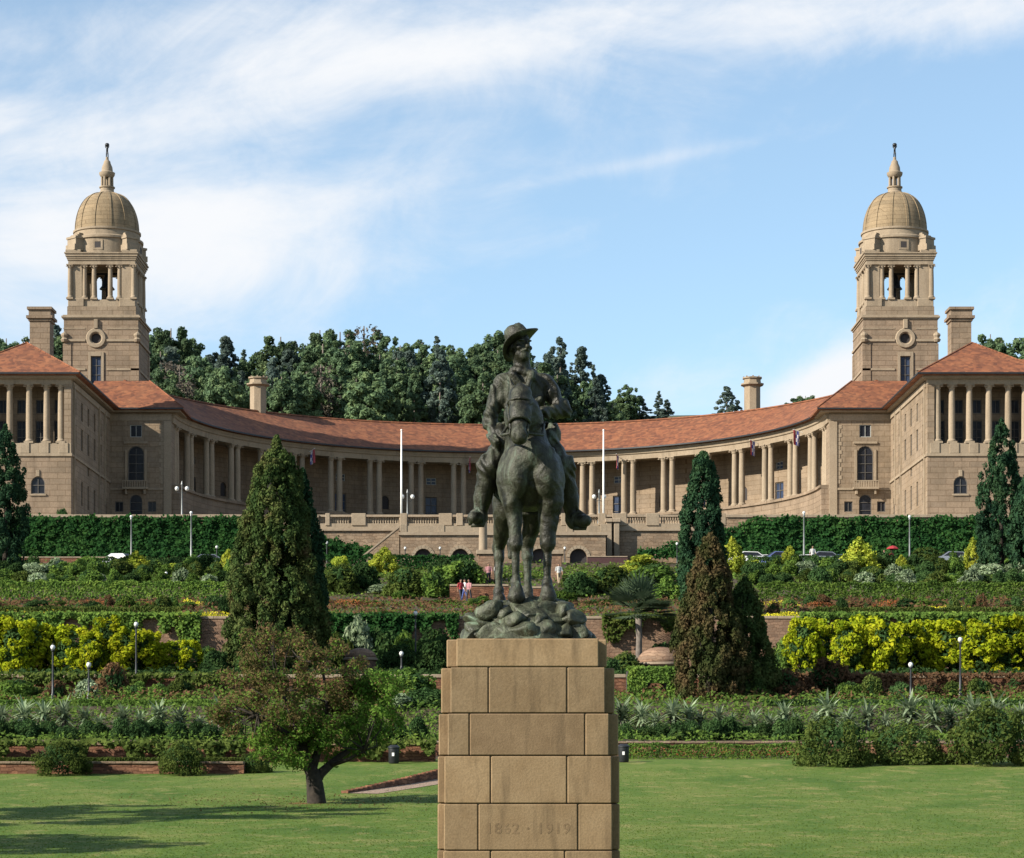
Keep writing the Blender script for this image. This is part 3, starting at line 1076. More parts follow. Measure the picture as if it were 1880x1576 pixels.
    c.box(cx - 1.5, cx + 1.5, 280.65, 283.75, zt - 1.3, zt - 1.0)
    c.box(cx - 1.25, cx + 1.25, 280.9, 283.5, zt - 1.0, zt - .3)
    c.box(cx - 1.42, cx + 1.42, 280.7, 283.7, zt - .3, zt)
    ch = c.build('chimney', M['sandr'], t)
    MB().box(cx - 1.0, cx + 1.0, 281.2, 283.2, zt, zt + .06).build('chimney_top', M['dark'], ch)
    # the lower range running on outwards
    MB().box(X(WO + .01), X(80), DF + 6, DF + 16, FC, 43.2).build('outer_range', M['sand'], t)
    for i in range(7):
        a = X(WO + 2.5 + i * 2.8)
        for z0, z1 in ((FC + 4.2, FC + 6.8), (FC + 9.8, FC + 12.0), (FC + 13.2, FC + 15.4)):
            fr = MB().wall((a, DF + 5.97, 0), (1, 0, 0), (0, -1, 0), rect(-.72, .72, z0 - .12, z1 + .12), [rect(-.58, .58, z0, z1)], .2).build('window', M['sandp'], t)
            MB().wall((a, DF + 5.985, 0), (1, 0, 0), (0, -1, 0), rect(-.58, .58, z0, z1), [], .04).build('pane', M['glass'], fr)
    V = [(X(WO + .3), DF + 5, 43.4), (X(80), DF + 5, 43.4), (X(80), DF + 17, 43.4), (X(WO + .3), DF + 17, 43.4), (X(WO - 3), DF + 11, 47.6), (X(76), DF + 11, 47.6)]
    MB().add(V, [(0, 1, 5, 4), (1, 2, 5), (2, 3, 4, 5), (3, 0, 4), (0, 1, 2, 3)]).build('outer_roof', M['roof'], t)

    # ---------------- corner block between wing and colonnade
    k = thing('corner_block', 'plain sandstone %s corner block with arched window, joining wing and colonnade' % side, 'building', (X(42.7), DB, FC))
    D_ = DB - .4
    IN = 39.0
    x0, x1 = sorted((X(IN), X(WI + .3)))
    O = (x0, D_, FC)
    m_ = X((919 - 250) * D_ / F) - x0 if s < 0 else X((1589 - 919) * D_ / F) - x0
    zz = lambda v: zat(v, D_) - FC
    hs = [rect(m_ - .7, m_ + .7, zz(803), zz(780)), arch(m_ - .95, m_ + .95, zz(884), zz(819)), arch(m_ - .75, m_ + .75, .05, zz(908)),
          rect(m_ - 2.5, m_ - 1.5, zz(940), zz(921)), rect(m_ + 1.4, m_ + 2.4, zz(940), zz(921))]
    MB().wall(O, U, Nn, rect(0, x1 - x0, 0, 43.7 - FC), hs, .5).build('front_wall', M['sand'], k)
    window_part(k, O, U, Nn, m_ - .7, m_ + .7, zz(803), zz(780), 1, False, 'wfr')
    window_part(k, O, U, Nn, m_ - .95, m_ + .95, zz(884), zz(819), 1, True, 'frame')
    window_part(k, O, U, Nn, m_ - .75, m_ + .75, .05, zz(908), 0, True, 'frame')
    window_part(k, O, U, Nn, m_ - 2.5, m_ - 1.5, zz(940), zz(921), 1)
    window_part(k, O, U, Nn, m_ + 1.4, m_ + 2.4, zz(940), zz(921), 1)
    xm = x0 + m_
    # balcony under the tall window
    bc = MB().box(xm - 1.5, xm + 1.5, D_ - .9, D_ - .01, zat(899, D_) - .02, zat(899, D_) + .22)
    for sx in (-1.2, 1.0):
        bc.prism([(xm + sx, D_ - .7), (xm + sx + .2, D_ - .7), (xm + sx + .2, D_ - .01), (xm + sx, D_ - .01)], zat(899, D_) - .6, zat(899, D_) - .03)
    bo = bc.build('balcony', M['sandp'], k)
    rl = MB().box(xm - 1.5, xm + 1.5, D_ - .88, D_ - .78, zat(885, D_), zat(885, D_) + .1)
    for i in range(11):
        xx = xm - 1.42 + i * .284
        rl.box(xx - .05, xx + .05, D_ - .87, D_ - .79, zat(899, D_) + .22, zat(885, D_))
    rl.build('railing', M['sandp'], bo)
    for sx in (-1, 1):
        MB().box(xm + sx * 1.15 - .14, xm + sx * 1.15 + .14, D_ - .12, D_ - .003, zat(884, D_), zat(826, D_)).build('window_pilaster', M['sandp'], k)
    MB().box(xm - 1.4, xm + 1.4, D_ - .2, D_ - .003, zat(815, D_), zat(811, D_)).build('window_hood', M['sandp'], k)
    MB().box(x0 - .1, x1, D_ - .12, D_ - .002, zat(900, D_), zat(896, D_)).build('band', M['sandp'], k)
    MB().box(x0 - .05, x1, D_ - .1, D_ - .002, 42.75, 43.5).build('cornice', M['sandp'], k)
    MB().box(X(IN), X(IN + .9), D_ - .16, D_ - .001, FC, 42.7).build('corner_pier', M['sandp'], k)
    MB().box(X(IN) - .004 * s, X(IN + .5), D_ + .02, D_ + 4.5, FC, 43.7).build('return_wall', M['sand'], k)
    qz = MB()
    for i in range(14):
        z = 35.3 + i * .5
        w = .55 if i % 2 else .35
        qz.box(X(IN + .92), X(IN + .92 + w), D_ - .05, D_ - .003, z, z + .46)
    qz.build('quoins', M['sandp'], k)
    # the block's own roof, hipped on the colonnade side
    ze = 44.16
    a0 = IN - 1.55
    V = [(X(a0), D_ - 1.15, ze), (X(WI + 3), D_ - 1.15, ze), (X(WI + 3), 297.5, 48.55), (X(42.6), 297.5, 48.55), (X(42.6), 306, 48.55), (X(WI + 3), 306, 48.55), (X(a0), 303, ze)]
    V += [(p[0], p[1], p[2] - .26) for p in (V[0], V[1], V[6])]
    b = MB().add(V, [(0, 1, 2, 3), (0, 3, 4, 6), (2, 3, 4, 5), (0, 1, 8, 7), (0, 7, 9, 6), (7, 8, 9)])
    r_ = b.build('roof', M['roof'], k)
    MB().tube([V[0], V[3]], .11, 6).build('hip_tiles', M['roof'], r_)
    MB().box(X(a0) + .0, X(WI - 1.2), D_ - 1.28, D_ - 1.15, ze - .2, ze - .03).build('gutter', M['iron'], r_)
    MB().box(X(a0 + .4), X(WI), D_ - .8, D_ + 5, 43.72, 43.88).build('soffit', M['sandp'], k)


wing(-1, 'left', 'right')
wing(1, 'right', 'left')

# ------------------------------------------------------------------ bell towers
TD = 304.7


def tower(s, side):
    cx = XC + s * 48.95
    cy = TD
    t = thing('bell_tower', 'domed sandstone %s bell tower with open belfry and dark figure on top' % side, 'tower', (cx, cy, FC))
    zz = lambda v: zat(v, float(np.interp(v, [357, 425], [TD, TD - 4.3])))
    hw_ = 4.55
    zc = zz(583)
    O = (cx - hw_, cy - hw_, FC)
    U, Nn = Vector((1, 0, 0)), Vector((0, -1, 0))
    wx = hw_ - .35 * s * -1 if False else hw_ + (-.6 if s < 0 else .6)
    yw0, yw1 = zz(697) - FC - .6, zz(655) - FC
    ck = zz(622) - FC
    ring = [(wx + .62 * math.cos(a * math.pi / 8), ck + .62 * math.sin(a * math.pi / 8)) for a in range(16)]
    MB().wall(O, U, Nn, rect(0, 2 * hw_, 0, zc - FC), [rect(wx - .62, wx + .62, yw0, yw1), ring], .6).build('front_wall', M['sandr'], t)
    MB().box(cx - hw_ + .01, cx + hw_ - .01, cy - hw_ + .62, cy + hw_, FC, zc - .02).build('shaft', M['sandr'], t)
    window_part(t, O, U, Nn, wx - .62, wx + .62, yw0, yw1, 1, gm='bluedoor')
    # surround of the window and the round opening, keystone over it
    xw = cx - hw_ + wx
    MB().box(xw - .95, xw - .64, cy - hw_ - .14, cy - hw_ - .003, FC + yw0, FC + yw1 + .5).build('window_surround', M['sandp'], t)
    MB().box(xw + .64, xw + .95, cy - hw_ - .14, cy - hw_ - .003, FC + yw0, FC + yw1 + .5).build('window_surround', M['sandp'], t)
    MB().box(xw - .635, xw + .635, cy - hw_ - .16, cy - hw_ - .003, FC + yw1 + .01, FC + yw1 + .5).build('lintel', M['sandp'], t)
    rg = MB()
    n = 20
    for q, (r0, d0) in enumerate(((1.25, -.05), (1.15, -.2), (.8, -.2), (.66, -.02))):
        for i in range(n):
            a = 2 * math.pi * i / n
            rg.v.append((xw + r0 * math.cos(a), cy - hw_ + d0, FC + ck + r0 * math.sin(a)))
    for q in range(3):
        for i in range(n):
            k = (i + 1) % n
            rg.f.append((q * n + i, q * n + k, (q + 1) * n + k, (q + 1) * n + i))
            rg.m.append(0)
    rg.build('round_surround', M['sandp'], t, smooth='auto')
    rp = MB().add([(p[0] + O[0], cy - hw_ + .3, p[1] + FC) for p in ring], [tuple(range(16))]).build('round_pane', M['dark'], t, recalc=False)
    MB().prism([(xw - .22, cy - hw_ - .3), (xw + .22, cy - hw_ - .3), (xw + .28, cy - hw_ - .004), (xw - .28, cy - hw_ - .004)], FC + ck + 1.2, zc - .3).build('keystone', M['sandp'], t)
    # string courses
    for zb, hgt, pr in ((zz(628), .28, .16), (zz(681), .25, .1), (zz(605), .14, .05)):
        for (xa, xb_, ya, yb_) in ((cx - hw_ - pr, xw - 1.3, cy - hw_ - pr, cy - hw_ - .003), (xw + 1.3, cx + hw_ + pr, cy - hw_ - pr, cy - hw_ - .003),
                                   (cx - hw_ - pr, cx - hw_ - .003, cy - hw_ + .0, cy + hw_), (cx + hw_ + .003, cx + hw_ + pr, cy - hw_ + .0, cy + hw_)):
            MB().box(xa, xb_, ya, yb_, zb, zb + hgt).build('string_course', M['sandp'], t)
    # corner strips
    for sx in (-1, 1):
        xa = cx + sx * (hw_ + .1)
        MB().box(xa, xa - sx * 1.0, cy - hw_ - .1, cy - hw_ - .002, 47, zz(632)).build('corner_strip', M['sandr'], t)
        xb_ = cx + sx * (hw_ + .102)
        MB().box(xb_, xb_ - sx * .1, cy - hw_ + .01, cy - hw_ + 1.1, 47, zz(632)).build('corner_strip', M['sandr'], t)
        MB().box(xb_, xb_ - sx * .1, cy + hw_ - 1.1, cy + hw_, 47, zz(632)).build('corner_strip', M['sandr'], t)
        MB().lathe([(.35, 0), (.5, .3), (.3, .5), (.45, .8), (.42, 1.0), (.12, 1.2), (.02, 1.3)], (cx + sx * (hw_ - .1), cy - hw_ - .05, zz(632) + .2), n=8).build('urn', M['sandp'], t)
    # cornice at the foot of the belfry
    cn = MB()
    for e, z0, z1 in ((.1, zc - .3, zc - .1), (.26, zc - .1, zc + .12), (.12, zc + .12, zc + .25)):
        cn.box(cx - hw_ - e, cx + hw_ + e, cy - hw_ - e, cy + hw_ + e, z0, z1)
    cn.build('cornice', M['sandp'], t)
    # belfry
    z0 = zc + .25
    z1 = zz(549)
    z2 = zz(485)
    z3 = zz(466)
    hb = 4.2
    MB().box(cx - hb, cx + hb, cy - hb, cy + hb, z0, z1 - .9).build('belfry_base', M['sand'], t)
    pier = 1.45
    for sx in (-1, 1):
        for sy in (-1, 1):
            px, py = cx + sx * (hb - pier / 2 - .32), cy + sy * (hb - pier / 2 - .32)
            MB().bbox(px - pier / 2, px + pier / 2, py - pier / 2, py + pier / 2, z1 - .9, z2, .03).build('belfry_pier', M['sandp'], t)
            MB().bbox(px - pier / 2 - .25, px + pier / 2 + .25, py - pier / 2 - .25, py + pier / 2 + .25, z1 - .89, z1 + .1, .05).build('pier_plinth', M['sandp'], t)
    tc = column_meshes(z2 - z1 - .98, .3, 'belfry_column', M['sandp'])
    for a in (-1, 1):
        for d, rr in ((-2.15, 0), (-1.0, 0), (1.0, 0), (2.15, 0)):
            put_column(t, tc, cx + d, cy + a * (hb - .55), z1, z2 - z1 - .98)
            if abs(d) > 0:
                put_column(t, tc, cx + a * (hb - .55), cy + d, z1, z2 - z1 - .98, R(90))
        for sx in (-1, 1):
            put_column(t, tc, cx + sx * (hb - .3), cy + a * (hb - .3), z1, z2 - z1 - .98)
    for a in (-1, 1):
        MB().box(cx - 2.6, cx + 2.6, cy + a * (hb - .8), cy + a * (hb - .3), z1 - .9, z1).build('belfry_parapet', M['sandp'], t) if a < 0 else \
            MB().box(cx - 2.6, cx + 2.6, cy + hb - .8, cy + hb - .3, z1 - .9, z1).build('belfry_parapet', M['sandp'], t)
        xa, xb_ = sorted((cx + a * (hb - .8), cx + a * (hb - .3)))
        MB().box(xa, xb_, cy - 2.6, cy + 2.6, z1 - .9, z1 + .003).build('belfry_parapet', M['sandp'], t)
    MB().lathe([(.05, 1.9), (.32, 1.8), (.45, 1.3), (.6, .5), (.95, .05), (.95, 0), (.8, 0)], (cx, cy, z2 - 2.3), n=16).build('bell', M['iron'], t, smooth='auto')
    MB().box(cx - 2.9, cx + 2.9, cy - .12, cy + .12, z2 - .5, z2 - .25).build('bell_beam', M['dark'], t)
    MB().box(cx - .16, cx + .16, cy - .16, cy + .16, z1 - .9, z2 - 2.0).build('bell_post', M['dark'], t)
    eb = MB()
    for e, a, b in ((0.0, z2, z2 + .5), (.1, z2 + .5, z2 + .7), (.3, z2 + .95, z3), (.18, z2 + .7, z2 + .95), (.42, z3, z3 + .16)):
        eb.box(cx - hb - e + .1, cx + hb + e - .1, cy - hb - e + .1, cy + hb + e - .1, a, b)
    eb.build('belfry_entablature', M['sandp'], t)
    for sx in (-1, 1):
        for sy in (-1, 1):
            MB().bbox(cx + sx * 3.45 - .95, cx + sx * 3.45 + .95, cy + sy * 3.45 - .95, cy + sy * 3.45 + .95, z3 + .17, z3 + .5, .04).build('buttress_foot', M['sandp'], t)
            bt = MB()
            n_ = (sx / math.sqrt(2), sy / math.sqrt(2))
            q_ = (-n_[1], n_[0])
            for w0, r0, r1, za, zb in ((.95, 3.4, 5.5, z3 + .5, z3 + 1.2), (.88, 3.4, 5.3, z3 + 1.2, zz(437)), (1.0, 3.4, 5.4, zz(437), zz(433)), (.75, 3.4, 4.95, zz(433), zz(429)), (.6, 3.4, 4.6, zz(429), zz(425))):
                bt.prism([(cx + n_[0] * r0 + q_[0] * w0, cy + n_[1] * r0 + q_[1] * w0), (cx + n_[0] * r1 + q_[0] * w0, cy + n_[1] * r1 + q_[1] * w0),
                          (cx + n_[0] * r1 - q_[0] * w0, cy + n_[1] * r1 - q_[1] * w0), (cx + n_[0] * r0 - q_[0] * w0, cy + n_[1] * r0 - q_[1] * w0)], za, zb)
            bt.build('buttress', M['sandp'], t)
    # drum, dome, lantern
    zd0, zd1 = z3 + .16, zz(416)
    dr = 3.98
    dd = 4.28
    MB().lathe([(dd, zd0), (dd, zz(436)), (dd + .2, zz(435)), (dd + .2, zz(431)), (dd - .05, zz(430)), (dr + .1, zz(428)), (dr + .06, zz(420)), (dr + .2, zz(419)), (dr + .2, zd1), (dr - .05, zd1 + .02)],
               (cx, cy, 0), n=48).build('drum', M['sandp'], t, smooth='auto')
    for ang in (0, 90, 180, 270):
        a = R(ang) + (R(-6) if s < 0 else R(6))
        ca, sa = math.cos(a - H), math.sin(a - H)
        q = Vector((cx + dd * ca, cy + dd * sa, zz(449)))
        tv = Vector((-sa, ca, 0))
        nv = Vector((ca, sa, 0))
        MB().wall(q + nv * .02, tv, nv, rect(-.62, .62, -.62, .62), [rect(-.38, .38, -.38, .38)], .3).build('drum_window_surround', M['sandp'], t)
        MB().wall(q + nv * .012, tv, nv, rect(-.38, .38, -.38, .38), [], .05).build('drum_window', M['dark'], t)
    prof = []
    zt = zz(357)
    for i in range(15):
        q = i / 14
        r_ = dr * .985 * math.cos(q * math.pi / 2 * .86) ** .82
        prof.append((max(r_, .95), zd1 + (zt - zd1) * math.sin(q * math.pi / 2 * .94) / math.sin(math.pi / 2 * .94)))
    dm = MB().lathe(prof, (cx, cy, 0), n=48).build('dome', M['dome'], t, smooth='auto')
    for i in range(12):
        a = R(30 * i + 15)
        rb = MB()
        tv = (-math.sin(a), math.cos(a))
        for j, (r_, z_) in enumerate(prof):
            w = .16 if j < 12 else .1
            for e, dz in ((-w, 0), (w, 0)):
                rr = r_ + .06
                rb.v.append((cx + rr * math.cos(a) + tv[0] * e, cy + rr * math.sin(a) + tv[1] * e, z_ + .05))
            for e, dz in ((-w, 0), (w, 0)):
                rr = r_ - .06
                rb.v.append((cx + rr * math.cos(a) + tv[0] * e, cy + rr * math.sin(a) + tv[1] * e, z_))
        for j in range(len(prof) - 1):
            o_ = j * 4
            rb.f += [(o_, o_ + 1, o_ + 5, o_ + 4), (o_ + 1, o_ + 3, o_ + 7, o_ + 5), (o_, o_ + 4, o_ + 6, o_ + 2)]
            rb.m += [0, 0, 0]
        rb.build('dome_rib', M['dome'], dm)
    lb = MB().lathe([(1.05, zt - .35), (1.05, zt + .15), (.85, zt + .3), (.85, zz(347)), (.98, zz(346)), (.98, zz(344)), (.5, zz(343.5))], (cx, cy, 0), n=16).build('lantern_base', M['sandp'], t, smooth='auto')
    for i in range(6):
        a = R(60 * i + 10)
        MB().lathe([(.17, zz(344)), (.15, zz(326))], (cx + .62 * math.cos(a), cy + .62 * math.sin(a), 0), n=8).build('lantern_column', M['sandp'], t, smooth='auto')
    MB().lathe([(.28, zz(344)), (.28, zz(326))], (cx, cy, 0), n=8).build('lantern_core', M['sandp'], t)
    MB().lathe([(.72, zz(326.5)), (.82, zz(325)), (.95, zz(322)), (1.0, zz(318)), (.72, zz(316)), (.66, zz(308)), (.45, zz(301)), (.4, zz(297)), (.2, zz(294)), (.18, zz(289))],
               (cx, cy, 0), n=16).build('lantern_cap', M['sandp'], t, smooth='auto')
    # bronze figure holding up a globe
    zb = zz(289.5)
    fg = MB()
    h = zz(264) - zb
    fg.tube([(cx - .1, cy, zb), (cx - .08, cy - .03, zb + h * .28), (cx - .02, cy, zb + h * .45)], [.06, .075, .1], 8)
    fg.tube([(cx + .12, cy + .05, zb), (cx + .1, cy - .02, zb + h * .28), (cx + .02, cy, zb + h * .45)], [.06, .075, .1], 8)
    fg.tube([(cx, cy, zb + h * .43), (cx, cy, zb + h * .58), (cx + .01, cy, zb + h * .72), (cx + .02, cy - .03, zb + h * .78)], [.12, .13, .17, .08], 10)
    fg.tube([(cx + .02, cy - .04, zb + h * .76), (cx + .02, cy - .05, zb + h * .84)], [.09, .07], 8)
    for sx in (-1, 1):
        fg.tube([(cx + sx * .15, cy, zb + h * .7), (cx + sx * .24, cy - .03, zb + h * .78), (cx + sx * .13, cy, zb + h * .9)], [.06, .05, .04], 6)
    f_ = fg.build('roof_figure', M['iron'], t, smooth=True)
    MB().lathe([(.02, 0), (.2, .06), (.28, .2), (.28, .3), (.2, .44), (.02, .5)], (cx, cy, zb + h - .42), n=12).build('globe', M['iron'], f_, smooth=True)


tower(-1, 'left')
tower(1, 'right')

# ------------------------------------------------------------------ terrace edge, balustrade, central stair wall
ZL = zat(946, 250)          # top of the parapet


def parapet(name, label, u0, u1):
    x0, x1 = xat(u0, 250), xat(u1, 250)
    t = thing(name, label, 'wall', ((x0 + x1) / 2, 250, 21.6))
    MB().box(x0, x1, 249.55, 250.25, 21.4, ZL - .3).build('wall_face', M['rubble'], t)
    n = int((x1 - x0) / 2)
    w = (x1 - x0) / n
    me = MB().bbox(.006, w - .006, 249.4, 250.4, ZL - .297, ZL, .02).mesh('coping_stone', M['coping'], ((x0 + x1) / 2, 250, 21.6))
    for i in range(n):
        link('coping_stone', me, t, (x0 + i * w, 0, random.uniform(-.01, .01)))
    return t


parapet('retaining_wall', 'ivy-covered retaining wall below the left wing, pale coping along its top', -200, 586)
parapet('retaining_wall', 'ivy-covered retaining wall below the right wing, pale coping along its top', 1332, 2080)

t = thing('balustraded_terrace_wall', 'sandstone terrace wall with balustrade behind the rider, below the colonnade', 'wall', (0, 250, 21.6))
xa, xb = xat(586, 250) + .004, xat(1332, 250) - .004
MB().box(xa, xb, 249.5, 250.25, 21.4, zat(976, 250)).build('wall_face', M['rubble'], t)
MB().box(xa, xb, 249.28, 250.3, zat(976, 250) + .003, zat(972, 250)).build('cornice', M['coping'], t)
MB().box(xa, xb, 249.62, 250.2, zat(972, 250) + .002, zat(962, 250)).build('base_course', M['sandp'], t)
MB().box(xa, xb, 249.55, 250.28, zat(950, 250), ZL).build('rail', M['coping'], t)
zb0, zb1 = zat(962, 250) + .002, zat(950, 250) - .002
bz = MB().lathe([(.09, 0), (.09, .05), (.06, .1), (.115, .26), (.06, .5), (.09, .58), (.09, zb1 - zb0)], n=8).mesh('baluster', M['sandp'], smooth='auto')
solid = ((598, 606), (646, 672), (735, 748), (806, 830), (838, 850), (905, 930), (988, 1012), (1030, 1066), (1098, 1112), (1124, 1150), (1186, 1210), (1262, 1290), (1318, 1332))
prev = 586
for a, b in solid:
    MB().bbox(xat(a, 250), xat(b, 250), 249.5, 250.26, zat(966, 250), ZL + .14, .03).build('pier', M['sandp'], t)
for u in np.arange(589, 1330, 4.6):
    if any(a - 2 < u < b + 2 for a, b in solid):
        continue
    link('baluster', bz, t, (xat(u, 250), 249.92 - 250, zb0 - 21.6))

# projecting stair landing with arched basement openings
DL = 244.0
t = thing('stair_landing', 'projecting rubble stair landing with arched basement openings below the balustrade', 'wall', (xat(919, DL), DL, 21.5))
x0, x1 = xat(735, DL), xat(1112, DL)
zt = zat(983, DL)
hs = []
for u in (777, 845, 1062, 990):
    a = xat(u, DL) - x0
    hs.append(arch(a - .85, a + .85, .1, zat(1008, DL) - 21.5, 10))
MB().wall((x0, DL, 21.5), (1, 0, 0), (0, -1, 0), rect(0, x1 - x0, 0, zt - 21.5), hs, .5).build('landing_wall', M['rubble'], t)
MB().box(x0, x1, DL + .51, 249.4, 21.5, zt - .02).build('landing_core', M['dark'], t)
MB().box(x0 - .2, x1 + .2, DL - .2, 249.3, zt + .003, zt + .3).build('landing_cornice', M['coping'], t)
MB().box(x0, x1, DL, DL + .45, zt + .303, zat(966, DL)).build('landing_parapet', M['sandp'], t)
for u in (735, 804, 870, 960, 1040, 1102):
    MB().bbox(xat(u, DL), xat(u + 12, DL), DL - .06, DL + .5, zt + .304, zat(963, DL), .02).build('parapet_pier', M['sandp'], t)
for u in (777, 845, 1062, 990):
    rg = MB()
    c = xat(u, DL)
    ztop = zat(1008, DL)
    for i in range(9):
        a0, a1 = math.pi * i / 9, math.pi * (i + 1) / 9 - .03
        q = []
        for r_ in (.88, 1.2):
            for a in (a0, a1):
                q.append((c + r_ * math.cos(a), ztop - .85 + r_ * math.sin(a)))
        fr = [(p[0], DL - .06, p[1]) for p in (q[0], q[1], q[3], q[2])]
        bk = [(p[0], DL - .002, p[2]) for p in fr]
        MB().add(fr + bk, [(0, 1, 2, 3), (0, 1, 5, 4), (1, 2, 6, 5), (2, 3, 7, 6), (3, 0, 4, 7)]).build('arch_stone', M['sandp'], t)
# flight of steps descending to the left of the landing, behind a sloping parapet
st = thing('stone_stair', 'stone stair descending left from the balustraded landing behind a sloping parapet', 'stair', (xat(705, DL), DL, 21.5))
n = 16
xs0, xs1 = xat(733, DL), xat(655, DL)
for i in range(n):
    xa_ = xs0 + (xs1 - xs0) * i / n
    xb_ = xs0 + (xs1 - xs0) * (i + 1) / n
    ztp = zt + (21.9 - zt) * (i + 1) / n
    MB().box(xb_, xa_, DL + .5, 249.4, 21.4, ztp).build('step', M['sandp'], st)
pp = [(xs0, 21.4), (xs0, zt + .75), (xs1, 22.1), (xs1, 21.4)]
MB().add([(a, DL + .05, b) for a, b in pp] + [(a, DL + .48, b) for a, b in pp], [(0, 1, 2, 3), (4, 5, 6, 7), (0, 1, 5, 4), (1, 2, 6, 5), (2, 3, 7, 6), (3, 0, 4, 7)]).build('sloping_parapet', M['rubble'], st)
pp = [(xs0, zt + .76), (xs0, zt + .95), (xs1, 22.3), (xs1, 22.11)]
MB().add([(a, DL, b) for a, b in pp] + [(a, DL + .53, b) for a, b in pp], [(0, 1, 2, 3), (4, 5, 6, 7), (0, 1, 5, 4), (1, 2, 6, 5), (2, 3, 7, 6), (3, 0, 4, 7)]).build('sloping_coping', M['coping'], st)
# engaged piers right of the landing
for u, w_ in ((1118, 'left'), (1132, 'right')):
    t = thing('wall_pier', 'tall stone pier against the terrace wall, %s one of the pair by the right flagpole' % w_, 'pillar', (xat(u, 249), 249, 21.6))
    MB().bbox(xat(u - 5, 249), xat(u + 5, 249), 248.5, 249.45, 21.5, zat(960, 249), .04).build('shaft', M['sandp'], t)
    MB().bbox(xat(u - 7, 249), xat(u + 7, 249), 248.35, 249.48, zat(960, 249) + .003, zat(953, 249), .04).build('cap', M['coping'], t)

# brick walls and gate piers of the middle steps, seen between the horse's legs
GD = 201.0
for u, w_ in ((893, 'left'), (1016, 'right')):
    t = thing('gate_pier', 'pale stone and brick gate pier %s of the middle steps, behind the horse' % w_, 'pillar', (xat(u, GD), GD, zg(GD)))
    MB().bbox(xat(u - 15, GD), xat(u + 15, GD), GD - 1, GD + .4, zg(GD) - .4, zat(1020, GD), .03).build('shaft', M['pinkwall'], t)
    MB().bbox(xat(u - 18, GD), xat(u + 18, GD), GD - 1.15, GD + .55, zat(1020, GD) + .003, zat(1012, GD), .03).build('cap', M['coping'], t)
    MB().lathe([(.3, 0), (.36, .05), (.3, 3.0), (.42, 3.1), (.42, 3.3)], (xat(u - 6, GD), GD - .3, zat(1012, GD) + .002), n=10).build('column', M['coping'], t, smooth='auto')
long_wall('brick_wall', 'red brick wall of the middle steps, left of the horse', 826, 934, 187, zg(187) - .5, zat(1074, 187), 'redwall', .5, .15)
long_wall('brick_wall', 'red brick wall of the middle steps, seen between the horse legs', 936, 1012, 187, zg(187) - .5, zat(1078, 187), 'redwall', .5, .15)
long_wall('brick_wall', 'short orange brick wall by the lamp left of the pedestal', 698, 792, 172, zg(172) - .4, zat(1122, 172), 'redwall', .4, .1)
# flagpoles on the terrace
for u, w_ in ((737, 'left of the rider'), (1108, 'right of the rider')):
    D_ = 251.5
    t = thing('flagpole', 'tall bare white flagpole %s on the terrace' % w_, 'flagpole', (xat(u, D_), D_, FC))
    x = xat(u, D_)
    MB().tube([(x, D_, FC), (x, D_, 31), (x, D_, zat(792, D_))], [.105, .1, .065], 10).build('pole', M['white'], t, smooth=True)
    MB().lathe([(.02, 0), (.09, .06), (.10, .12), (.07, .18), (.02, .2)], (x, D_, zat(792, D_)), n=10).build('finial', M['white'], t, smooth=True)
    MB().lathe([(.5, 0), (.5, .3), (.3, .4), (.24, .9)], (x, D_, FC), n=12).build('foot', M['sandp'], t)

# ------------------------------------------------------------------ sculpting: smooth-union distance fields, meshed by surface nets
def qmul_rot(euler):
    from mathutils import Euler
    return np.array(Euler(euler).to_matrix())


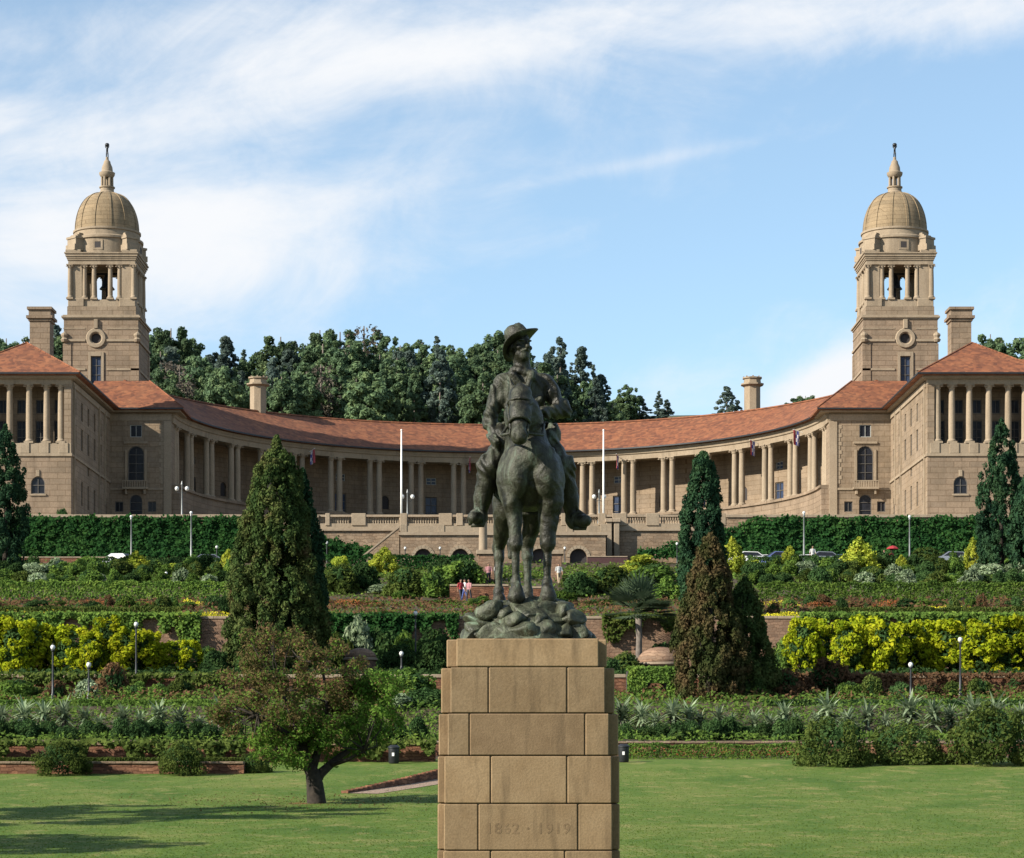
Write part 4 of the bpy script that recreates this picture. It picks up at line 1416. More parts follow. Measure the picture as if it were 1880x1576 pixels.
def field_mesh(prims, res, k=0.05, noise=None):
    """prims: ('c', a, b, ra, rb[, k]) tapered capsule; ('e', centre, radii[, euler[, k]]) ellipsoid; ('x', ...) carve an ellipsoid"""
    lo = np.array([1e9] * 3)
    hi = -lo
    for p in prims:
        if p[0] == 'c':
            r_ = max(p[3], p[4])
            for q in (p[1], p[2]):
                lo = np.minimum(lo, np.array(q) - r_)
                hi = np.maximum(hi, np.array(q) + r_)
        elif p[0] == 'e':
            r_ = max(p[2])
            lo = np.minimum(lo, np.array(p[1]) - r_)
            hi = np.maximum(hi, np.array(p[1]) + r_)
    lo -= res * 4
    hi += res * 4
    n = np.ceil((hi - lo) / res).astype(int) + 1
    ax = [lo[i] + np.arange(n[i]) * res for i in range(3)]
    Dd = np.full(n, 1.0, np.float32)
    for p in prims:
        kk = k
        if p[0] == 'c':
            a, b = np.array(p[1], float), np.array(p[2], float)
            r_ = max(p[3], p[4])
            bl, bh = np.minimum(a, b) - r_, np.maximum(a, b) + r_
            if len(p) > 5:
                kk = p[5]
        else:
            bl, bh = np.array(p[1]) - max(p[2]), np.array(p[1]) + max(p[2])
            if len(p) > 4:
                kk = p[4]
        mg = kk + res * 3
        i0 = np.maximum(0, np.floor((bl - mg - lo) / res).astype(int))
        i1 = np.minimum(n, np.ceil((bh + mg - lo) / res).astype(int) + 1)
        sl = tuple(slice(i0[i], i1[i]) for i in range(3))
        g = np.stack(np.meshgrid(*[ax[i][sl[i]] for i in range(3)], indexing='ij'), -1)
        if p[0] == 'c':
            ab = b - a
            t = np.clip(((g - a) @ ab) / max(1e-9, ab @ ab), 0, 1)
            d = np.linalg.norm(g - (a + t[..., None] * ab), axis=-1) - (p[3] + (p[4] - p[3]) * t)
        else:
            q = g - np.array(p[1])
            if len(p) > 3 and p[3] is not None:
                q = q @ qmul_rot(p[3])
            rr = np.array(p[2], float)
            k0 = np.linalg.norm(q / rr, axis=-1)
            k1 = np.linalg.norm(q / rr ** 2, axis=-1)
            d = k0 * (k0 - 1) / np.maximum(k1, 1e-6)
        cur = Dd[sl]
        if p[0] == 'x':
            h = np.clip(.5 - .5 * (cur + d) / kk, 0, 1)
            Dd[sl] = cur * (1 - h) + (-d) * h + kk * h * (1 - h)
        else:
            h = np.clip(.5 + .5 * (cur - d) / kk, 0, 1)
            Dd[sl] = cur * (1 - h) + d * h - kk * h * (1 - h)
    if noise is not None:
        g = np.stack(np.meshgrid(*ax, indexing='ij'), -1)
        Dd = Dd + noise(g)
    # surface nets
    s = Dd < 0
    c = np.zeros(n - 1, int)
    for dx in (0, 1):
        for dy in (0, 1):
            for dz in (0, 1):
                c += s[dx:n[0] - 1 + dx, dy:n[1] - 1 + dy, dz:n[2] - 1 + dz]
    act = (c > 0) & (c < 8)
    ids = -np.ones(n - 1, int)
    cells = np.argwhere(act)
    ids[act] = np.arange(len(cells))
    acc = np.zeros((len(cells), 3))
    cnt = np.zeros(len(cells))
    cor = [(0, 0, 0), (1, 0, 0), (0, 1, 0), (1, 1, 0), (0, 0, 1), (1, 0, 1), (0, 1, 1), (1, 1, 1)]
    for a_ in range(8):
        for b_ in range(a_ + 1, 8):
            df = np.array(cor[b_]) - np.array(cor[a_])
            if abs(df).sum() != 1:
                continue
            A = cells + cor[a_]
            B = cells + cor[b_]
            da = Dd[A[:, 0], A[:, 1], A[:, 2]]
            db = Dd[B[:, 0], B[:, 1], B[:, 2]]
            cr = (da < 0) != (db < 0)
            t = np.where(cr, da / np.where(cr, da - db, 1), 0)
            acc += np.where(cr[:, None], np.array(cor[a_]) + t[:, None] * df, 0)
            cnt += cr
    V = lo + (cells + acc / cnt[:, None]) * res
    faces = []
    for axn in range(3):
        o1, o2 = (axn + 1) % 3, (axn + 2) % 3
        sa = [slice(0, n[i]) for i in range(3)]
        sb = list(sa)
        sa[axn] = slice(0, n[axn] - 1)
        sb[axn] = slice(1, n[axn])
        ch = s[tuple(sa)] != s[tuple(sb)]
        e = np.argwhere(ch)
        e = e[(e[:, o1] > 0) & (e[:, o2] > 0) & (e[:, o1] < n[o1] - 1) & (e[:, o2] < n[o2] - 1)]
        pos = s[e[:, 0], e[:, 1], e[:, 2]]
        q = []
        for d1, d2 in ((0, 0), (1, 0), (1, 1), (0, 1)):
            f = e.copy()
            f[:, o1] -= 1 - d1
            f[:, o2] -= 1 - d2
            q.append(ids[f[:, 0], f[:, 1], f[:, 2]])
        q = np.stack(q, 1)
        q[~pos] = q[~pos][:, ::-1]
        faces.append(q)
    Fq = np.concatenate(faces)
    return V, Fq


def np_mesh(name, V, Fq, mats, smooth=True, mi=None):
    me = bpy.data.meshes.new(name)
    k = Fq.shape[1]
    me.vertices.add(len(V))
    me.vertices.foreach_set('co', np.asarray(V, np.float32).ravel())
    me.loops.add(Fq.size)
    me.loops.foreach_set('vertex_index', Fq.astype(np.int32).ravel())
    me.polygons.add(len(Fq))
    me.polygons.foreach_set('loop_start', np.arange(0, Fq.size, k, dtype=np.int32))
    if smooth:
        me.polygons.foreach_set('use_smooth', np.ones(len(Fq), bool))
    for m in (mats if isinstance(mats, (list, tuple)) else [mats]):
        me.materials.append(m)
    if mi is not None:
        me.polygons.foreach_set('material_index', mi.astype(np.int32))
    me.update(calc_edges=True)
    return me


# ------------------------------------------------------------------ pedestal
PD = 38.9           # distance of the pedestal's front face


def px(u, D=PD):
    return xat(u, D)


ped = thing('statue_pedestal', 'tall stepped sandstone pedestal of large blocks carrying the bronze rider', 'pedestal', (px(970), PD + 2.2, 0))
courses = [  # v top, v bottom, body u0, u1, front panel u0, u1, joints
    (1172, 1225, 820, 1114, 838, 1099, []),
    (1225, 1310, 810, 1128, 827, 1111, [897, 1041]),
    (1310, 1388, 805.5, 1135, 822, 1118, [862, 1074]),
    (1388, 1476, 804, 1137, 816, 1123, [901, 1041]),
    (1476, 1562, 803.5, 1137.5, 815, 1124, [878, 1061]),
    (1562, 1640, 803, 1138, 814, 1124.5, [901, 1037]),
]
rp_ = random.Random(3)
for ci, (v0, v1, b0, b1, f0, f1, js) in enumerate(courses):
    z1, z0 = zat(v0, PD), zat(v1, PD)
    if ci == 5:
        z0 = -.7
    g = .006
    e = .012 + .006 * ci                     # each course stands a little further out
    # set-back body: left and right halves, one block each
    yb0, yb1 = PD + .32 - e, PD + 4.5 + e
    xm = px(968, PD + .3)
    k_ = (PD + .32) / PD
    for a, b in ((px(b0) * k_, xm - g), (xm + g, px(b1) * k_)):
        ysp = [yb0, PD + 1.9, PD + 3.2, yb1] if ci % 2 else [yb0, PD + 1.4, PD + 2.6, yb1]
        for y0, y1 in zip(ysp[:-1], ysp[1:]):
            MB().bbox(a, b, y0 + (0 if y0 == yb0 else g), y1 - g, z0 + g, z1 - g, .018).build('stone_block', M['granite'], ped)
    # front panel blocks
    ed = [f0] + js + [f1]
    for i in range(len(ed) - 1):
        mt = 'grime' if (ci == 2 and i == 1) else 'granite'
        pr = rp_.uniform(-.008, .008)
        a = px(ed[i]) + (g if i else 0)
        b = px(ed[i + 1]) - (g if i < len(ed) - 2 else 0)
        if (ci, i) == (4, 1):
            # block with carved dates: the lettering is cut into the face
            blk = MB().bbox(a, b, PD - e, PD + .31 - e, z0 + g, z1 - g, .016).build('stone_block', M['granite'], ped)
            dates = (a, b, z0, z1, e, blk)
        else:
            MB().bbox(a, b, PD - e + pr, PD + .31 - e, z0 + g, z1 - g, .016).build('stone_block', M[mt], ped)
# dark core behind the open joints
core = MB()
core.box(px(842), px(1094), PD + .03, PD + 4.3, -.7, zat(1176, PD))
core.box(px(836), px(1100), PD + .05, PD + 4.2, -.7, zat(1229, PD))
core.box(px(818), px(1124), PD + .4, PD + 4.2, -.7, zat(1314, PD))
core.build('joint_bed', M['mortar'], ped)
# carved dates
fc = bpy.data.curves.new('carved_dates', 'FONT')
fc.body = '1862 \u00b7 1919'
fc.size = .235
fc.extrude = .006
fc.offset = .004
fc.align_x = 'CENTER'
fc.align_y = 'CENTER'
fc.space_character = 1.18
to = bpy.data.objects.new('carved_dates', fc)
COL.objects.link(to)
bpy.context.view_layer.update()
me = bpy.data.meshes.new_from_object(to)
bpy.data.objects.remove(to)
me.materials.clear()
me.materials.append(M['grime'])
a, b, z0, z1, e, blk = dates
ob_ = tag(link('carved_dates', me, blk, tuple(np.array(((a + b) / 2, PD - e + .0035, (z0 + z1) / 2 - .03)) - OFF[ped.name])), kind='stuff')
ob_.rotation_euler = (R(90), 0, 0)

# ------------------------------------------------------------------ the bronze rider
SC = 1.68                       # over life size
DS = 40.3
ZT = zat(1172, PD)              # top of the pedestal
ZH = zat(1097, DS)              # where the hooves stand
stt = thing('equestrian_statue', 'green-brown bronze statue of a hatted rider on horseback, facing the lawn', 'statue', (xat(970, DS), DS, ZT))
o_s = np.array((xat(970, DS), DS, ZT))


def S2W(V):
    """sculpture units (1 = life-size metre, feet at 0) to statue-local metres"""
    V = np.asarray(V, float) * SC
    V[..., 2] += ZH - ZT
    return V


HO = []
yaw = lambda x, y, z: (x - .085 * y, y, z)


def C_(L, a, b, ra, rb, k=None):
    L.append(('c', yaw(*a), yaw(*b), ra, rb) + ((k,) if k else ()))


def E_(L, c, r, eu=None, k=.05):
    L.append(('e', yaw(*c), r, eu, k))


# trunk
E_(HO, (.02, .12, 1.23), (.29, .30, .35))
E_(HO, (.02, .62, 1.22), (.325, .62, .33))
E_(HO, (.02, 1.22, 1.27), (.275, .40, .33))
E_(HO, (.02, .42, 1.47), (.17, .35, .14))
E_(HO, (-.11, -.10, 1.19), (.14, .14, .23), None, .025)      # breast muscles
E_(HO, (.16, -.10, 1.19), (.14, .14, .23), None, .025)
for sx in (-1, 1):                                            # veins and folds of the breast
    C_(HO, (.02 + sx * .05, -.17, 1.36), (.02 + sx * .24, -.02, 1.02), .03, .02, .03)
    C_(HO, (.02 + sx * .20, -.08, 1.42), (.02 + sx * .27, .04, 1.12), .035, .02, .03)
E_(HO, (.02, -.08, 1.38), (.20, .16, .18))
# neck and head
C_(HO, (.02, .25, 1.45), (-.05, .02, 1.78), .235, .165, .08)
C_(HO, (-.05, .02, 1.78), (-.09, -.10, 1.94), .165, .115, .08)
C_(HO, (-.09, -.14, 1.95), (-.105, -.27, 1.76), .105, .098)
C_(HO, (-.105, -.27, 1.76), (-.125, -.40, 1.54), .098, .068)
E_(HO, (-.10, -.15, 1.81), (.105, .13, .14), None, .04)
E_(HO, (-.125, -.41, 1.52), (.078, .075, .085), None, .04)
for sx in (-1, 1):
    E_(HO, (-.1 + sx * .085, -.24, 1.87), (.028, .04, .035), None, .02)           # brow over the eye
    E_(HO, (-.125 + sx * .045, -.46, 1.52), (.03, .025, .035), None, .02)
    HO.append(('x', yaw(-.125 + sx * .045, -.49, 1.515), (.018, .02, .022), None, .015))
    C_(HO, (-.09 + sx * .068, -.09, 2.01), (-.09 + sx * .098, -.10, 2.12), .036, .010, .02)   # ears
# forelock and mane
C_(HO, (-.09, -.15, 2.04), (-.10, -.26, 1.86), .04, .018, .02)
for i in range(9):
    q = i / 8
    y0, z0 = -.06 + .36 * q, 2.03 - .46 * q
    C_(HO, (-.07 + .05 * q, y0 + .02, z0), (.06 + .08 * q, y0 - .02, z0 - .2), .05, .016, .03)
# forelegs
for sx, hx, hy, ly in ((1, .19, .04, 0), (-1, -.13, -.07, -.03)):
    x = .02 + sx * (.185 if sx > 0 else .165)
    E_(HO, (x + sx * .02, .08, 1.16), (.14, .22, .28), None, .05)
    E_(HO, (x + sx * .01, .02 + ly, .97), (.115 + .015 * sx, .15, .19), None, .035)
    C_(HO, (x, .04 + ly, .92), (hx + .0, hy, .54), .108 + .012 * sx, .064 + .01 * sx, .03)
    E_(HO, (hx, hy - .005, .52), (.068, .07, .085), None, .03)
    C_(HO, (hx, hy, .50), (hx, hy + .01, .18), .043, .036, .02)
    E_(HO, (hx, hy + .015, .155), (.052, .056, .05), None, .015)
    C_(HO, (hx, hy + .005, .14), (hx, hy - .05, .075), .047, .055, .02)
    C_(HO, (hx, hy - .055, .065), (hx, hy - .07, .0), .066, .088, .015)
# hind legs
for sx, hx, hy in ((-1, -.185, 1.32), (1, .10, 1.2)):
    x = .02 + sx * .15
    E_(HO, (x, 1.15, 1.12), (.14, .26, .30), None, .05)
    C_(HO, (x, 1.05, .97), (hx, hy + .05, .60), .125, .062, .05)
    C_(HO, (hx, hy + .07, .62), (hx, hy, .50), .055, .058, .03)
    C_(HO, (hx, hy, .52), (hx, hy - .02, .17), .046, .038, .02)
    E_(HO, (hx, hy - .015, .155), (.056, .06, .055), None, .02)
    C_(HO, (hx, hy - .02, .14), (hx, hy - .075, .075), .047, .055, .02)
    C_(HO, (hx, hy - .08, .065), (hx, hy - .095, .0), .066, .085, .015)
# tail
C_(HO, (.02, 1.60, 1.40), (.0, 1.76, 1.10), .06, .085)
C_(HO, (.0, 1.76, 1.10), (-.03, 1.72, .55), .085, .03)


def sculpt_noise(amp, f):
    return lambda g: (amp * (.55 * np.sin(g[..., 0] * f * 2.3 + 3 * np.sin(g[..., 2] * f * .9)) * np.sin(g[..., 2] * f * 1.7 + g[..., 1] * f) + np.sin(g[..., 0] * f + 2.1 * np.sin(g[..., 2] * f * .6)) * np.sin(g[..., 1] * f * .9 + 1.3) * np.sin(g[..., 2] * f * .8 + .7 * np.sin(g[..., 0] * f)))).astype(np.float32)


V, Fq = field_mesh(HO, .012, .042, sculpt_noise(.0062, 19))
horse = link('horse', np_mesh('horse', S2W(V), Fq, M['bronze']), stt)

RI = []


def RC_(a, b, ra, rb, k=.03):
    RI.append(('c', a, b, ra, rb, k))


def RE_(c, r, eu=None, k=.03):
    RI.append(('e', c, r, eu, k))


# torso in a belted coat
RE_((-.04, .50, 2.03), (.215, .15, .25), None, .06)
RE_((-.03, .52, 1.80), (.185, .15, .20), None, .06)
RE_((-.02, .56, 1.65), (.25, .22, .15), None, .06)
RE_((-.05, .50, 2.21), (.25, .105, .085), None, .05)
RC_((-.05, .50, 2.22), (-.07, .46, 2.45), .092, .08)
# coat skirts over the saddle
RE_((-.24, .50, 1.56), (.11, .26, .22), (0, R(-14), 0), .05)
RE_((.21, .50, 1.56), (.11, .26, .22), (0, R(14), 0), .05)
# collar, lapels and neckerchief
for i in range(14):
    a = 2 * math.pi * i / 14
    RE_((-.055 + .105 * math.cos(a), .485 + .09 * math.sin(a), 2.275 + .022 * math.sin(a * 2)), (.036, .034, .042), None, .02)
RC_((-.15, .37, 2.24), (-.04, .345, 2.06), .04, .022)
RC_((.04, .37, 2.24), (-.03, .345, 2.06), .04, .022)
RC_((-.04, .345, 2.05), (-.035, .36, 1.78), .018, .018, .015)
RC_((-.2, .38, 2.12), (-.22, .38, 1.8), .02, .02, .02)
for i in range(16):                                                     # belt
    a = 2 * math.pi * i / 16
    RE_((-.03 + .195 * math.cos(a), .52 + .16 * math.sin(a), 1.765), (.045, .04, .03), None, .012)
# pockets
RE_((-.14, .375, 1.99), (.055, .03, .05), None, .012)
RE_((.07, .375, 1.99), (.055, .03, .05), None, .012)
# the arm on the viewer's left hangs to the thigh
RC_((-.25, .50, 2.17), (-.385, .52, 1.80), .098, .073, .04)
RC_((-.385, .52, 1.80), (-.345, .33, 1.60), .073, .052)
RE_((-.372, .52, 1.86), (.085, .085, .05), None, .015)
RE_((-.376, .46, 1.73), (.082, .082, .04), None, .015)
# the other is bent, the hand gathering the reins over the withers
RC_((.17, .50, 2.17), (.355, .53, 1.90), .098, .078, .04)
RC_((.355, .53, 1.90), (.14, .24, 1.85), .078, .052)
RE_((.30, .50, 1.97), (.085, .085, .05), (0, R(30), 0), .015)


def fist(c, fw, out, thumb):
    """closed hand: palm, four curled fingers, thumb leaving its side"""
    c, fw, out, th = (np.array(q, float) for q in (c, fw, out, thumb))
    sp = np.cross(fw, out)
    sp /= np.linalg.norm(sp)
    RI.append(('e', tuple(c), (.048, .048, .048), None, .02))
    for i in range(4):
        o_ = sp * (.033 - .022 * i)
        l_ = (.046, .052, .049, .040)[i]
        p0 = c + fw * .03 + o_
        p1 = p0 + fw * l_ * .75 + out * .012
        p2 = p1 + out * l_ * .7
        p3 = p2 - fw * l_ * .6
        for q0, q1, r0, r1 in ((p0, p1, .0135, .0125), (p1, p2, .0125, .0115), (p2, p3, .0115, .0095)):
            RI.append(('c', tuple(q0), tuple(q1), r0, r1, .005))
    t0 = c + sp * .036 - fw * .012
    t1 = t0 + th * .035 + fw * .02
    t2 = t1 + fw * .03 + out * .012
    RI.append(('c', tuple(t0), tuple(t1), .015, .0135, .006))
    RI.append(('c', tuple(t1), tuple(t2), .0135, .010, .005))


fist((-.325, .275, 1.565), (.15, -.75, -.64), (.75, -.2, .2), (.3, -.2, .9))
fist((.095, .185, 1.835), (-.6, -.75, -.1), (-.1, .1, -.98), (-.3, -.3, .9))
# legs: breeches and high boots
RC_((-.15, .56, 1.62), (-.375, .28, 1.33), .155, .118, .05)
RC_((-.375, .30, 1.33), (-.45, .40, 1.02), .112, .088, .03)
RC_((-.45, .40, 1.02), (-.475, .42, .87), .088, .066)
RC_((-.475, .44, .83), (-.54, .18, .80), .075, .06)
RC_((-.475, .47, .83), (-.475, .47, .78), .045, .04)
RE_((-.44, .385, 1.12), (.09, .09, .03), None, .012)
RC_((.12, .56, 1.62), (.345, .28, 1.31), .155, .118, .05)
RC_((.345, .30, 1.31), (.415, .40, 1.00), .112, .088, .03)
RC_((.415, .40, 1.00), (.445, .42, .83), .088, .066)
RC_((.445, .44, .80), (.565, .20, .77), .075, .06)
RC_((.445, .47, .80), (.445, .47, .75), .045, .04)
RE_((.41, .385, 1.10), (.09, .09, .03), None, .012)
# head turned to the viewer's right
hd = np.array((-.075, .44, 2.53))
HS = 1.2
ya = R(30)
fw_ = np.array((math.sin(ya), -math.cos(ya), .06))
rt_ = np.array((math.cos(ya), math.sin(ya), 0))
up_ = np.array((0, 0, 1.0))


def hp(r, f, u):
    return tuple(hd + (rt_ * r + fw_ * f + up_ * u) * HS)


he = (0, 0, ya)
_n = len(RI)
RE_(hp(0, -.015, .03), (.080, .100, .105), he, .03)
RE_(hp(0, .025, -.055), (.062, .075, .075), he, .03)
RE_(hp(0, .062, -.095), (.040, .036, .032), he, .02)           # chin
RC_(hp(0, .085, .022), hp(0, .118, -.022), .013, .019, .012)   # nose
for sx in (-1, 1):
    RE_(hp(sx * .033, .078, .035), (.030, .016, .011), he, .012)    # brow
    RI.append(('x', hp(sx * .033, .098, .010), (.020, .020, .013), he, .01))
    RE_(hp(sx * .033, .076, .008), (.013, .012, .010), he, .006)    # eye
    RE_(hp(sx * .048, .062, -.022), (.026, .024, .022), he, .015)   # cheek
    RE_(hp(sx * .082, -.015, -.01), (.012, .024, .034), he, .008)   # ear
    RC_(hp(sx * .006, .100, -.045), hp(sx * .036, .084, -.055), .012, .008, .006)   # moustache
RI.append(('x', hp(0, .108, -.060), (.026, .016, .005), he, .006))
RE_(hp(0, .088, -.070), (.022, .013, .009), he, .006)
RE_(hp(0, -.075, -.03), (.075, .045, .085), he, .03)           # hair at the nape
for i in range(_n, len(RI)):
    q = list(RI[i])
    if q[0] in 'ex':
        q[2] = tuple(w * HS for w in q[2])
    else:
        q[3] *= HS
        q[4] *= HS
    RI[i] = tuple(q)


def coat_folds(g):
    x, y, z = g[..., 0], g[..., 1], g[..., 2]
    w = np.clip((2.27 - z) / .1, 0, 1) * np.clip((z - 1.1) / .2, 0, 1)
    return (w * (.016 * np.sin(x * 34 + 8 * z + 3 * np.sin(z * 11)) * np.sin(z * 13 + 5 * x + y * 9) + .006 * np.sin(x * 78 + z * 37 + 2 * np.sin(z * 20)))).astype(np.float32)


V, Fq = field_mesh(RI, .0085, .03, coat_folds)
rider = link('rider', np_mesh('rider', S2W(V), Fq, M['bronze']), stt)

# slouch hat: crown and turned-up brim
hm = MB()
nseg = 40
rings = [(.0, .146, 0), (.040, .145, 0), (.072, .130, 0), (.091, .095, 0), (.100, .050, 0), (.104, .010, 0), (.122, .003, .15), (.150, -.004, .6), (.178, -.010, 1.0), (.181, -.018, 1.0),
         (.150, -.016, .6), (.110, -.006, .1), (.094, -.004, 0), (.0, .02, 0)]
pts = []
for r_, z_, w_ in rings:
    for i in range(nseg):
        a = 2 * math.pi * i / nseg
        # dented crown; brim dips at the back and lifts over the brow
        lift = w_ * (.05 * math.cos(a - R(90)) + .03 * math.cos(2 * (a - R(20))))
        dz = -.012 * math.exp(-((r_ * math.cos(a)) / .03) ** 2) if z_ > .12 else 0
        pts.append((r_ * math.cos(a) * .98, r_ * math.sin(a) * 1.06, z_ + lift + dz))
pts = np.array(pts)
tilt = np.array((Matrix.Rotation(ya - R(180) * 0, 3, 'Z') @ Matrix.Rotation(R(-18), 3, 'X') @ Matrix.Rotation(R(-24), 3, 'Y') @ Matrix.Rotation(R(180), 3, 'Z')))
pts = (pts * HS) @ tilt.T + hd + np.array((-.012, .01, .062))
for j in range(len(rings) - 1):
    for i in range(nseg):
        k_ = (i + 1) % nseg
        hm.f.append((j * nseg + i, j * nseg + k_, (j + 1) * nseg + k_, (j + 1) * nseg + i))
        hm.m.append(0)
hm.v = [tuple(p) for p in S2W(pts)]
hm.build('hat', M['bronze'], rider, smooth=True, off=(0, 0, 0))

# saddle cloth, girth, bridle, reins, stirrups
SA = []
C_(SA, (-.02, .30, 1.60), (-.02, .85, 1.62), .06, .06)
V, Fq = field_mesh([('e', (-.02, .55, 1.44), (.375, .36, .24), None, .05), ('e', (-.02, .85, 1.58), (.2, .09, .12), None, .05), ('e', (-.02, .27, 1.62), (.10, .07, .09), None, .05),
                    ('x', (-.0, .55, 1.05), (.8, .8, .17), None, .03)], .016, .05, sculpt_noise(.006, 30))
link('saddle', np_mesh('saddle', S2W(V), Fq, M['bronze']), stt)


def strap(pts, r_, name, parent=None, n=6):
    mb = MB().tube([tuple(p) for p in S2W(np.array(pts))], r_ * SC, n)
    return mb.build(name, M['bronze'], parent or stt, smooth=True, off=(0, 0, 0))


def ring(c, rx, ry, eu, r_, name, parent=None, n=20):
    m_ = qmul_rot(eu)
    return strap([tuple(np.array(c) + m_ @ np.array((rx * math.cos(2 * math.pi * i / n), ry * math.sin(2 * math.pi * i / n), 0))) for i in range(n + 1)], r_, name, parent)


br = ring(yaw(-.115, -.34, 1.66), .096, .102, (R(-30), 0, 0), .018, 'bridle')
ring(yaw(-.10, -.20, 1.87), .112, .105, (R(-20), 0, 0), .017, 'brow_band', br)
for sx in (-1, 1):
    strap([yaw(-.10 + sx * .11, -.17, 1.89), yaw(-.11 + sx * .103, -.25, 1.77), yaw(-.12 + sx * .088, -.33, 1.67), yaw(-.125 + sx * .078, -.40, 1.55)], .015, 'cheek_strap', br)
    ring(yaw(-.125 + sx * .088, -.39, 1.555), .035, .035, (0, R(90), 0), .009, 'bit_ring', br, 12)
    strap([yaw(-.125 + sx * .09, -.39, 1.55), yaw(-.08 + sx * .2, -.2, 1.56), (sx * .17 - .02, .05, 1.70), (.07, .16, 1.81)], .015, 'rein')
    x = -.505 if sx < 0 else .505
    z = .79 if sx < 0 else .76
    y = .30
    st_ = strap([(x * .83, .36, 1.15), (x * .97, y + .06, z + .11)], .018, 'stirrup_leather')
    strap([(x - .062, y, z - .055), (x - .07, y, z), (x - .05, y, z + .07), (x, y, z + .11), (x + .05, y, z + .07), (x + .07, y, z), (x + .062, y, z - .055), (x - .062, y, z - .055)], .024, 'stirrup_iron', st_)
strap([yaw(-.3, .42, 1.35), yaw(-.29, .42, 1.05), yaw(-.1, .42, .86), yaw(.14, .42, .86), yaw(.33, .42, 1.05), yaw(.34, .42, 1.35)], .02, 'girth')

# belt, bandolier and buttons of the coat
bl = ring((-.03, .52, 1.765), .222, .186, (0, 0, 0), .021, 'belt', rider, 32)
strap([(-.22, .40, 2.18), (-.12, .335, 2.05), (.02, .335, 1.93), (.15, .39, 1.80)], .02, 'bandolier', rider)
for i in range(4):
    c = S2W(np.array((-.035, .338 + .006 * i, 2.03 - .07 * i)))
    MB().lathe([(.005, -.02), (.022, -.01), (.026, .0), (.02, .02), (.004, .028)], tuple(c), n=8).build('button', M['bronze'], rider, smooth=True, off=(0, 0, 0))

# rocky bronze base
rr_ = np.random.default_rng(21)
hgt = ZH - ZT
bx0, bx1 = xat(838, 40) - o_s[0], xat(1096, 40) - o_s[0]
cxr, hwx = (bx0 + bx1) / 2, (bx1 - bx0) / 2 * .93
mnd = MB()
nu, nv = 24, 30
for j in range(nv + 1):
    for i in range(nu + 1):
        a, b = -1 + 2 * i / nu, -1 + 2 * j / nv
        d = (abs(a) ** 2.6 + abs(b) ** 3.2)
        z = max(0.0, min(1.0, (1.0 - d) * 1.35))
        mnd.v.append((cxr + a * hwx * .9, 1.15 + b * 2.02, .005 + (hgt - .05) * z + .03 * math.sin(a * 9 + b * 7)))
for j in range(nv):
    for i in range(nu):
        k_ = j * (nu + 1) + i
        mnd.f.append((k_, k_ + 1, k_ + nu + 2, k_ + nu + 1))
        mnd.m.append(0)
mo = mnd.build('rock_base', M['bronze_rock'], stt, smooth=True, off=(0, 0, 0), recalc=False)
import bmesh
rock_me = []
for q in range(6):
    bm = bmesh.new()
    bmesh.ops.create_icosphere(bm, subdivisions=3, radius=1)
    pl = [(Vector(rr_.normal(size=3)).normalized(), rr_.uniform(.5, .85)) for _ in range(11)]
    for v_ in bm.verts:
        c_ = v_.co.copy()
        for n_, d_ in pl:
            ex = c_.dot(n_) - d_
            if ex > 0:
                c_ -= n_ * ex
        v_.co = c_ * (1 + .04 * math.sin(c_.x * 7 + q) * math.sin(c_.z * 8))
    me = bpy.data.meshes.new('rock')
    bm.to_mesh(me)
    bm.free()
    me.polygons.foreach_set('use_smooth', [True] * len(me.polygons))
    me.materials.append(M['bronze_rock'])
    rock_me.append(me)


def rock(x, y, z, r_, q):
    o = link('rock', rock_me[q % 6], stt, (x, y, z))
    o.scale = (r_ * rr_.uniform(.95, 1.35), r_ * rr_.uniform(.8, 1.1), r_ * rr_.uniform(.62, .82))
    o.rotation_euler = (rr_.uniform(-.35, .35), rr_.uniform(-.35, .35), rr_.uniform(0, 6.3))


q = 0
for row, (yy, zf, cnt_, sp) in enumerate(((-.62, .17, 8, .86), (-.46, .42, 7, .72), (-.28, .64, 6, .58), (-.06, .76, 6, .5))):
    for i in range(cnt_):
        a = -1 + 2 * (i + .5) / cnt_ + rr_.uniform(-.06, .06)
        rock(cxr + a * hwx * sp, yy + .35 * a * a, hgt * zf, rr_.uniform(.19, .30), q)
        q += 1
for sx in (-1, 1):
    for j in range(9):
        for lvl, (f_, zf) in enumerate(((.83, .15), (.72, .45), (.56, .68))):
            yy = -.3 + j * .4 + rr_.uniform(-.08, .08)
            rock(cxr + sx * hwx * (f_ + rr_.uniform(-.03, .03)) * (1 - .04 * max(0, j - 6)), yy, hgt * zf, rr_.uniform(.19, .28), q)
            q += 1
for i in range(7):
    rock(cxr + (-1 + 2 * (i + .5) / 7) * hwx * .8, 3.05, hgt * .25, .24, q + i)

# ------------------------------------------------------------------ plants
def leaf_mesh(name, P, Nr, size, mats, aspect=.55, mi=None, rg=None, droop=0.0):
    """one diamond-shaped leaf (or leaf spray) per point"""
    rg = rg or rng
    n = len(P)
    Nr = Nr / np.maximum(1e-6, np.linalg.norm(Nr, axis=1))[:, None]
    t = rg.normal(size=(n, 3))
    t[:, 2] -= droop
    t -= (t * Nr).sum(1)[:, None] * Nr
    t /= np.maximum(1e-6, np.linalg.norm(t, axis=1))[:, None]
    b = np.cross(Nr, t)
    s = np.broadcast_to(size, (n,))[:, None]
    V = np.stack([P - t * s, P + b * s * aspect + Nr * s * .12, P + t * s, P - b * s * aspect + Nr * s * .12], 1).reshape(-1, 3)
    Fq = np.arange(4 * n).reshape(n, 4)
    return np_mesh(name, V, Fq, mats, False, mi)


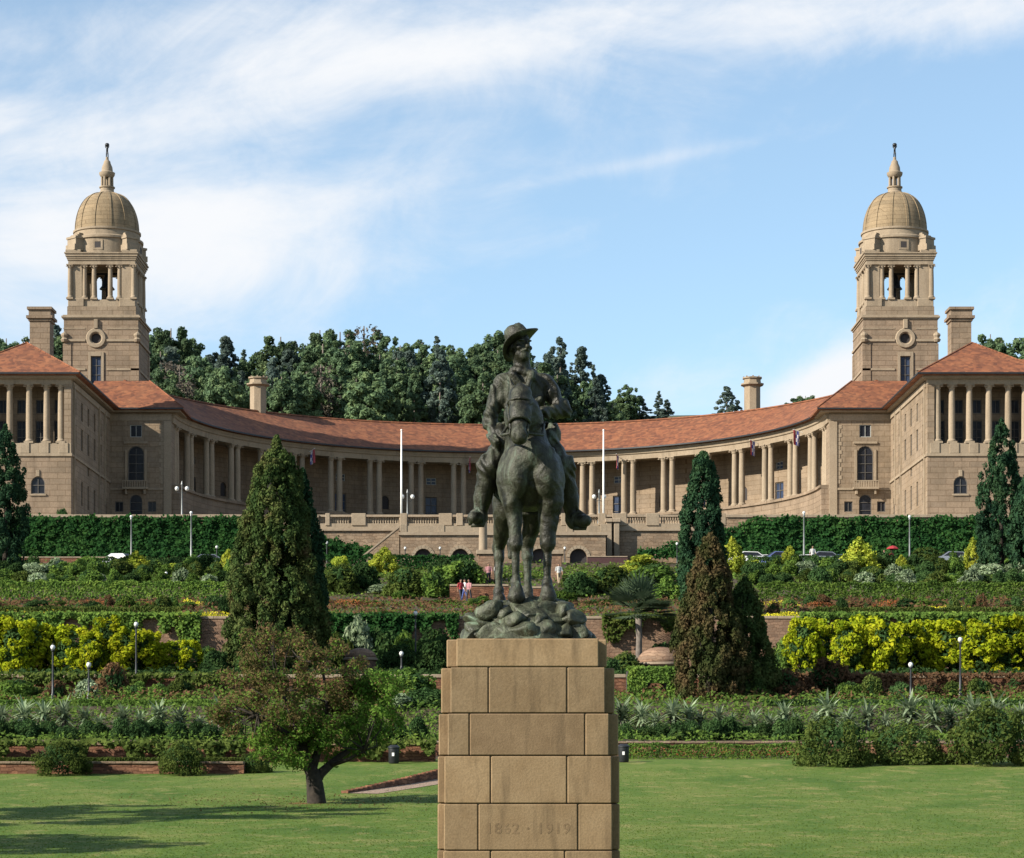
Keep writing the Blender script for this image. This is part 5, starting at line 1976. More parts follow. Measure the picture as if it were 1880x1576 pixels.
def balls(cs, rs, n, rg, fill=.35, up=.25, jit=.7):
    """points and normals scattered over the outer shell of balls"""
    cs, rs = np.asarray(cs, float), np.asarray(rs, float)
    w = rs ** 2
    idx = rg.choice(len(cs), n, p=w / w.sum())
    d = rg.normal(size=(n, 3))
    d /= np.linalg.norm(d, axis=1)[:, None]
    r_ = rs[idx] * rg.uniform(fill, 1, n) ** .5
    P = cs[idx] + d * r_[:, None] * np.array((1, 1, .9))
    Nr = d + rg.normal(size=(n, 3)) * jit
    Nr[:, 2] += up
    return P, Nr


def shrub_mesh(name, rx, h, n_cl, cl_r, n_leaf, ls, mat, seed, base=.12, shape=1.0, aspect=.55, core='l_dark'):
    """dome of separate leafy tufts round a darker core of twiggy leaves"""
    rg = np.random.default_rng(seed)
    cs, rs = [], []
    for i in range(n_cl):
        a = rg.uniform(0, 2 * math.pi)
        e = math.asin(rg.uniform(-.15, 1))
        q = rg.uniform(.72, 1.0)
        if shape == 2:
            tt = rg.uniform(.06, .95)
            rad2 = rx * math.sqrt(max(.05, 1 - (1.75 * tt - .75) ** 2)) * rg.uniform(.75, 1.02)
            cs.append((rad2 * math.cos(a) * (1 - cl_r / rx * .5), rad2 * math.sin(a) * (1 - cl_r / rx * .5), h * tt * (1 - cl_r / h * .5)))
            rs.append(cl_r * rg.uniform(.6, 1.3))
            continue
        z = h * (base + (1 - base - cl_r / h * .6) * max(0, math.sin(e)) * q)
        rad = rx * math.cos(e) * q * (1 - cl_r / rx * .4)
        cs.append((rad * math.cos(a), rad * math.sin(a), max(cl_r * .5, z)))
        rs.append(cl_r * rg.uniform(.65, 1.2))
    P, Nr = balls(cs, rs, n_leaf, rg)
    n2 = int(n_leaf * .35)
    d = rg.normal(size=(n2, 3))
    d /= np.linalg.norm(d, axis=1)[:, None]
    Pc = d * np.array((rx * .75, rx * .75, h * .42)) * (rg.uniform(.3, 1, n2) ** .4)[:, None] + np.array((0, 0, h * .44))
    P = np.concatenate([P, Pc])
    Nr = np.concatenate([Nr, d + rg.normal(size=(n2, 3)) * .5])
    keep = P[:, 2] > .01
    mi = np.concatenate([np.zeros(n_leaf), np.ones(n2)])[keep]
    return leaf_mesh(name, P[keep], Nr[keep], ls * rg.uniform(.6, 1.3, keep.sum()), [M[mat], M[core]], aspect, mi, rg)


def cone_mesh(name, h, prof, n_leaf, ls, mat, seed, cl=.45, n_cl=260, lean=0.0):
    """dense conifer: upright sprays packed over a tapering body; prof gives radius by height fraction"""
    rg = np.random.default_rng(seed)
    cs, rs = [], []
    tz = [p[0] for p in prof]
    tr = [p[1] for p in prof]
    for i in range(n_cl):
        z = rg.uniform(0.01, 1) ** .9
        r_ = np.interp(z, tz, tr)
        a = rg.uniform(0, 2 * math.pi)
        c_ = cl * rg.uniform(.6, 1.25) * (.45 + .55 * r_ / max(tr))
        wob = 1 + .10 * math.sin(3 * a + 9 * z) + .09 * rg.normal()
        rad = max(0, r_ * wob - c_ * .5)
        cs.append((rad * math.cos(a) + lean * z * h, rad * math.sin(a), z * h))
        rs.append(c_)
    for z in np.linspace(.9, 1, 5):                  # leader
        cs.append((lean * z * h, 0, z * h))
        rs.append(cl * .35)
    cs, rs = np.array(cs), np.array(rs)
    w = rs ** 2
    idx = rg.choice(len(cs), n_leaf, p=w / w.sum())
    d = rg.normal(size=(n_leaf, 3))
    d /= np.linalg.norm(d, axis=1)[:, None]
    P = cs[idx] + d * (rs[idx] * rg.uniform(.3, 1, n_leaf) ** .5)[:, None] * np.array((1, 1, 1.7))
    Nr = d * np.array((1, 1, .4)) + rg.normal(size=(n_leaf, 3)) * .55
    return leaf_mesh(name, P, Nr, ls * rg.uniform(.6, 1.35, n_leaf), [M[mat]], .5, None, rg, droop=-1.2)


def trunk_mesh(name, h, r0, r1, mat, lean=0.0, n=8):
    return MB().tube([(0, 0, -.3), (0, 0, 0.05), (lean * h * .5, .02, h * .5), (lean * h, 0, h)], [r0 * 1.35, r0 * 1.1, (r0 + r1) / 2, r1], n).mesh(name, M[mat], smooth=True)


def plant(name, label, cat, me, loc, s=1.0, rz=None, group=None, sz=None):
    o = tag(link(name, me, None, tuple(loc)), label, cat, group)
    o.rotation_euler = (0, 0, random.uniform(0, 6.28) if rz is None else rz)
    o.scale = (s, s, sz or s)
    return o


def tree(name, label, crown, trunk, loc, s=1.0, group=None, rz=None, sz=None, cat='tree'):
    t = tag(link(name, None, None, tuple(loc)), label, cat, group) if False else thing(name, label, cat, tuple(loc), group)
    t.rotation_euler = (0, 0, random.uniform(0, 6.28) if rz is None else rz)
    t.scale = (s, s, sz or s)
    link('trunk', trunk, t)
    link('crown', crown, t)
    return t


# ---------------- wood on the hill behind the building
def hill_crown(seed, h, rx, kind, mat, n=15000, ls=.30):
    rg = np.random.default_rng(seed)
    cs, rs = [], []
    if kind == 'round':
        for i in range(210):
            d = rg.normal(size=3)
            d /= np.linalg.norm(d)
            q = rg.uniform(.35, 1)
            cs.append((d[0] * rx * q, d[1] * rx * q, h * .56 + d[2] * h * .41 * q))
            rs.append(rg.uniform(.4, 1.0))
    elif kind == 'spire':
        for i in range(60):
            z = rg.uniform(.15, .98)
            r_ = rx * (1.06 - z) ** .8 * rg.uniform(.3, 1)
            a = rg.uniform(0, 6.28)
            cs.append((r_ * math.cos(a), r_ * math.sin(a), z * h - .25 * r_))
            rs.append(.35 + .9 * (1.02 - z))
    else:                                            # open, layered pine
        for i in range(120):
            z = rg.uniform(.2, 1.0)
            r_ = rx * (.35 + .9 * math.sin(z * 3.0) ** 2) * rg.uniform(.2, 1) * (1.15 - .5 * z)
            a = rg.uniform(0, 6.28)
            cs.append((r_ * math.cos(a), r_ * math.sin(a), z * h))
            rs.append(rg.uniform(.4, .9))
    P, Nr = balls(cs, rs, n, rg, .25, .45, .6)
    return leaf_mesh('hill_crown', P, Nr, ls * rg.uniform(.6, 1.4, n), [M[mat]], .6, None, rg)


HT = {'round': [(hill_crown(100 + i, 18, 4.6, 'round', 'l_hill'), 18) for i in range(4)],
      'pine': [(hill_crown(120 + i, 20, 4.2, 'pine', 'l_hill'), 20) for i in range(3)],
      'bpine': [(hill_crown(130 + i, 20, 4.0, 'pine', 'l_hillb', 8000), 20) for i in range(3)],
      'spire': [(hill_crown(140 + i, 20, 3.2, 'spire', 'l_hillb', 8000), 20) for i in range(2)],
      'grey': [(hill_crown(150, 18, 4.2, 'round', 'l_grey', 1500, .3), 18)]}
ht_trunk = trunk_mesh('hill_trunk', 17, .38, .1, 'barkg')


def zhill(D):
    return float(np.interp(D, [330, 346, 375, 410, 450, 520], [34, 42, 50, 60, 66, 66]))


hills = []
rh = random.Random(11)
front = [(12, 612, 'round'), (38, 618, 'round'), (100, 600, 'bpine'), (112, 610, 'round'), (285, 600, 'round'), (318, 592, 'round'), (345, 612, 'round'), (385, 655, 'bpine'), (410, 622, 'bpine'), (445, 640, 'spire'), (485, 640, 'round'),
         (515, 608, 'round'), (545, 625, 'spire'), (592, 596, 'round'), (625, 600, 'round'), (668, 588, 'grey'), (700, 604, 'round'), (735, 625, 'round'), (770, 622, 'round'),
         (800, 615, 'spire'), (835, 628, 'round'), (868, 640, 'pine'), (905, 602, 'round'), (940, 612, 'round'), (1010, 640, 'bpine'), (1034, 617, 'spire'), (1062, 640, 'bpine'), (1084, 668, 'spire'),
         (1108, 690, 'bpine'), (1150, 705, 'round'), (1178, 728, 'bpine'), (1205, 748, 'spire'), (1228, 752, 'spire'), (1338, 712, 'bpine'), (1352, 735, 'spire'), (1462, 728, 'round'), (1482, 734, 'round'),
         (1822, 604, 'round'), (1842, 618, 'round'), (1885, 606, 'round')]
for u, v, kd in front:
    hills.append((u + rh.uniform(-5, 5), v, kd, rh.uniform(392, 412)))
for u in [w for w in range(262, 1130, 26)]:                        # nearer, lower trees in front of them
    top = 678 + rh.uniform(-34, 30) + max(0, (u - 1000) * .5)
    hills.append((u + rh.uniform(-12, 12), top, rh.choice(['round', 'round', 'pine', 'bpine', 'grey' if rh.random() < .35 else 'round']), rh.uniform(366, 384)))
for u in range(268, 1120, 23):                        # middle rank closes the canopy
    base_v = float(np.interp(u, [268, 350, 420, 520, 600, 700, 800, 900, 1000, 1060, 1120], [622, 630, 660, 640, 618, 622, 640, 636, 652, 690, 730]))
    hills.append((u + rh.uniform(-9, 9), base_v + rh.uniform(-6, 26), rh.choice(['round', 'round', 'round', 'bpine', 'pine']), rh.uniform(385, 394)))
hills.sort()
kw = {'round': 'broad dark green tree', 'pine': 'open dark pine', 'bpine': 'blue-green pine', 'spire': 'narrow pointed conifer', 'grey': 'thin greyish half-bare tree'}
cnt = {}
for u, v, kd, D in hills:
    i = cnt[kd] = cnt.get(kd, 0) + 1
    me, h0 = HT[kd][i % len(HT[kd])]
    z0 = zhill(D) - .5
    s = (zat(v, D) - z0) / h0
    s = max(.28, s)
    w = max(.5, min(1.25, s)) * rh.uniform(.85, 1.1)
    t = tree('hill_tree', '%s behind the curved roof, %s of its kind from the left' % (kw[kd], ORD[i - 1]), me, ht_trunk, (xat(u, D), D, z0), w, 'trees of the wood behind the roofs', rh.uniform(0, 6.28), s)

# ---------------- conifers of the garden
cy_trunk = trunk_mesh('conifer_trunk', 6, .3, .12, 'bark')


def conifer(label, u, vtop, vbase, D, hw_px, mat, seed, prof, n=22000, ls=.17, cl=.42, z0=None, ncl=300, lean=0.0):
    z0 = zg(D) - .1 if z0 is None else z0
    h = zat(vtop, D) - z0
    r_ = hw_px * D / F
    me = cone_mesh('conifer_crown', h, [(a, b * r_) for a, b in prof], n, ls, mat, seed, cl, ncl, lean)
    return tree('conifer', label, me, cy_trunk, (xat(u, D), D, z0), 1.0, None, 0.0)


wide = [(0, .85), (.08, 1.0), (.35, .95), (.6, .75), (.8, .5), (.93, .22), (1, .03)]
slim = [(0, .7), (.1, .95), (.4, 1.0), (.7, .72), (.88, .38), (1, .04)]
pear = [(0, .85), (.15, 1.0), (.4, .9), (.6, .62), (.78, .50), (.92, .30), (.98, .12), (1, .04)]
conifer('massive broad dark conifer left of the flagpole, rising above the roofline', 503, 806, 1235, 148, 88, 'l_cyp', 301, [(0, .9), (.12, 1.0), (.35, .88), (.6, .70), (.8, .50), (.90, .38), (.94, .12), (1, .03)], 70000, .115, .36, ncl=760, lean=.012)
conifer('dark conifer standing in for the shaded right side of the massive one', 556, 866, 1235, 151, 42, 'l_cypd', 302, slim, 30000, .12, .34, ncl=380)  # narrow dark crown paints the shadow side of the big conifer
conifer('slim dark cypress at the left edge, in front of the wing', 10, 782, 1065, 212, 40, 'l_cypd', 303, slim, 26000, .13, .32, ncl=360)
conifer('tall slim dark cypress right of the rider, behind the brown one', 1290, 832, 1160, 164, 42, 'l_cypd', 304, [(0, .9), (.2, 1.0), (.5, .85), (.8, .62), (.93, .4), (1, .06)], 34000, .12, .32, ncl=380)
conifer('brown-tinged cypress with pointed top, right of the pedestal', 1303, 984, 1292, 133, 65, 'l_cypb', 305, pear, 44000, .095, .28, ncl=560)
conifer('squat dark conifer leaning against the brown cypress on its right', 1366, 1062, 1292, 135, 56, 'l_cyp', 306, wide, 30000, .10, .28, ncl=420)
conifer('tall dark cypress in front of the right wing', 1838, 772, 1062, 212, 42, 'l_cypd', 307, slim, 26000, .13, .32, ncl=360)
conifer('cypress cut by the right edge of the picture', 1886, 870, 1062, 210, 34, 'l_cypd', 308, slim, 14000, .17, .36)

# ---------------- the lawn tree
rt = np.random.default_rng(5)
tD = 80.0
tz = zl(tD)
lt = thing('lawn_tree', 'gnarled tree with brownish crown and dark forked trunk on the lawn', 'tree', (xat(580, tD), tD, tz))
tm = MB()
tips = []
k56 = tD / F                     # metres per photo pixel at the tree


def TP(u, v, y=0.0):
    return Vector(((u - 580) * k56, y, (1475 - v) * k56))


def limb(pts, r0, r1, n=9):
    k = len(pts)
    tm.tube(pts, [r0 + (r1 - r0) * i / (k - 1) for i in range(k)], n)


limb([TP(582, 1486), TP(581, 1472), TP(578, 1440), TP(574, 1420), TP(566, 1404)], .36, .20, 12)
limb([TP(578, 1436), TP(588, 1420, .1), TP(606, 1404, .15), TP(624, 1388, .3), TP(650, 1370, .5)], .2, .07)
limb([TP(568, 1410), TP(560, 1392, -.1), TP(556, 1360, -.2), TP(540, 1320, -.5), TP(520, 1270, -.7)], .2, .05)
limb([TP(572, 1416), TP(582, 1380, .2), TP(594, 1340, .4), TP(600, 1290, .3), TP(590, 1220, .2)], .16, .04)
limb([TP(556, 1365, -.2), TP(520, 1340, -.9), TP(480, 1315, -1.2), TP(440, 1300, -1.3)], .11, .03)
limb([TP(606, 1404, .15), TP(640, 1395, -.4), TP(672, 1378, -.8)], .10, .03)
limb([TP(600, 1300, .3), TP(650, 1270, .8), TP(690, 1255, 1.0)], .09, .03)
limb([TP(566, 1404), TP(530, 1385, .8), TP(490, 1370, 1.2)], .10, .03)
lb_cs, lb_rs, lg_cs, lg_rs = [], [], [], []
for i in range(140):           # crown: brown upper dome, green skirts
    a = rt.uniform(0, 6.28)
    q = rt.uniform(.35, 1) ** .6
    e = rt.uniform(-1, 1)
    c = (math.cos(a) * q * math.sqrt(max(0, 1 - e * e)), math.sin(a) * q * math.sqrt(max(0, 1 - e * e)), e * q)
    lb_cs.append(tuple(TP(545 + c[0] * 138 - 22 * c[2], 1254 - c[2] * 110, c[1] * 2.9)))
    lb_rs.append(rt.uniform(.22, .42))
for (uc, vc, ru, rv, n) in ((520, 1368, 80, 44, 42), (625, 1350, 80, 50, 42), (692, 1300, 50, 75, 36), (560, 1330, 90, 40, 30), (704, 1270, 38, 46, 18), (440, 1318, 50, 44, 18)):
    for i in range(n):
        d = rt.normal(size=3)
        d = d / np.linalg.norm(d) * rt.uniform(.4, 1)
        p = TP(uc + d[0] * ru, vc - d[2] * rv, d[1] * 2.2)
        (lg_cs if uc != 440 else lb_cs).append(tuple(p))
        (lg_rs if uc != 440 else lb_rs).append(rt.uniform(.20, .36))
# branchlets reach every tuft
nodes_ = [TP(556, 1370, -.2), TP(540, 1320, -.5), TP(594, 1340, .4), TP(600, 1290, .3), TP(480, 1315, -1.2), TP(650, 1370, .5), TP(672, 1378, -.8), TP(690, 1255, 1.0), TP(520, 1270, -.7), TP(590, 1220, .2), TP(490, 1370, 1.2)]
for c in (lb_cs + lg_cs)[::2]:
    c = Vector(c)
    b0 = min(nodes_, key=lambda q: (q - c).length)
    md = (b0 + c) / 2 + Vector(rt.normal(size=3)) * .12
    tm.tube([b0, md, c], [.035, .022, .008], 5)
tm.build('trunk', M['bark'], lt, smooth=True, off=(0, 0, 0))
P1, N1 = balls(lb_cs, lb_rs, 19000, rt, .1, .3, .8)
P2, N2 = balls(lg_cs, lg_rs, 18000, rt, .15, .35, .7)
cr = leaf_mesh('crown', np.concatenate([P1, P2]), np.concatenate([N1, N2]), np.concatenate([.06 * rt.uniform(.6, 1.3, 19000), .062 * rt.uniform(.6, 1.3, 18000)]), [M['l_treeb'], M['l_tree']], .5,
               np.concatenate([(rt.random(19000) < .22).astype(float), np.ones(18000) - (rt.random(18000) < .12)]), rt)
link('crown', cr, lt)

# trees standing left of the picture; only their shade reaches into it
sh_me = []
for q, (X0, Y0, h, rx) in enumerate(((-25.5, 66.0, 13.0, 6.2), (-22.0, 54.0, 8.5, 3.6))):
    rg = np.random.default_rng(60 + q)
    cs, rs = [], []
    for i in range(60):
        d = rg.normal(size=3)
        d /= np.linalg.norm(d)
        w = rg.uniform(.4, 1)
        cs.append((d[0] * rx * w, d[1] * rx * w, h * .66 + d[2] * h * .3 * w))
        rs.append(rg.uniform(.5, .95))
    P, Nr = balls(cs, rs, 9000, rg)
    me = leaf_mesh('side_tree_crown', P, Nr, .17 * rg.uniform(.6, 1.4, 9000), [M['l_tree']], .55, None, rg)
    tree('shade_tree', ('larger' if q == 0 else 'smaller') + ' leafy tree standing left of the lawn, shading its left side', me, trunk_mesh('side_trunk', h * .7, .32, .12, 'bark'), (X0, Y0, zl(Y0)))

# ---------------- golden shrubs along the middle terrace
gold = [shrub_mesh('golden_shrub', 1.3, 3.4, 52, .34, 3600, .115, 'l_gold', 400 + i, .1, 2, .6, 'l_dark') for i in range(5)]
for side, us in (('left', np.linspace(-12, 352, 11)), ('right', np.linspace(1478, 1892, 12))):
    n = len(us)
    for i, u in enumerate(us):
        D = 147 + random.uniform(-1.2, 1.6)
        zb = zg(D) - .05
        top = 1126 + random.choice((-8, 0, 4, 12, 26)) + random.uniform(-5, 8) + (14 if side == 'left' and i > 8 else 0)
        h = zat(top, D) - zb
        plant('golden_shrub', '%s golden yellow-green shrub from the left in the %s terrace row' % (ORD[i], side), 'shrub', gold[(i * 3 + (side == 'left')) % 5],
              (xat(u + random.uniform(-5, 5), D), D, zb), h / 3.4 * random.uniform(.78, 1.22), group='golden shrubs in rows on the middle terrace', sz=h / 3.4)

# ---------------- small golden conifers on the upper terrace
ycone = [cone_mesh('golden_conifer', 3, [(0, .5), (.15, .85), (.4, .8), (.7, .5), (.92, .2), (1, .02)], 3200, .11, 'l_gold2', 420 + i, .26, 90) for i in range(3)]
ybush = [shrub_mesh('yellow_bush', 1.2, 3.0, 22, .5, 2600, .13, 'l_gold2', 430 + i, .1, 2, .6, 'l_mid') for i in range(2)]
for i, (u, v0, v1, w, kd, wd) in enumerate(((250, 1014, 1070, 26, 'c', 'plump golden conifer below the left ivy wall beside the parked car'), (85, 1036, 1070, 24, 'b', 'low yellowish bush near the left edge below the ivy wall'),
                                       (138, 1042, 1072, 12, 'c', 'small golden conifer between the yellowish bush and the plump one, left'), (326, 1034, 1068, 18, 'b', 'yellow-green bush left of the massive conifer'),
                                       (706, 1006, 1062, 26, 'c', 'bright golden conifer below the arched openings, left of the rider'), (626, 1020, 1064, 16, 'b', 'yellow-green bush just right of the massive conifer'),
                                       (1344, 990, 1086, 24, 'c', 'tall golden conifer beside the dark slim cypress'), (1450, 1004, 1066, 20, 'c', 'pointed golden conifer in front of the parked cars'),
                                       (1388, 1028, 1064, 14, 'b', 'round yellow-green bush left of the pointed golden conifer'), (1578, 990, 1070, 34, 'c', 'largest golden conifer, right of the parked cars'),
                                       (1655, 1020, 1068, 14, 'c', 'slim small golden conifer beneath the red umbrella'), (1786, 990, 1068, 18, 'c', 'golden conifer beside the tall dark right cypress'),
                                       (1180, 1018, 1070, 34, 'b', 'yellow-green rounded bush below the right end of the balustrade'), (420, 1010, 1075, 18, 'c', 'golden conifer at the left foot of the massive conifer'))):
    D = 216.0 + (i % 3) * 2
    zb = zg(D) - .05
    h = zat(v0, D) - zb
    w = w * D / F
    o = plant('golden_conifer' if kd == 'c' else 'yellow_bush', wd, 'shrub', (ycone if kd == 'c' else ybush)[i % (3 if kd == 'c' else 2)], (xat(u, D), D, zb), w / (.85 if kd == 'c' else 1.2), sz=h / 3.0)

# ---------------- rounded green shrubs
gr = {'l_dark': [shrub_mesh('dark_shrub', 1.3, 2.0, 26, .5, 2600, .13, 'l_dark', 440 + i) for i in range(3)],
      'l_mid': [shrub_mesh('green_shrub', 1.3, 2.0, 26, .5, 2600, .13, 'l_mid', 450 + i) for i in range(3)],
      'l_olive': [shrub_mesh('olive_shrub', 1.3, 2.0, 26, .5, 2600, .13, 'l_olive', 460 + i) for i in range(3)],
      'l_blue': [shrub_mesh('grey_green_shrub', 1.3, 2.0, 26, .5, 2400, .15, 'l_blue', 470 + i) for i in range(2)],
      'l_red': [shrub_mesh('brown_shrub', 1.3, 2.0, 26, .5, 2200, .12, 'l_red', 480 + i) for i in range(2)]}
gname = {'l_dark': ('dark_shrub', 'dark green'), 'l_mid': ('green_shrub', 'mid-green'), 'l_olive': ('olive_shrub', 'olive green'), 'l_blue': ('grey_green_shrub', 'grey-green'), 'l_red': ('brown_shrub', 'brownish')}
gi = 0


def shrub(u, v0, hwp, D, mat, where, zb=None):
    global gi
    gi += 1
    zb = zg(D) - .04 if zb is None else zb
    h = max(.35, zat(v0, D) - zb)
    w = hwp * D / F
    nm, cw = gname[mat]
    return plant(nm, '%s %s' % (cw, where), 'shrub', gr[mat][gi % len(gr[mat])], (xat(u, D), D, zb), w / 1.3, sz=h / 2.0)


for u, v0, w, D, m_, wh in (
        (625, 1032, 34, 206, 'l_olive', 'rounded shrub right of the massive conifer'), (668, 1030, 30, 208, 'l_dark', 'rounded shrub second from the massive conifer'),
        (742, 1035, 36, 204, 'l_olive', 'rounded shrub below the bright golden conifer'), (798, 1042, 32, 203, 'l_mid', 'rounded shrub by the globe lamp left of the horse'),
        (850, 1018, 40, 212, 'l_mid', 'tall shrub left of the gate pier'), (815, 1022, 28, 214, 'l_dark', 'tall shrub left of the gate pier shrub'),
        (668, 1100, 34, 178, 'l_mid', 'low shrub right of the massive conifer base'), (812, 1098, 30, 180, 'l_mid', 'low shrub beside the visitors left of the statue'),
        (1062, 1048, 32, 204, 'l_dark', 'clipped round shrub right of the horse'), (1122, 1034, 40, 206, 'l_olive', 'round shrub second right of the horse'),
        (1205, 1028, 46, 210, 'l_mid', 'big round shrub left of the slim cypress'), (1150, 1062, 30, 200, 'l_olive', 'round shrub behind the palm'),
        (1228, 1060, 30, 200, 'l_mid', 'low shrub at the foot of the slim cypress'), (1040, 1080, 22, 196, 'l_mid', 'small shrub right of the horse hooves'),
        (1280, 1070, 26, 188, 'l_mid', 'shrub hidden behind the slim cypress'),
        (1625, 1010, 30, 220, 'l_dark', 'shrub under the red umbrella wall'), (1700, 1002, 34, 244, 'l_olive', 'domed shrub against the right ivy wall'),
        (115, 932, 14, 251.5, 'l_dark', 'small bush on the terrace edge by the left wing')):
    if 195 < D < 215:
        D -= 14
    shrub(u, v0, w, D, m_, wh, FC if D > 251 else (21.7 if D > 240 else None))
for i, (u, v0, w, D, m_) in enumerate(((850, 1215, 30, 150, 'l_dark'), (900, 1205, 34, 152, 'l_mid'), (955, 1218, 30, 151, 'l_olive'), (1010, 1208, 34, 153, 'l_dark'), (1065, 1215, 30, 150, 'l_mid'),
                                       (860, 1250, 26, 134, 'l_olive'), (920, 1246, 30, 133, 'l_mid'), (985, 1250, 26, 134, 'l_dark'), (1050, 1248, 30, 133, 'l_olive'), (880, 1095, 24, 178, 'l_mid'), (1030, 1098, 24, 177, 'l_dark'))):
    shrub(u, v0, w, D, m_, 'shrub hidden behind the statue and its pedestal, %s from the front rank' % ORD[i])
# scattered beds of mixed shrubs on the upper slope, counted from the left
lists = []
rs_ = random.Random(5)
for D0, va, st in ((197, 1044, 28), (208, 1030, 31), (220, 1017, 36)):
    for u in list(range(-10, 440, st)) + list(range(1385, 1900, st)):
        if D0 > 220 and 1370 < u < 1620:
            continue
        lists.append((u + rs_.uniform(-9, 9), va + rs_.uniform(-7, 9), rs_.uniform(15, 26), D0 + rs_.uniform(-3, 3), rs_.choice(['l_mid', 'l_mid', 'l_dark', 'l_blue', 'l_olive'])))
lists.sort()
c_ = {}
for u, v0, w, D, m_ in lists:
    sd = 'left' if u < 900 else 'right'
    c_[(sd, m_)] = c_.get((sd, m_), 0) + 1
    shrub(u, v0, w, D, m_, 'mound, %s of its colour from the left in the upper %s beds' % (ORD[c_[(sd, m_)] - 1], sd))
lists = []
for u in list(range(-5, 420, 30)) + list(range(1420, 1890, 30)):
    lists.append((u + rs_.uniform(-8, 8), 1097 + rs_.uniform(-10, 10), rs_.uniform(10, 24), rs_.uniform(166, 178), rs_.choice(['l_mid', 'l_dark', 'l_red', 'l_olive'])))
lists.sort()
c_ = {}
for u, v0, w, D, m_ in lists:
    sd = 'left' if u < 900 else 'right'
    c_[(sd, m_)] = c_.get((sd, m_), 0) + 1
    shrub(u, v0, w, D, m_, 'low bush, %s of its colour from the left in the %s flower terrace' % (ORD[c_[(sd, m_)] - 1], sd))
# shrubs below the red terrace wall
for u, v0, w, D, m_, wh in (
        (205, 1215, 34, 137, 'l_red', 'twiggy bush against the wall below the left golden shrubs'), (1520, 1205, 46, 137, 'l_red', 'twiggy bush against the wall below the right golden shrubs'),
        (1445, 1225, 34, 136, 'l_red', 'smaller twiggy bush right of the squat dark conifer'), (1600, 1236, 24, 135, 'l_olive', 'low shrub right of the twiggy bush by the right wall'),
        (1700, 1245, 30, 134, 'l_red', 'low bush below the lamp at right'), (1800, 1240, 26, 134, 'l_olive', 'low shrub near the right edge below the terrace wall'), (1868, 1235, 26, 134, 'l_red', 'bush at the right edge below the terrace wall'),
        (30, 1240, 36, 133, 'l_mid', 'spreading shrub at the left edge below the terrace wall'), (100, 1248, 26, 133, 'l_red', 'low bush at the foot of the left lamp'),
        (160, 1245, 24, 133, 'l_blue', 'low shrub near the second left lamp'), (292, 1250, 20, 133, 'l_mid', 'upright shrub left of the lawn tree'),
        (395, 1190, 30, 146, 'l_dark', 'shrub at the left foot of the massive conifer'), (470, 1200, 40, 146, 'l_dark', 'shrub under the massive conifer'),
        (660, 1130, 36, 157, 'l_blue', 'feathery shrub left of the lamp, against the pink wall'), (625, 1150, 30, 156, 'l_olive', 'shrub behind the lawn tree crown'),
        (735, 1178, 34, 150, 'l_dark', 'shrub left of the pedestal by the lamp'), (790, 1172, 36, 150, 'l_dark', 'shrub nearest the pedestal top on the left'),
        (690, 1225, 34, 138, 'l_mid', 'bright shrub right of the lawn tree crown'), (760, 1228, 44, 136, 'l_mid', 'shrub left of the pedestal second course'),
        (785, 1262, 40, 128, 'l_dark', 'dark-leaved shrub left of the pedestal third course'), (722, 1268, 34, 127, 'l_blue', 'spiky shrub left of the pedestal'),
        (600, 1160, 40, 157, 'l_dark', 'shrub against the pink wall right of the massive conifer'), (700, 1150, 38, 157, 'l_dark', 'shrub against the pink wall left of the tall lamp'), (745, 1158, 34, 156, 'l_mid', 'shrub against the pink wall under the tall lamp'),
        (800, 1146, 40, 157, 'l_dark', 'shrub against the pink wall beside the statue rocks'), (380, 1178, 26, 155, 'l_mid', 'shrub against the pink wall right of the left golden row'), (1440, 1172, 26, 155, 'l_mid', 'shrub against the pink wall left of the right golden row'),
        (1215, 1175, 40, 157, 'l_dark', 'hedge-like shrub behind the right stone dome'), (330, 1242, 30, 135, 'l_olive', 'shrub below the right end of the left golden row'), (60, 1256, 22, 134, 'l_olive', 'squat shrub below the left golden row'),
        (250, 1252, 22, 134, 'l_mid', 'squat shrub at the foot of the tallest lamp'), (1560, 1246, 26, 134, 'l_mid', 'squat shrub below the right golden row, beside the twiggy bush'), (1655, 1250, 22, 134, 'l_dark', 'squat shrub left of the short right lamp'), (1750, 1248, 24, 134, 'l_olive', 'squat shrub by the tall right lamp'),
        (705, 1140, 26, 166, 'l_olive', 'small shrub by the short orange brick wall'), (590, 1098, 26, 180, 'l_mid', 'small shrub right of the massive conifer, lower'), (740, 1085, 22, 188, 'l_mid', 'small shrub above the short orange brick wall'),
        (700, 1072, 26, 192, 'l_blue', 'pale shrub below the rounded olive shrubs left of the horse'), (1100, 1098, 30, 178, 'l_olive', 'sparse shrub left of the palm'), (1200, 1100, 26, 176, 'l_olive', 'sparse shrub right of the palm'),
        (1150, 1192, 30, 150, 'l_olive', 'shrub right of the pedestal top'), (1120, 1205, 20, 148, 'l_dark', 'shrub tucked behind the pedestal top right corner')):
    shrub(u, v0, w, D, m_, wh)
# dark bushes added to stand in for the shadow beneath the aloes
dk = [w for w in range(-8, 440, 33)] + [w for w in range(1150, 1560, 31)] + [690, 730, 770]
c_ = {}
for u in sorted(dk):
    sd = 'left' if u < 900 else 'right'
    c_[sd] = c_.get(sd, 0) + 1
    shrub(u + rs_.uniform(-7, 7), 1322 + rs_.uniform(-10, 10), rs_.uniform(17, 25), 117.4 + rs_.uniform(-.8, .8), 'l_dark', 'bush standing in for shadow, %s from the left under the %s aloes' % (ORD[c_[sd] - 1], sd))
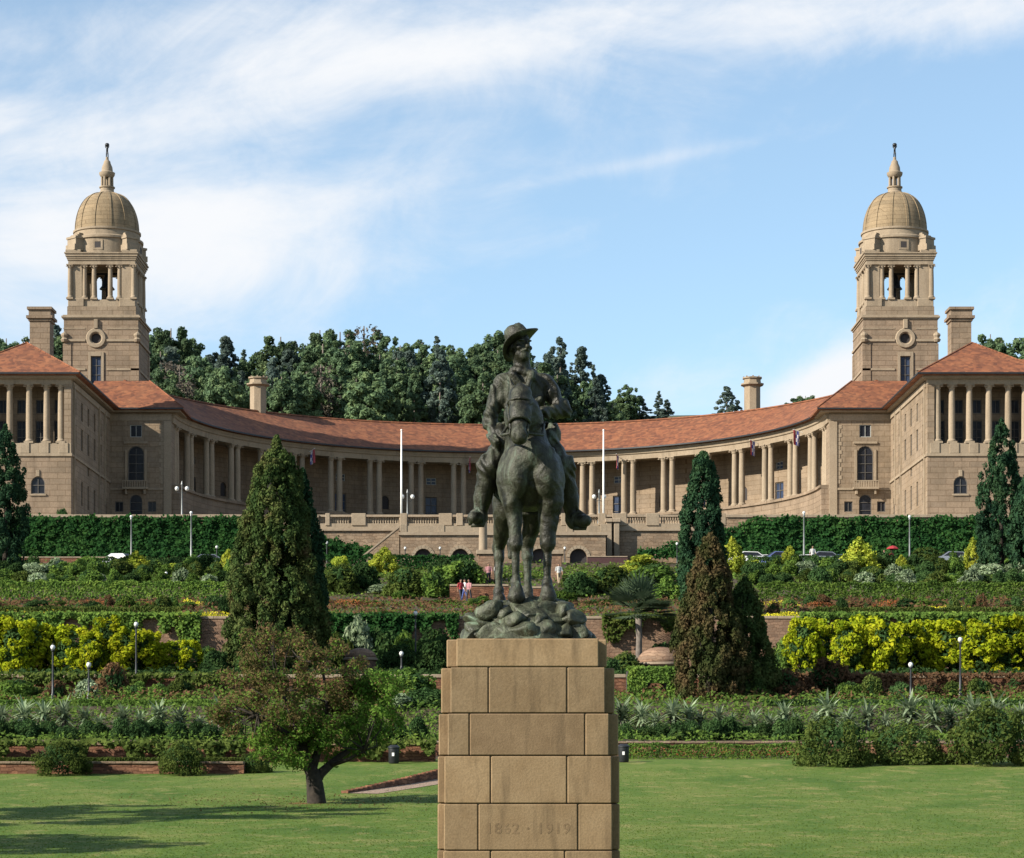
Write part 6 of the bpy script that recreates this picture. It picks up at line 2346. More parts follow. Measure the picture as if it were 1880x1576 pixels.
# bushes at the lawn's edge
big = [shrub_mesh('spreading_bush', 2.0, 2.2, 44, .42, 5200, .085, 'l_olive', 490 + i, .05, 1, .5) for i in range(3)]
for u, v0, hwp, D, zb, wh in ((115, 1352, 58, 98.5, 1.28, 'left bush of two in front of the low red wall'), (334, 1355, 50, 98.5, 1.28, 'right bush of two in front of the low red wall'),
                              (1530, 1308, 78, 105.5, 1.68, 'leftmost of the three spreading bushes on the right lawn edge'), (1665, 1318, 80, 107, 1.77, 'middle of the three spreading bushes on the right lawn edge'),
                              (1820, 1284, 92, 106, 1.71, 'largest of the three spreading bushes on the right lawn edge'), (468, 1376, 34, 100.5, 1.4, 'third, smaller bush at the end of the low red wall')):
    plant('spreading_bush', 'dark olive ' + wh, 'shrub', big[int(u) % 3], (xat(u, D), D, zb - .03), hwp * D / F / 2.0, sz=(zat(v0, D) - zb) / 2.2)

# ---------------- hedges
def hedge(label, u0, u1, D, v0, wid, mat, zb=None, n_per=420, ls=.10):
    x0, x1 = xat(u0, D), xat(u1, D)
    zb = zg(D) - .03 if zb is None else zb
    h = zat(v0, D) - zb
    L_ = x1 - x0
    n = int(n_per * L_)
    rg = np.random.default_rng(int(abs(u0) + D))
    f = rg.random(n)
    x = rg.uniform(0, L_, n)
    top = f < .45
    y = np.where(top, rg.uniform(-wid / 2, wid / 2, n), -wid / 2 + np.abs(rg.normal(0, .05, n)))
    z = np.where(top, h - np.abs(rg.normal(0, .05, n)), rg.uniform(.02, h, n))
    wob = .10 * np.sin(x * 2.1 + D) + .07 * np.sin(x * 5.3) + .05 * rg.normal(size=n)
    z = np.where(top, z + wob * min(1, h), z)
    y = y + .08 * np.sin(x * 3.1 + z * 3)
    Nr = np.where(top[:, None], np.array((0, 0, 1.0)), np.array((0, -1.0, .2))) + rg.normal(size=(n, 3)) * .6
    me = leaf_mesh('hedge', np.stack([x, y, np.maximum(z, .01)], 1), Nr, ls * rg.uniform(.6, 1.3, n), [M[mat]], .55, None, rg)
    return tag(link('hedge', me, None, (x0, D, zb)), label, 'hedge')


hedge('low bright clipped hedge along the lawn right of the pedestal', 1150, 1500, 112.4, 1368, .7, 'l_mid', n_per=700, ls=.06)
hedge('low grassy border between the two left lawn-edge walls', -20, 452, 104, 1392, 1.6, 'l_olive', 1.85, 420, .07)
hedge('long clipped hedge below the left terrace wall', -20, 420, 128.5, 1286, .8, 'l_mid', None, 420, .08)
hedge('long clipped hedge below the right terrace wall', 1400, 1900, 128.5, 1286, .8, 'l_dark', None, 420, .08)
hedge('upper clipped hedge across the left slope', -20, 445, 187, 1070, 1.6, 'l_mid', None, 300, .13)
hedge('upper clipped hedge across the right slope', 1390, 1900, 187, 1072, 1.6, 'l_mid', None, 300, .13)
hedge('clipped green hedge in front of the arched landing, left of the gate', 600, 870, 226, 1022, 1.6, 'l_ivy', None, 220, .16)
hedge('dark hedge in front of the parked cars', 1372, 1610, 228.3, 1023, 1.0, 'l_dark', None, 240, .13)
# clipped hedge block with a dark arched opening
hz0 = zg(134)
t = thing('arched_hedge', 'clipped hedge block with a dark arched opening below the stone dome', 'hedge', (xat(1200, 134), 134, hz0))
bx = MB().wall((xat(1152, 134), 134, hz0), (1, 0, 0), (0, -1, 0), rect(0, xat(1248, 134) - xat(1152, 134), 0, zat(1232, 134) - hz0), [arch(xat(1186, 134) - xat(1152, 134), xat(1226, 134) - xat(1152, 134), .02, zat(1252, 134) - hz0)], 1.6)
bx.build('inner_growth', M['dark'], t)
rg = np.random.default_rng(77)
w_, h_ = xat(1248, 134) - xat(1152, 134), zat(1226, 134) - hz0
n = 7000
x = rg.uniform(-.08, w_ + .08, n)
z = rg.uniform(0, h_, n)
a0_, a1_ = xat(1186, 134) - xat(1152, 134), xat(1226, 134) - xat(1152, 134)
inside = (x > a0_ + .05) & (x < a1_ - .05) & (z < zat(1254, 134) - hz0)
edge = np.hypot(np.maximum(0, np.abs(x - w_ / 2) - w_ / 2 + .5), np.maximum(0, z - h_ + .5)) < .5
kp = ~inside & edge
P = np.stack([x, -np.abs(rg.normal(0, .09, n)), z], 1)[kp]
Nr = np.array((0, -1, .4)) + rg.normal(size=(len(P), 3)) * .6
x2 = rg.uniform(0, w_, 2500)
P2 = np.stack([x2, rg.uniform(0, 1.6, 2500), h_ - .03 + rg.normal(0, .05, 2500)], 1)
N2_ = np.array((0, 0, 1)) + rg.normal(size=(2500, 3)) * .6
me = leaf_mesh('leaf_cover', np.concatenate([P, P2]), np.concatenate([Nr, N2_]), .085, [M['l_mid']], .55, None, rg)
link('leaf_cover', me, t, tuple(np.array((xat(1152, 134), 134, hz0)) - OFF[t.name]))

# ---------------- silvery aloes in front of the terrace
def aloe_mesh(seed):
    rg = np.random.default_rng(seed)
    V, Fs = [], []
    for i in range(110):
        a = rg.uniform(0, 6.28)
        el = rg.uniform(-.35, 1.45)
        L_ = rg.uniform(.55, 1.0)
        w = .075
        base = np.array((0, 0, .95 + rg.uniform(-.45, .25)))
        d = np.array((math.cos(a) * math.cos(el), math.sin(a) * math.cos(el), math.sin(el)))
        sd = np.array((-math.sin(a), math.cos(a), 0))
        b = len(V)
        for j in range(5):
            q = j / 4
            p = base + d * L_ * q + np.array((math.cos(a), math.sin(a), 0)) * .12 * q * q - np.array((0, 0, .28 * q * q * math.cos(el)))
            ww = w * (1 - q) ** .7 * (1 if j else .8)
            V += [p - sd * ww, p + sd * ww + np.array((0, 0, .0))]
        for j in range(4):
            Fs.append((b + 2 * j, b + 2 * j + 1, b + 2 * j + 3, b + 2 * j + 2))
    return np_mesh('aloe', np.array(V), np.array(Fs), [M['l_blue']])


aloes = [aloe_mesh(500 + i) for i in range(4)]
al_stem = trunk_mesh('aloe_stem', .9, .1, .08, 'barkg')
al = []
for u in np.arange(1146, 1560, 29):
    al.append((u, 'right'))
for u in np.arange(1590, 1900, 40):
    al.append((u, 'right'))
for u in list(np.arange(8, 430, 36)):
    al.append((u, 'left'))
ci_ = {'left': 0, 'right': 0}
for u, sd in al:
    i = ci_[sd]
    ci_[sd] += 1
    D = 121 + random.uniform(-1.2, 1.2)
    zb = zg(D)
    s = (zat(1284 + random.uniform(-12, 26), D) - zb) / 1.75 * (1 if sd == 'right' else .9)
    t = thing('tree_aloe', '%s silvery rosette aloe from the left in the %s front bed' % (ORD[i], sd), 'aloe', (xat(u + random.uniform(-6, 6), D), D, zb), 'silvery aloes in the front beds')
    t.rotation_euler = (0, 0, random.uniform(0, 6.28))
    t.scale = (s * 1.25, s * 1.25, s)
    link('stem', al_stem, t)
    link('leaves', aloes[i % 4], t)
# palm with grey-green fronds
M['l_palm'] = leaf_mat('palm_leaf', [(0.03, 0.05, 0.025), (0.055, 0.08, 0.045), (0.09, 0.12, 0.075)], 0.9, 0.3, 3.0, 0.0)
pm = thing('palm', 'grey-green fan palm with slim trunk right of the statue', 'palm', (xat(1172, 156), 156, zg(156)))
ph_ = zat(1128, 156) - zg(156)
MB().tube([(0, 0, -.2), (0, 0, .3), (.05, 0, ph_ * .6), (0, 0, ph_)], [.3, .24, .19, .22], 10).build('trunk', M['barkg'], pm, smooth=True, off=(0, 0, 0))
rg = np.random.default_rng(9)
for i in range(60):
    a = rg.uniform(0, 6.28)
    el = rg.uniform(-.2, 1.5)
    L_ = rg.uniform(2.0, 3.0)
    d = np.array((math.cos(a) * math.cos(el), math.sin(a) * math.cos(el), math.sin(el)))
    side = np.array((-math.sin(a), math.cos(a), 0))
    up2 = np.cross(side, -d)
    c0 = np.array((0, 0, ph_)) + d * .2
    hub = np.array((0, 0, ph_)) + d * L_ * .5
    V, Fs = [c0 - side * .02, c0 + side * .02, hub + side * .02, hub - side * .02], [(0, 1, 2, 3)]
    for j in range(11):
        b = -1.1 + 2.2 * j / 10
        dd = d * math.cos(b) + side * math.sin(b)
        tip = hub + dd * L_ * .55 * (1 - .12 * abs(b)) - np.array((0, 0, .12))
        nn = side * math.cos(b) - d * math.sin(b)
        md = hub + dd * L_ * .25
        q = len(V)
        V += [hub, md + nn * .07, tip, md - nn * .07]
        Fs.append((q, q + 1, q + 2, q + 3))
    link('frond', np_mesh('frond', np.array(V), np.array(Fs), [M['l_palm']], False), pm)

# ---------------- ivy on the retaining walls (left and right), with its sloping inner edges
def ivy(label, u0, u1, edge, n, seed):
    rg = np.random.default_rng(seed)
    u = rg.uniform(u0, u1, n)
    v = 950 + (1026 - 950) * rg.random(n)
    k = edge(u, v, rg)
    u, v = u[k], v[k]
    fz = (v - 950) / 76
    D = 249.3 - .25 * np.abs(rg.normal(size=len(u))) - 1.5 * fz ** 2 - .55 * np.maximum(0, np.sin(u * .13 + 2 * np.sin(v * .11)) * np.sin(v * .16 + np.sin(u * .07) * 2)) - .4 * np.maximum(0, np.sin(u * .047 + v * .03)) * fz
    x = (u - 940) * 249.5 / F
    z = EYE + (HORIZON - v) * 249.5 / F + .15 * rg.normal(size=len(u))
    z = np.minimum(z, ZL - .12 + .1 * np.sin(u * .11) + .08 * rg.normal(size=len(u)))
    x0 = (u0 + u1) / 2
    o = np.array((xat(x0, 249.5), 249.5, 21.7))
    P = np.stack([x, D, z], 1) - o
    Nr = np.array((0, -1, .45)) + rg.normal(size=P.shape) * .55
    me = leaf_mesh('ivy', P, Nr, .17 * rg.uniform(.6, 1.35, len(P)), [M['l_ivy']], .7, None, rg)
    return tag(link('ivy', me, None, tuple(o)), label, 'ivy')


ivy('dense dark ivy curtain over the retaining wall below the left wing', -40, 600, lambda u, v, r_: (v > 951 + 3 * np.sin(u * .07)) & (v > 948 + np.maximum(0, (u - 440)) * .35), 26000, 31)
ivy('dense green ivy curtain over the retaining wall below the right wing, sloping at its left', 1170, 1920, lambda u, v, r_: v > np.interp(u, [1170, 1240, 1330, 1395, 1920], [1014, 1002, 975, 953, 953]) + 3 * np.sin(u * .09), 30000, 32)
ivy('ivy and creepers at the foot of the balustraded wall right of the massive conifer', 585, 720, lambda u, v, r_: v > np.interp(u, [585, 660, 720], [985, 1005, 1018]) + 3 * np.sin(u * .2), 5000, 33)

def creeper(label, u0, u1, v0, v1, D, n, mat, seed, dens=.25):
    rg = np.random.default_rng(seed)
    u = rg.uniform(u0, u1, n)
    v = v0 + (v1 - v0) * rg.random(n) ** 1.3
    lim = v0 + (v1 - v0) * np.clip(.55 + .5 * np.sin(u * .045 + seed) + .3 * np.sin(u * .13), .12, 1)
    k = v < lim
    u, v = u[k], v[k]
    m = len(u)
    D_ = D - .85 - .2 * np.abs(rg.normal(size=m)) - .15 * np.maximum(0, np.sin(u * .2 + v * .15))
    P = np.stack([(u - 940) * D / F, D_, EYE + (HORIZON - v) * D / F + .05 * rg.normal(size=m)], 1)
    o = np.array((xat((u0 + u1) / 2, D), D - .8, zat(v1, D)))
    me = leaf_mesh('creeper', P - o, np.array((0, -1, .5)) + rg.normal(size=(m, 3)) * .55, .12 * rg.uniform(.6, 1.3, m), [M[mat]], .65, None, rg)
    return tag(link('creeper', me, None, tuple(o)), label, 'creeper')


creeper('creeper trailing down the pink terrace wall above the left golden shrubs', -30, 372, 1128, 1200, 160, 9000, 'l_mid', 61)
creeper('creeper trailing down the pink terrace wall above the right golden shrubs', 1466, 1910, 1128, 1200, 160, 10000, 'l_mid', 62)
creeper('dark creeper on the pink wall between the massive conifer and the statue', 590, 842, 1130, 1215, 160, 7000, 'l_ivy', 63)
creeper('thin creeper on the pink wall beneath the palm', 1105, 1262, 1130, 1180, 160, 2200, 'l_olive', 64)
creeper('creeper over the near-left low wall behind the lawn bushes', -20, 800, 1362, 1392, 109, 6000, 'l_olive', 65)
creeper('creeper over the red terrace wall below the left golden shrubs', -20, 440, 1239, 1272, 140, 4200, 'l_olive', 66)
creeper('creeper over the red terrace wall below the right golden shrubs', 1420, 1900, 1239, 1272, 140, 4200, 'l_red', 67)
hedge('uneven olive hedge along the top of the pink wall, left', -20, 336, 162.2, 1116, 1.0, 'l_olive', None, 300, .11)
hedge('uneven olive hedge along the top of the pink wall, right', 1494, 1900, 162.2, 1117, 1.0, 'l_olive', None, 300, .11)

# ---------------- ground cover and flower strips (uncountable)
def cover(name, u0, u1, D0, D1, h, dens, ls, mat, seed, zf=None):
    rg = np.random.default_rng(seed)
    xa_, xb_ = xat(u0, D1), xat(u1, D1)
    n = int(dens * (xb_ - xa_) * (D1 - D0))
    y = rg.uniform(D0, D1, n)
    x = rg.uniform(xa_, xb_, n)
    cl = (np.sin(x * .9 + y * .5 + seed) * np.sin(x * .37 - y * .8) + np.sin(x * 2.3 + seed) * .5) * .35 + .65
    z = (zgv(y) if zf is None else np.full(n, zf)) + h * np.clip(cl, .15, 1.2) * rg.random(n)
    o = np.array(((xa_ + xb_) / 2, (D0 + D1) / 2, z.min()))
    me = leaf_mesh(name, np.stack([x, y, z], 1) - o, np.array((0, -.4, .8)) + rg.normal(size=(n, 3)) * .6, ls * rg.uniform(.6, 1.3, n), [M[mat]], .5, None, rg)
    return tag(link(name, me, None, tuple(o)), kind='stuff')


cover('ground_cover', -60, 1940, 115.2, 127, .5, 34, .10, 'l_mid', 1)
cover('ground_cover', -60, 1940, 123, 139.3, .7, 18, .12, 'l_mid', 2)
cover('ground_cover', -60, 1940, 130, 139.3, .8, 12, .12, 'l_red', 3)
cover('ground_cover', -60, 1940, 140.3, 159, .5, 14, .13, 'l_dark', 4)
cover('ground_cover', -60, 1940, 163, 186, .25, 9, .12, 'l_mid', 5)
cover('ground_cover', -60, 1940, 165, 184, .6, 6, .15, 'l_red', 6)
cover('ground_cover', -60, 1940, 188, 231, .3, 7, .16, 'l_olive', 7)
cover('ground_cover', -60, 1940, 188, 231, .4, 3, .16, 'l_mid', 8)
cover('ground_cover', -60, 1940, 244.6, 249, .6, 9, .17, 'l_ivy', 9)
cover('ground_cover', -60, 800, 109.2, 115, .4, 40, .08, 'l_olive', 10)
for u0, u1, D0, D1, h, mt, sd in ((1395, 1490, 160.4, 161.6, .45, 'fl_yel', 41), (338, 414, 160.4, 161.6, .45, 'fl_yel', 42), (-10, 130, 168, 169, .4, 'fl_yel', 43), (1700, 1780, 171, 172, .4, 'fl_yel', 44),
                                  (150, 330, 176, 177.5, .5, 'fl_red', 45), (1480, 1690, 174, 176, .5, 'fl_red', 46), (600, 700, 176, 177.5, .5, 'fl_red', 47), (1150, 1500, 114.0, 114.9, .3, 'fl_red', 48),
                                  (-10, 420, 139.2, 139.35, .25, 'fl_red', 49), (340, 400, 177, 178.5, .5, 'fl_yel', 50), (1400, 1480, 176, 177, .45, 'fl_yel', 51), (330, 445, 160.3, 161, .4, 'fl_yel', 52)):
    cover('flower_bed', u0, u1, D0, D1, h, 160, .06, mt, sd)

hedge('low dark hedge in front of the silver cars on the left', 150, 440, 228.3, 1026, 1.0, 'l_dark', None, 240, .13)
# blades of grass on the lawn
rg = np.random.default_rng(88)
n = 120000
y = 52 + 52 * rg.random(n) ** 1.25
x = rg.uniform(-1, 1, n) * (y * .222 + .6)
kp = ~((np.abs(x - px(970)) < 2.2) & (y < 45))
x, y = x[kp], y[kp]
z = np.interp(y, [p_[0] for p_ in PROF], [p_[1] for p_ in PROF])
Nr = rg.normal(size=(len(x), 3))
Nr[:, 2] += 2.2
me = leaf_mesh('grass', np.stack([x, y, z + .012], 1), Nr, .023 * rg.uniform(.5, 1.5, len(x)), [M['turf']], .32, None, rg)
tag(link('grass', me), kind='stuff')
# fallen leaves and tufts along the beds
cover('grass_edge', 1130, 1900, 110.0, 111.6, .12, 60, .05, 'turf', 91)

rg = np.random.default_rng(92)
n = 900
x = xat(580, 80) + rg.normal(0, 3.2, n)
y = 80 + rg.normal(0, 3.0, n)
z = np.interp(y, [p_[0] for p_ in PROF], [p_[1] for p_ in PROF]) + .02
Nr = rg.normal(size=(n, 3)) * .4 + np.array((0, 0, 1))
tag(link('fallen_leaves', leaf_mesh('fallen_leaves', np.stack([x, y, z], 1), Nr, .04 * rg.uniform(.6, 1.4, n), [M['l_treeb']], .6, None, rg)), kind='stuff')

# ------------------------------------------------------------------ small garden buildings and paths
for u, vt, hwp, wd in ((1212, 1188, 44, 'right of the pedestal beside the brown cypress'), (662, 1190, 30, 'left of the pedestal behind the lawn tree')):
    D = 152.0
    zb = zg(D) - .1
    x = xat(u, D)
    r_ = hwp * D / F
    zt = zat(vt, D)
    t = thing('domed_pavilion', 'small pink stone garden pavilion with low dome, ' + wd, 'pavilion', (x, D, zb))
    zs = zt - r_ * .78
    MB().lathe([(r_ * .93, zb - .3), (r_ * .93, zs)], (x, D, 0), n=28).build('wall', M['pinkwall'], t, smooth='auto')
    MB().lathe([(r_ * .96, zs + .002), (r_ * 1.06, zs + .03), (r_ * 1.06, zs + .14), (r_ * .97, zs + .18)], (x, D, 0), n=28).build('cornice', M['coping'], t, smooth='auto')
    MB().lathe([(r_ * .97 * math.cos(a), zs + .17 + (zt - zs - .17) * math.sin(a)) for a in [i * math.pi / 2 / 10 for i in range(10)]] + [(.02, zt)], (x, D, 0), n=28).build('dome', M['pinkwall'], t, smooth=True)

# path with a low brick edge crossing the lawn behind the pedestal
p0, p1 = Vector((xat(640, 86), 86, zl(86))), Vector((xat(830, 97.5), 97.5, zl(97.5)))
mb = MB()
pw = MB()
nrm = Vector((p1.y - p0.y, -(p1.x - p0.x), 0)).normalized()
for i in range(25):
    q = p0.lerp(p1, i / 24)
    for d in (0.0, 1.1):
        r_ = q + nrm * d
        mb.v.append((r_.x, r_.y, zl(r_.y) + .012))
for i in range(24):
    mb.f.append((2 * i, 2 * i + 1, 2 * i + 3, 2 * i + 2))
    mb.m.append(0)
tag(mb.build('path', M['pathm']), kind='structure')
t = thing('path_edge_wall', 'low dark brick edging wall along the lawn path left of the pedestal', 'wall', tuple(p0))
for i in range(24):
    a, b = p0.lerp(p1, i / 24), p0.lerp(p1, (i + .97) / 24)
    k = nrm * -.28
    hgt_ = .10 + .30 * i / 23
    MB().prism([(a - nrm * .02)[:2], (b - nrm * .02)[:2], (b + k)[:2], (a + k)[:2]], zl(a.y) - .15, zl(a.y) + hgt_).build('brick_course', M['redwall'], t)

# litter bins beside the lawn
for u, v0, D, wd in ((1145, 1366, 108, 'right of the pedestal'), (723, 1368, 107, 'right of the lawn tree')):
    x, zb = xat(u, D), zl(D)
    t = thing('litter_bin', 'dark litter bin with pale notice at the lawn edge, ' + wd, 'bin', (x, D, zb))
    h = zat(v0, D) - zb
    MB().lathe([(.20, 0), (.23, .05), (.24, h * .8), (.27, h * .82), (.27, h * .88), (.14, h)], (x, D, zb), n=14).build('drum', M['iron'], t, smooth='auto')
    MB().box(x - .07, x + .03, D - .262, D - .245, zb + h * .4, zb + h * .58).build('notice', M['white'], t)

# ------------------------------------------------------------------ lamps
lp = {}


def lamp_mesh(h):
    key = round(h, 1)
    if key not in lp:
        lp[key] = MB().lathe([(.13, 0), (.13, .35), (.07, .45), (.055, h * .5), (.045, h - .1), (.1, h - .06), (.1, h)], n=8).mesh('lamp_post', M['iron'], smooth='auto')
    return lp[key]


globe = MB().lathe([(.06, 0), (.16, .05), (.23, .18), (.25, .3), (.2, .45), (.1, .52), (.02, .54)], n=12).mesh('globe', M['globe'], smooth=True)
gcap = MB().lathe([(.14, 0), (.1, .06), (.03, .1), (.02, .2)], n=8).mesh('lamp_cap', M['iron'])


def lamp(u, vt, D, wd, zb=None, s=.52):
    zb = zg(D) if zb is None else zb
    h = zat(vt, D) - zb - .54 * s
    t = thing('globe_lamp', 'single white-globe garden lamp ' + wd, 'lamp', (xat(u, D), D, zb), 'globe lamps in the garden')
    link('post', lamp_mesh(h), t)
    g = link('globe', globe, t, (0, 0, h))
    g.scale = (s, s, s)
    link('cap', gcap, g, (0, 0, .52))


for u, vt, D, wd in ((97, 1184, 132, 'in front of the left golden shrubs, nearest the left edge'), (163, 1216, 131, 'in front of the left golden shrubs, second from the left'),
                     (250, 1142, 139, 'tallest, before the right end of the left golden row'), (763, 1122, 152, 'tall, left of the pedestal among dark shrubs'), (737, 1196, 145, 'short, left of the pedestal among dark shrubs'),
                     (799, 1064, 199, 'left of the statue rocks'), (1045, 1060, 199, 'right of the horse hooves'), (1672, 1216, 131, 'short, before the right golden shrubs'),
                     (1763, 1170, 133, 'tall, before the right golden shrubs'), (398, 1002, 228, 'left of the massive conifer below the ivy'), (305, 1050, 205, 'below the plump golden conifer'),
                     (744, 1004, 243, 'left of the left basement arch'), (808, 1004, 243, 'between the two left basement arches'), (1037, 1004, 243, 'left of the right basement arch'),
                     (1556, 1036, 222, 'left of the largest golden conifer'), (600, 994, 243, 'at the right edge of the massive conifer'), (1243, 996, 243, 'left of the slim cypress, by the ivy slope')):
    lamp(u, vt, D, wd, 21.1 if D > 231 else None)

# tall twin-globe lamps on the road and on the terrace
def twin(u, vt, D, zb, wd, arms=True):
    x = xat(u, D)
    t = thing('twin_lamp', wd, 'street lamp', (x, D, zb))
    h = zat(vt, D) - zb
    MB().lathe([(.2, 0), (.2, .6), (.1, .8), (.075, h * .6), (.06, h - .2), (.12, h - .1), (.03, h + .25)], (x, D, zb), n=8).build('post', M['pole'], t, smooth='auto')
    if arms:
        for sx in (-1, 1):
            MB().tube([(x, D, zb + h - .9), (x + sx * .35, D, zb + h - 1.0), (x + sx * .52, D, zb + h - .75)], .035, 6).build('arm', M['iron'], t)
            g = link('globe', globe, t, (sx * .52, 0, h - .75))
            g.scale = (.85, .85, .85)
    else:
        g = link('globe', globe, t, (0, 0, h))
        g.scale = (.6, .6, .6)


twin(334, 888, 252.5, FC, 'twin-globe lamp on the terrace before the left colonnade end')
twin(748, 903, 252.5, FC, 'twin-globe lamp beside the left white flagpole')
twin(1100, 903, 252.5, FC, 'twin-globe lamp beside the right white flagpole')
twin(351, 945, 236, 20.95, 'slender tall grey lamp post before the left ivy wall', False)
twin(1476, 945, 236, 20.95, 'slender tall grey lamp post before the right ivy wall', False)
twin(241, 952, 246, 21.2, 'small-globe tall post at the top of the left ivy wall', False)
twin(1670, 952, 246, 21.2, 'small-globe tall post at the top of the right ivy wall', False)
# white signs fixed along the terrace lip
# ------------------------------------------------------------------ parked cars
def car_proto():
    pr = [(-2.1, .32), (-2.15, .62), (-2.0, .86), (-1.35, .95), (-.75, 1.40), (.65, 1.45), (1.35, .98), (2.05, .84), (2.18, .55), (2.1, .30)]
    body = MB()
    n = len(pr)
    for sy, k in ((-.82, 1), (.82, 1)):
        for x, z in pr:
            w = sy * (1 - .20 * max(0, (z - .9)) / .5)
            body.v.append((x, w, z))
    body.f = [tuple(range(n)), tuple(range(n, 2 * n))] + [(i, (i + 1) % n, n + (i + 1) % n, n + i) for i in range(n)]
    body.m = [0] * len(body.f)
    gl = MB()
    for sy in (-1, 1):
        q = [(-1.2, .98), (-.72, 1.34), (.58, 1.38), (1.15, 1.0)]
        gl.add([(x, sy * (.826 - .164 * max(0, z - .9) / .5), z) for x, z in q], [(0, 1, 2, 3)])
    gl.add([(-1.3, -.74, .985), (-1.3, .74, .985), (-.80, .66, 1.38), (-.80, -.66, 1.38)], [(0, 1, 2, 3)])
    gl.add([(1.30, -.74, 1.03), (1.30, .74, 1.03), (.72, .66, 1.43), (.72, -.66, 1.43)], [(0, 1, 2, 3)])
    wh = MB().tube([(0, -.1, 0), (0, .1, 0)], .31, 14)
    hu = MB().tube([(0, -.11, 0), (0, .11, 0)], .17, 10)
    li = MB().bbox(-.04, .04, -.17, .17, -.07, .07, .02)
    return body, gl.mesh('car_glass', M['glass'], recalc=False), wh.mesh('tyre', M['iron'], smooth='auto'), hu.mesh('rim', M['pole'], smooth='auto'), li.mesh('headlight', M['globe'])


cb, cg, cw, ch, cl_ = car_proto()
cpaint = {'silver': plain_mat('silver_paint', (0.22, 0.235, 0.26), .3, .3, .04), 'white': plain_mat('car_white', (0.55, 0.55, 0.54), .3, 0, .03), 'blue': plain_mat('car_blue', (0.12, 0.15, 0.32), .3, .1, .05), 'grey': plain_mat('car_grey', (0.2, 0.21, 0.23), .3, .2, .05)}
cbm = {k: cb.mesh('car_' + k, m_, smooth='auto') for k, m_ in cpaint.items()}


def car(u, D, col_, wd, rz=0.0):
    t = thing('parked_car', wd, 'car', (xat(u, D), D, 20.95), 'cars parked on the upper road')
    t.rotation_euler = (0, 0, rz)
    b = link('body', cbm[col_], t)
    link('windows', cg, t)
    for sx in (-1.35, 1.32):
        for sy in (-.78, .78):
            w = link('wheel', cw, t, (sx, sy, .31))
            link('rim', ch, w)
    for sy in (-.55, .55):
        link('headlight', cl_, t, (2.14, sy, .62))


car(221, 238, 'silver', 'silver car parked alone below the left ivy wall', 2.7)
for i, (u, c_, wd) in enumerate(((1376, 'white', 'white car at the left end of the right-hand row, beside the slim cypress'), (1412, 'white', 'second car from the left in the right-hand row, white'), (1432, 'blue', 'blue car left of the pointed golden conifer'),
                                 (1482, 'white', 'white car right of the pointed golden conifer'), (1512, 'silver', 'silver car in the middle of the right-hand row'), (1540, 'blue', 'blue car left of the largest golden conifer'),
                                 (1752, 'silver', 'silver car near the tall dark right cypress'))):
    car(u, 236 + (i % 2) * 3.2, c_, wd, .08 * (i % 3) + (0 if i % 2 else 3.14))
car(380, 239, 'silver', 'silver car left of the massive conifer, half hidden by bushes', .3)

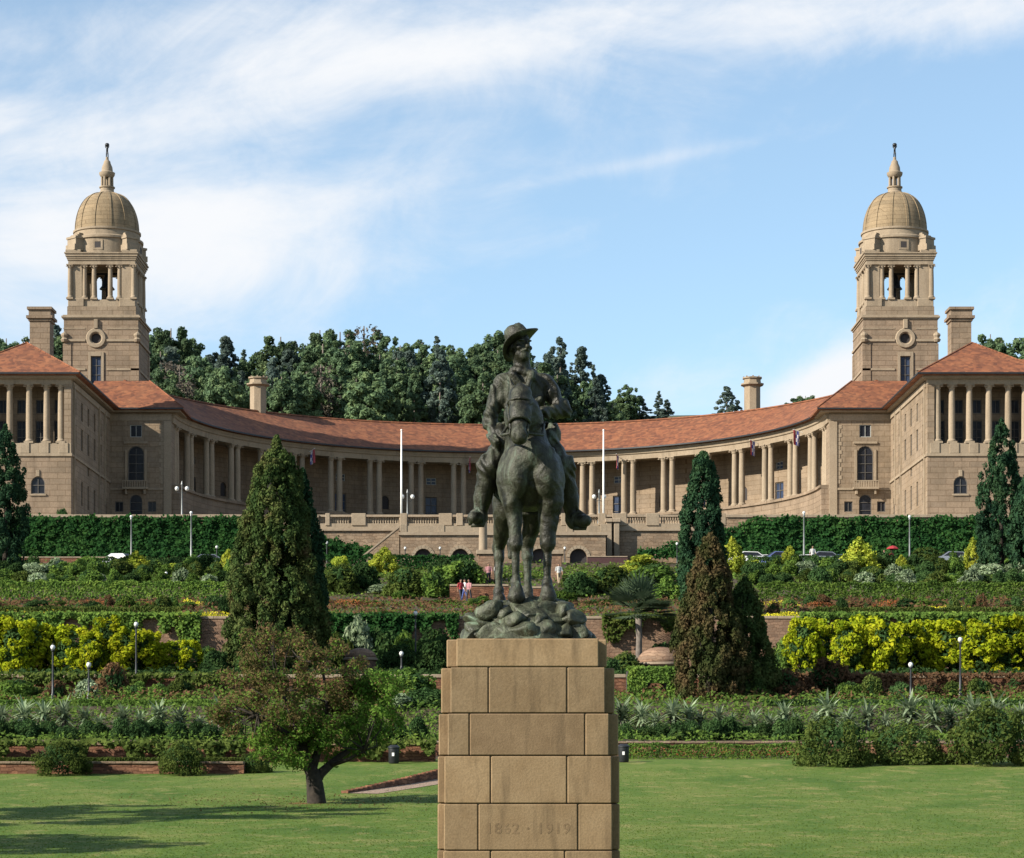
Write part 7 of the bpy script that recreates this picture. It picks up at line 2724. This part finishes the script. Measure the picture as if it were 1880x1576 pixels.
# ------------------------------------------------------------------ visitors
def person_mesh(name, shirt, trous, skin, hair, stride=.12, arm=.12, seed=0):
    p = []
    c = lambda a, b, r0, r1: p.append(('c', a, b, r0, r1, .03))
    e = lambda a, r0: p.append(('e', a, r0, None, .03))
    e((0, 0, 1.22), (.19, .12, .26))
    e((0, 0, .98), (.17, .12, .15))
    e((0, 0, 1.40), (.21, .095, .08))
    c((0, 0, 1.42), (0, -.01, 1.56), .06, .055)
    e((0, -.015, 1.64), (.078, .095, .115))
    e((0, -.105, 1.63), (.015, .02, .02))
    for sx in (-1, 1):
        c((sx * .09, 0, .95), (sx * .10, sx * stride, .50), .095, .062)
        c((sx * .10, sx * stride, .50), (sx * .10, sx * stride * 1.7, .09), .062, .042)
        c((sx * .10, sx * stride * 1.7 + .04, .05), (sx * .11, sx * stride * 1.7 - .14, .04), .045, .038)
        c((sx * .21, 0, 1.40), (sx * .26, sx * -arm * .5, 1.12), .058, .045)
        c((sx * .26, sx * -arm * .5, 1.12), (sx * .25, sx * -arm - .08, .88), .043, .032)
        e((sx * .25, sx * -arm - .10, .82), (.03, .045, .06))
    V, Fq = field_mesh(p, .03, .03)
    ctr = V[Fq].mean(1)
    mi = np.where(ctr[:, 2] < .98, 1, 0)
    mi = np.where(ctr[:, 2] > 1.49, 2, mi)
    mi = np.where((np.abs(ctr[:, 0]) > .2) & (ctr[:, 2] < 1.08) & (ctr[:, 2] > .7), 2, mi)
    mi = np.where((ctr[:, 2] > 1.66) & (ctr[:, 1] > -.085) | (ctr[:, 2] > 1.71), 3, mi)
    mi = np.where(ctr[:, 2] < .09, 3, mi)
    return np_mesh(name, V, Fq, [shirt, trous, skin, hair], True, mi)


cloth = {k: plain_mat('cloth_' + k, c_, .85, 0, .15, 12) for k, c_ in {'red': (.25, .02, .025), 'white': (.4, .4, .39), 'blue': (.06, .09, .25), 'dark': (.03, .03, .04), 'pink': (.3, .14, .15), 'tan': (.35, .27, .18), 'skin': (.25, .14, .09), 'hair': (.02, .015, .012)}.items()}
pk = {}
for u, D, s_, t_, rz, wd in ((846, 185, 'red', 'dark', .6, 'person in a red top standing left of the statue rocks'), (853, 185.6, 'white', 'blue', 2.0, 'person in a white top among the visitors left of the rocks'), (861, 184.6, 'pink', 'dark', -.7, 'person in a pink top among the visitors left of the rocks'),
                             (897, 198, 'pink', 'dark', .1, 'person in a pale pink top walking by the gate pier'), (913, 198, 'white', 'dark', 3.0, 'person in a white top on the steps by the gate pier'), (1026, 198, 'white', 'tan', .3, 'person in white right of the horse legs'),
                             (1636, 237, 'red', 'dark', .4, 'person in bright red by the right road wall'), (1623, 237, 'white', 'tan', 1.2, 'person in white beside the one in red'), (1492, 233, 'white', 'white', .2, 'person dressed in white between the parked cars')):
    key = (s_, t_)
    if key not in pk:
        pk[key] = person_mesh('person', cloth[s_], cloth[t_], cloth['skin'], cloth['hair'])
    zb = (zg(D) if D < 231 else 20.95)
    o = tag(link('person', pk[key], None, (xat(u, D), D, zb)), wd, 'person', 'visitors in the garden')
    o.rotation_euler = (0, 0, rz)
# red umbrella over the pair on the road
x, D = xat(1639, 236.6), 236.6
t = thing('umbrella', 'bright red umbrella held above the couple on the road', 'umbrella', (x, D, 20.95 + 1.1))
MB().tube([(x, D, 22.0), (x, D, 23.05)], .012, 6).build('handle', M['iron'], t)
MB().lathe([(.62, 22.72), (.5, 22.86), (.3, 22.98), (.02, 23.06)], (x, D, 0), n=8, cap=False).build('canopy', cloth['red'], t)
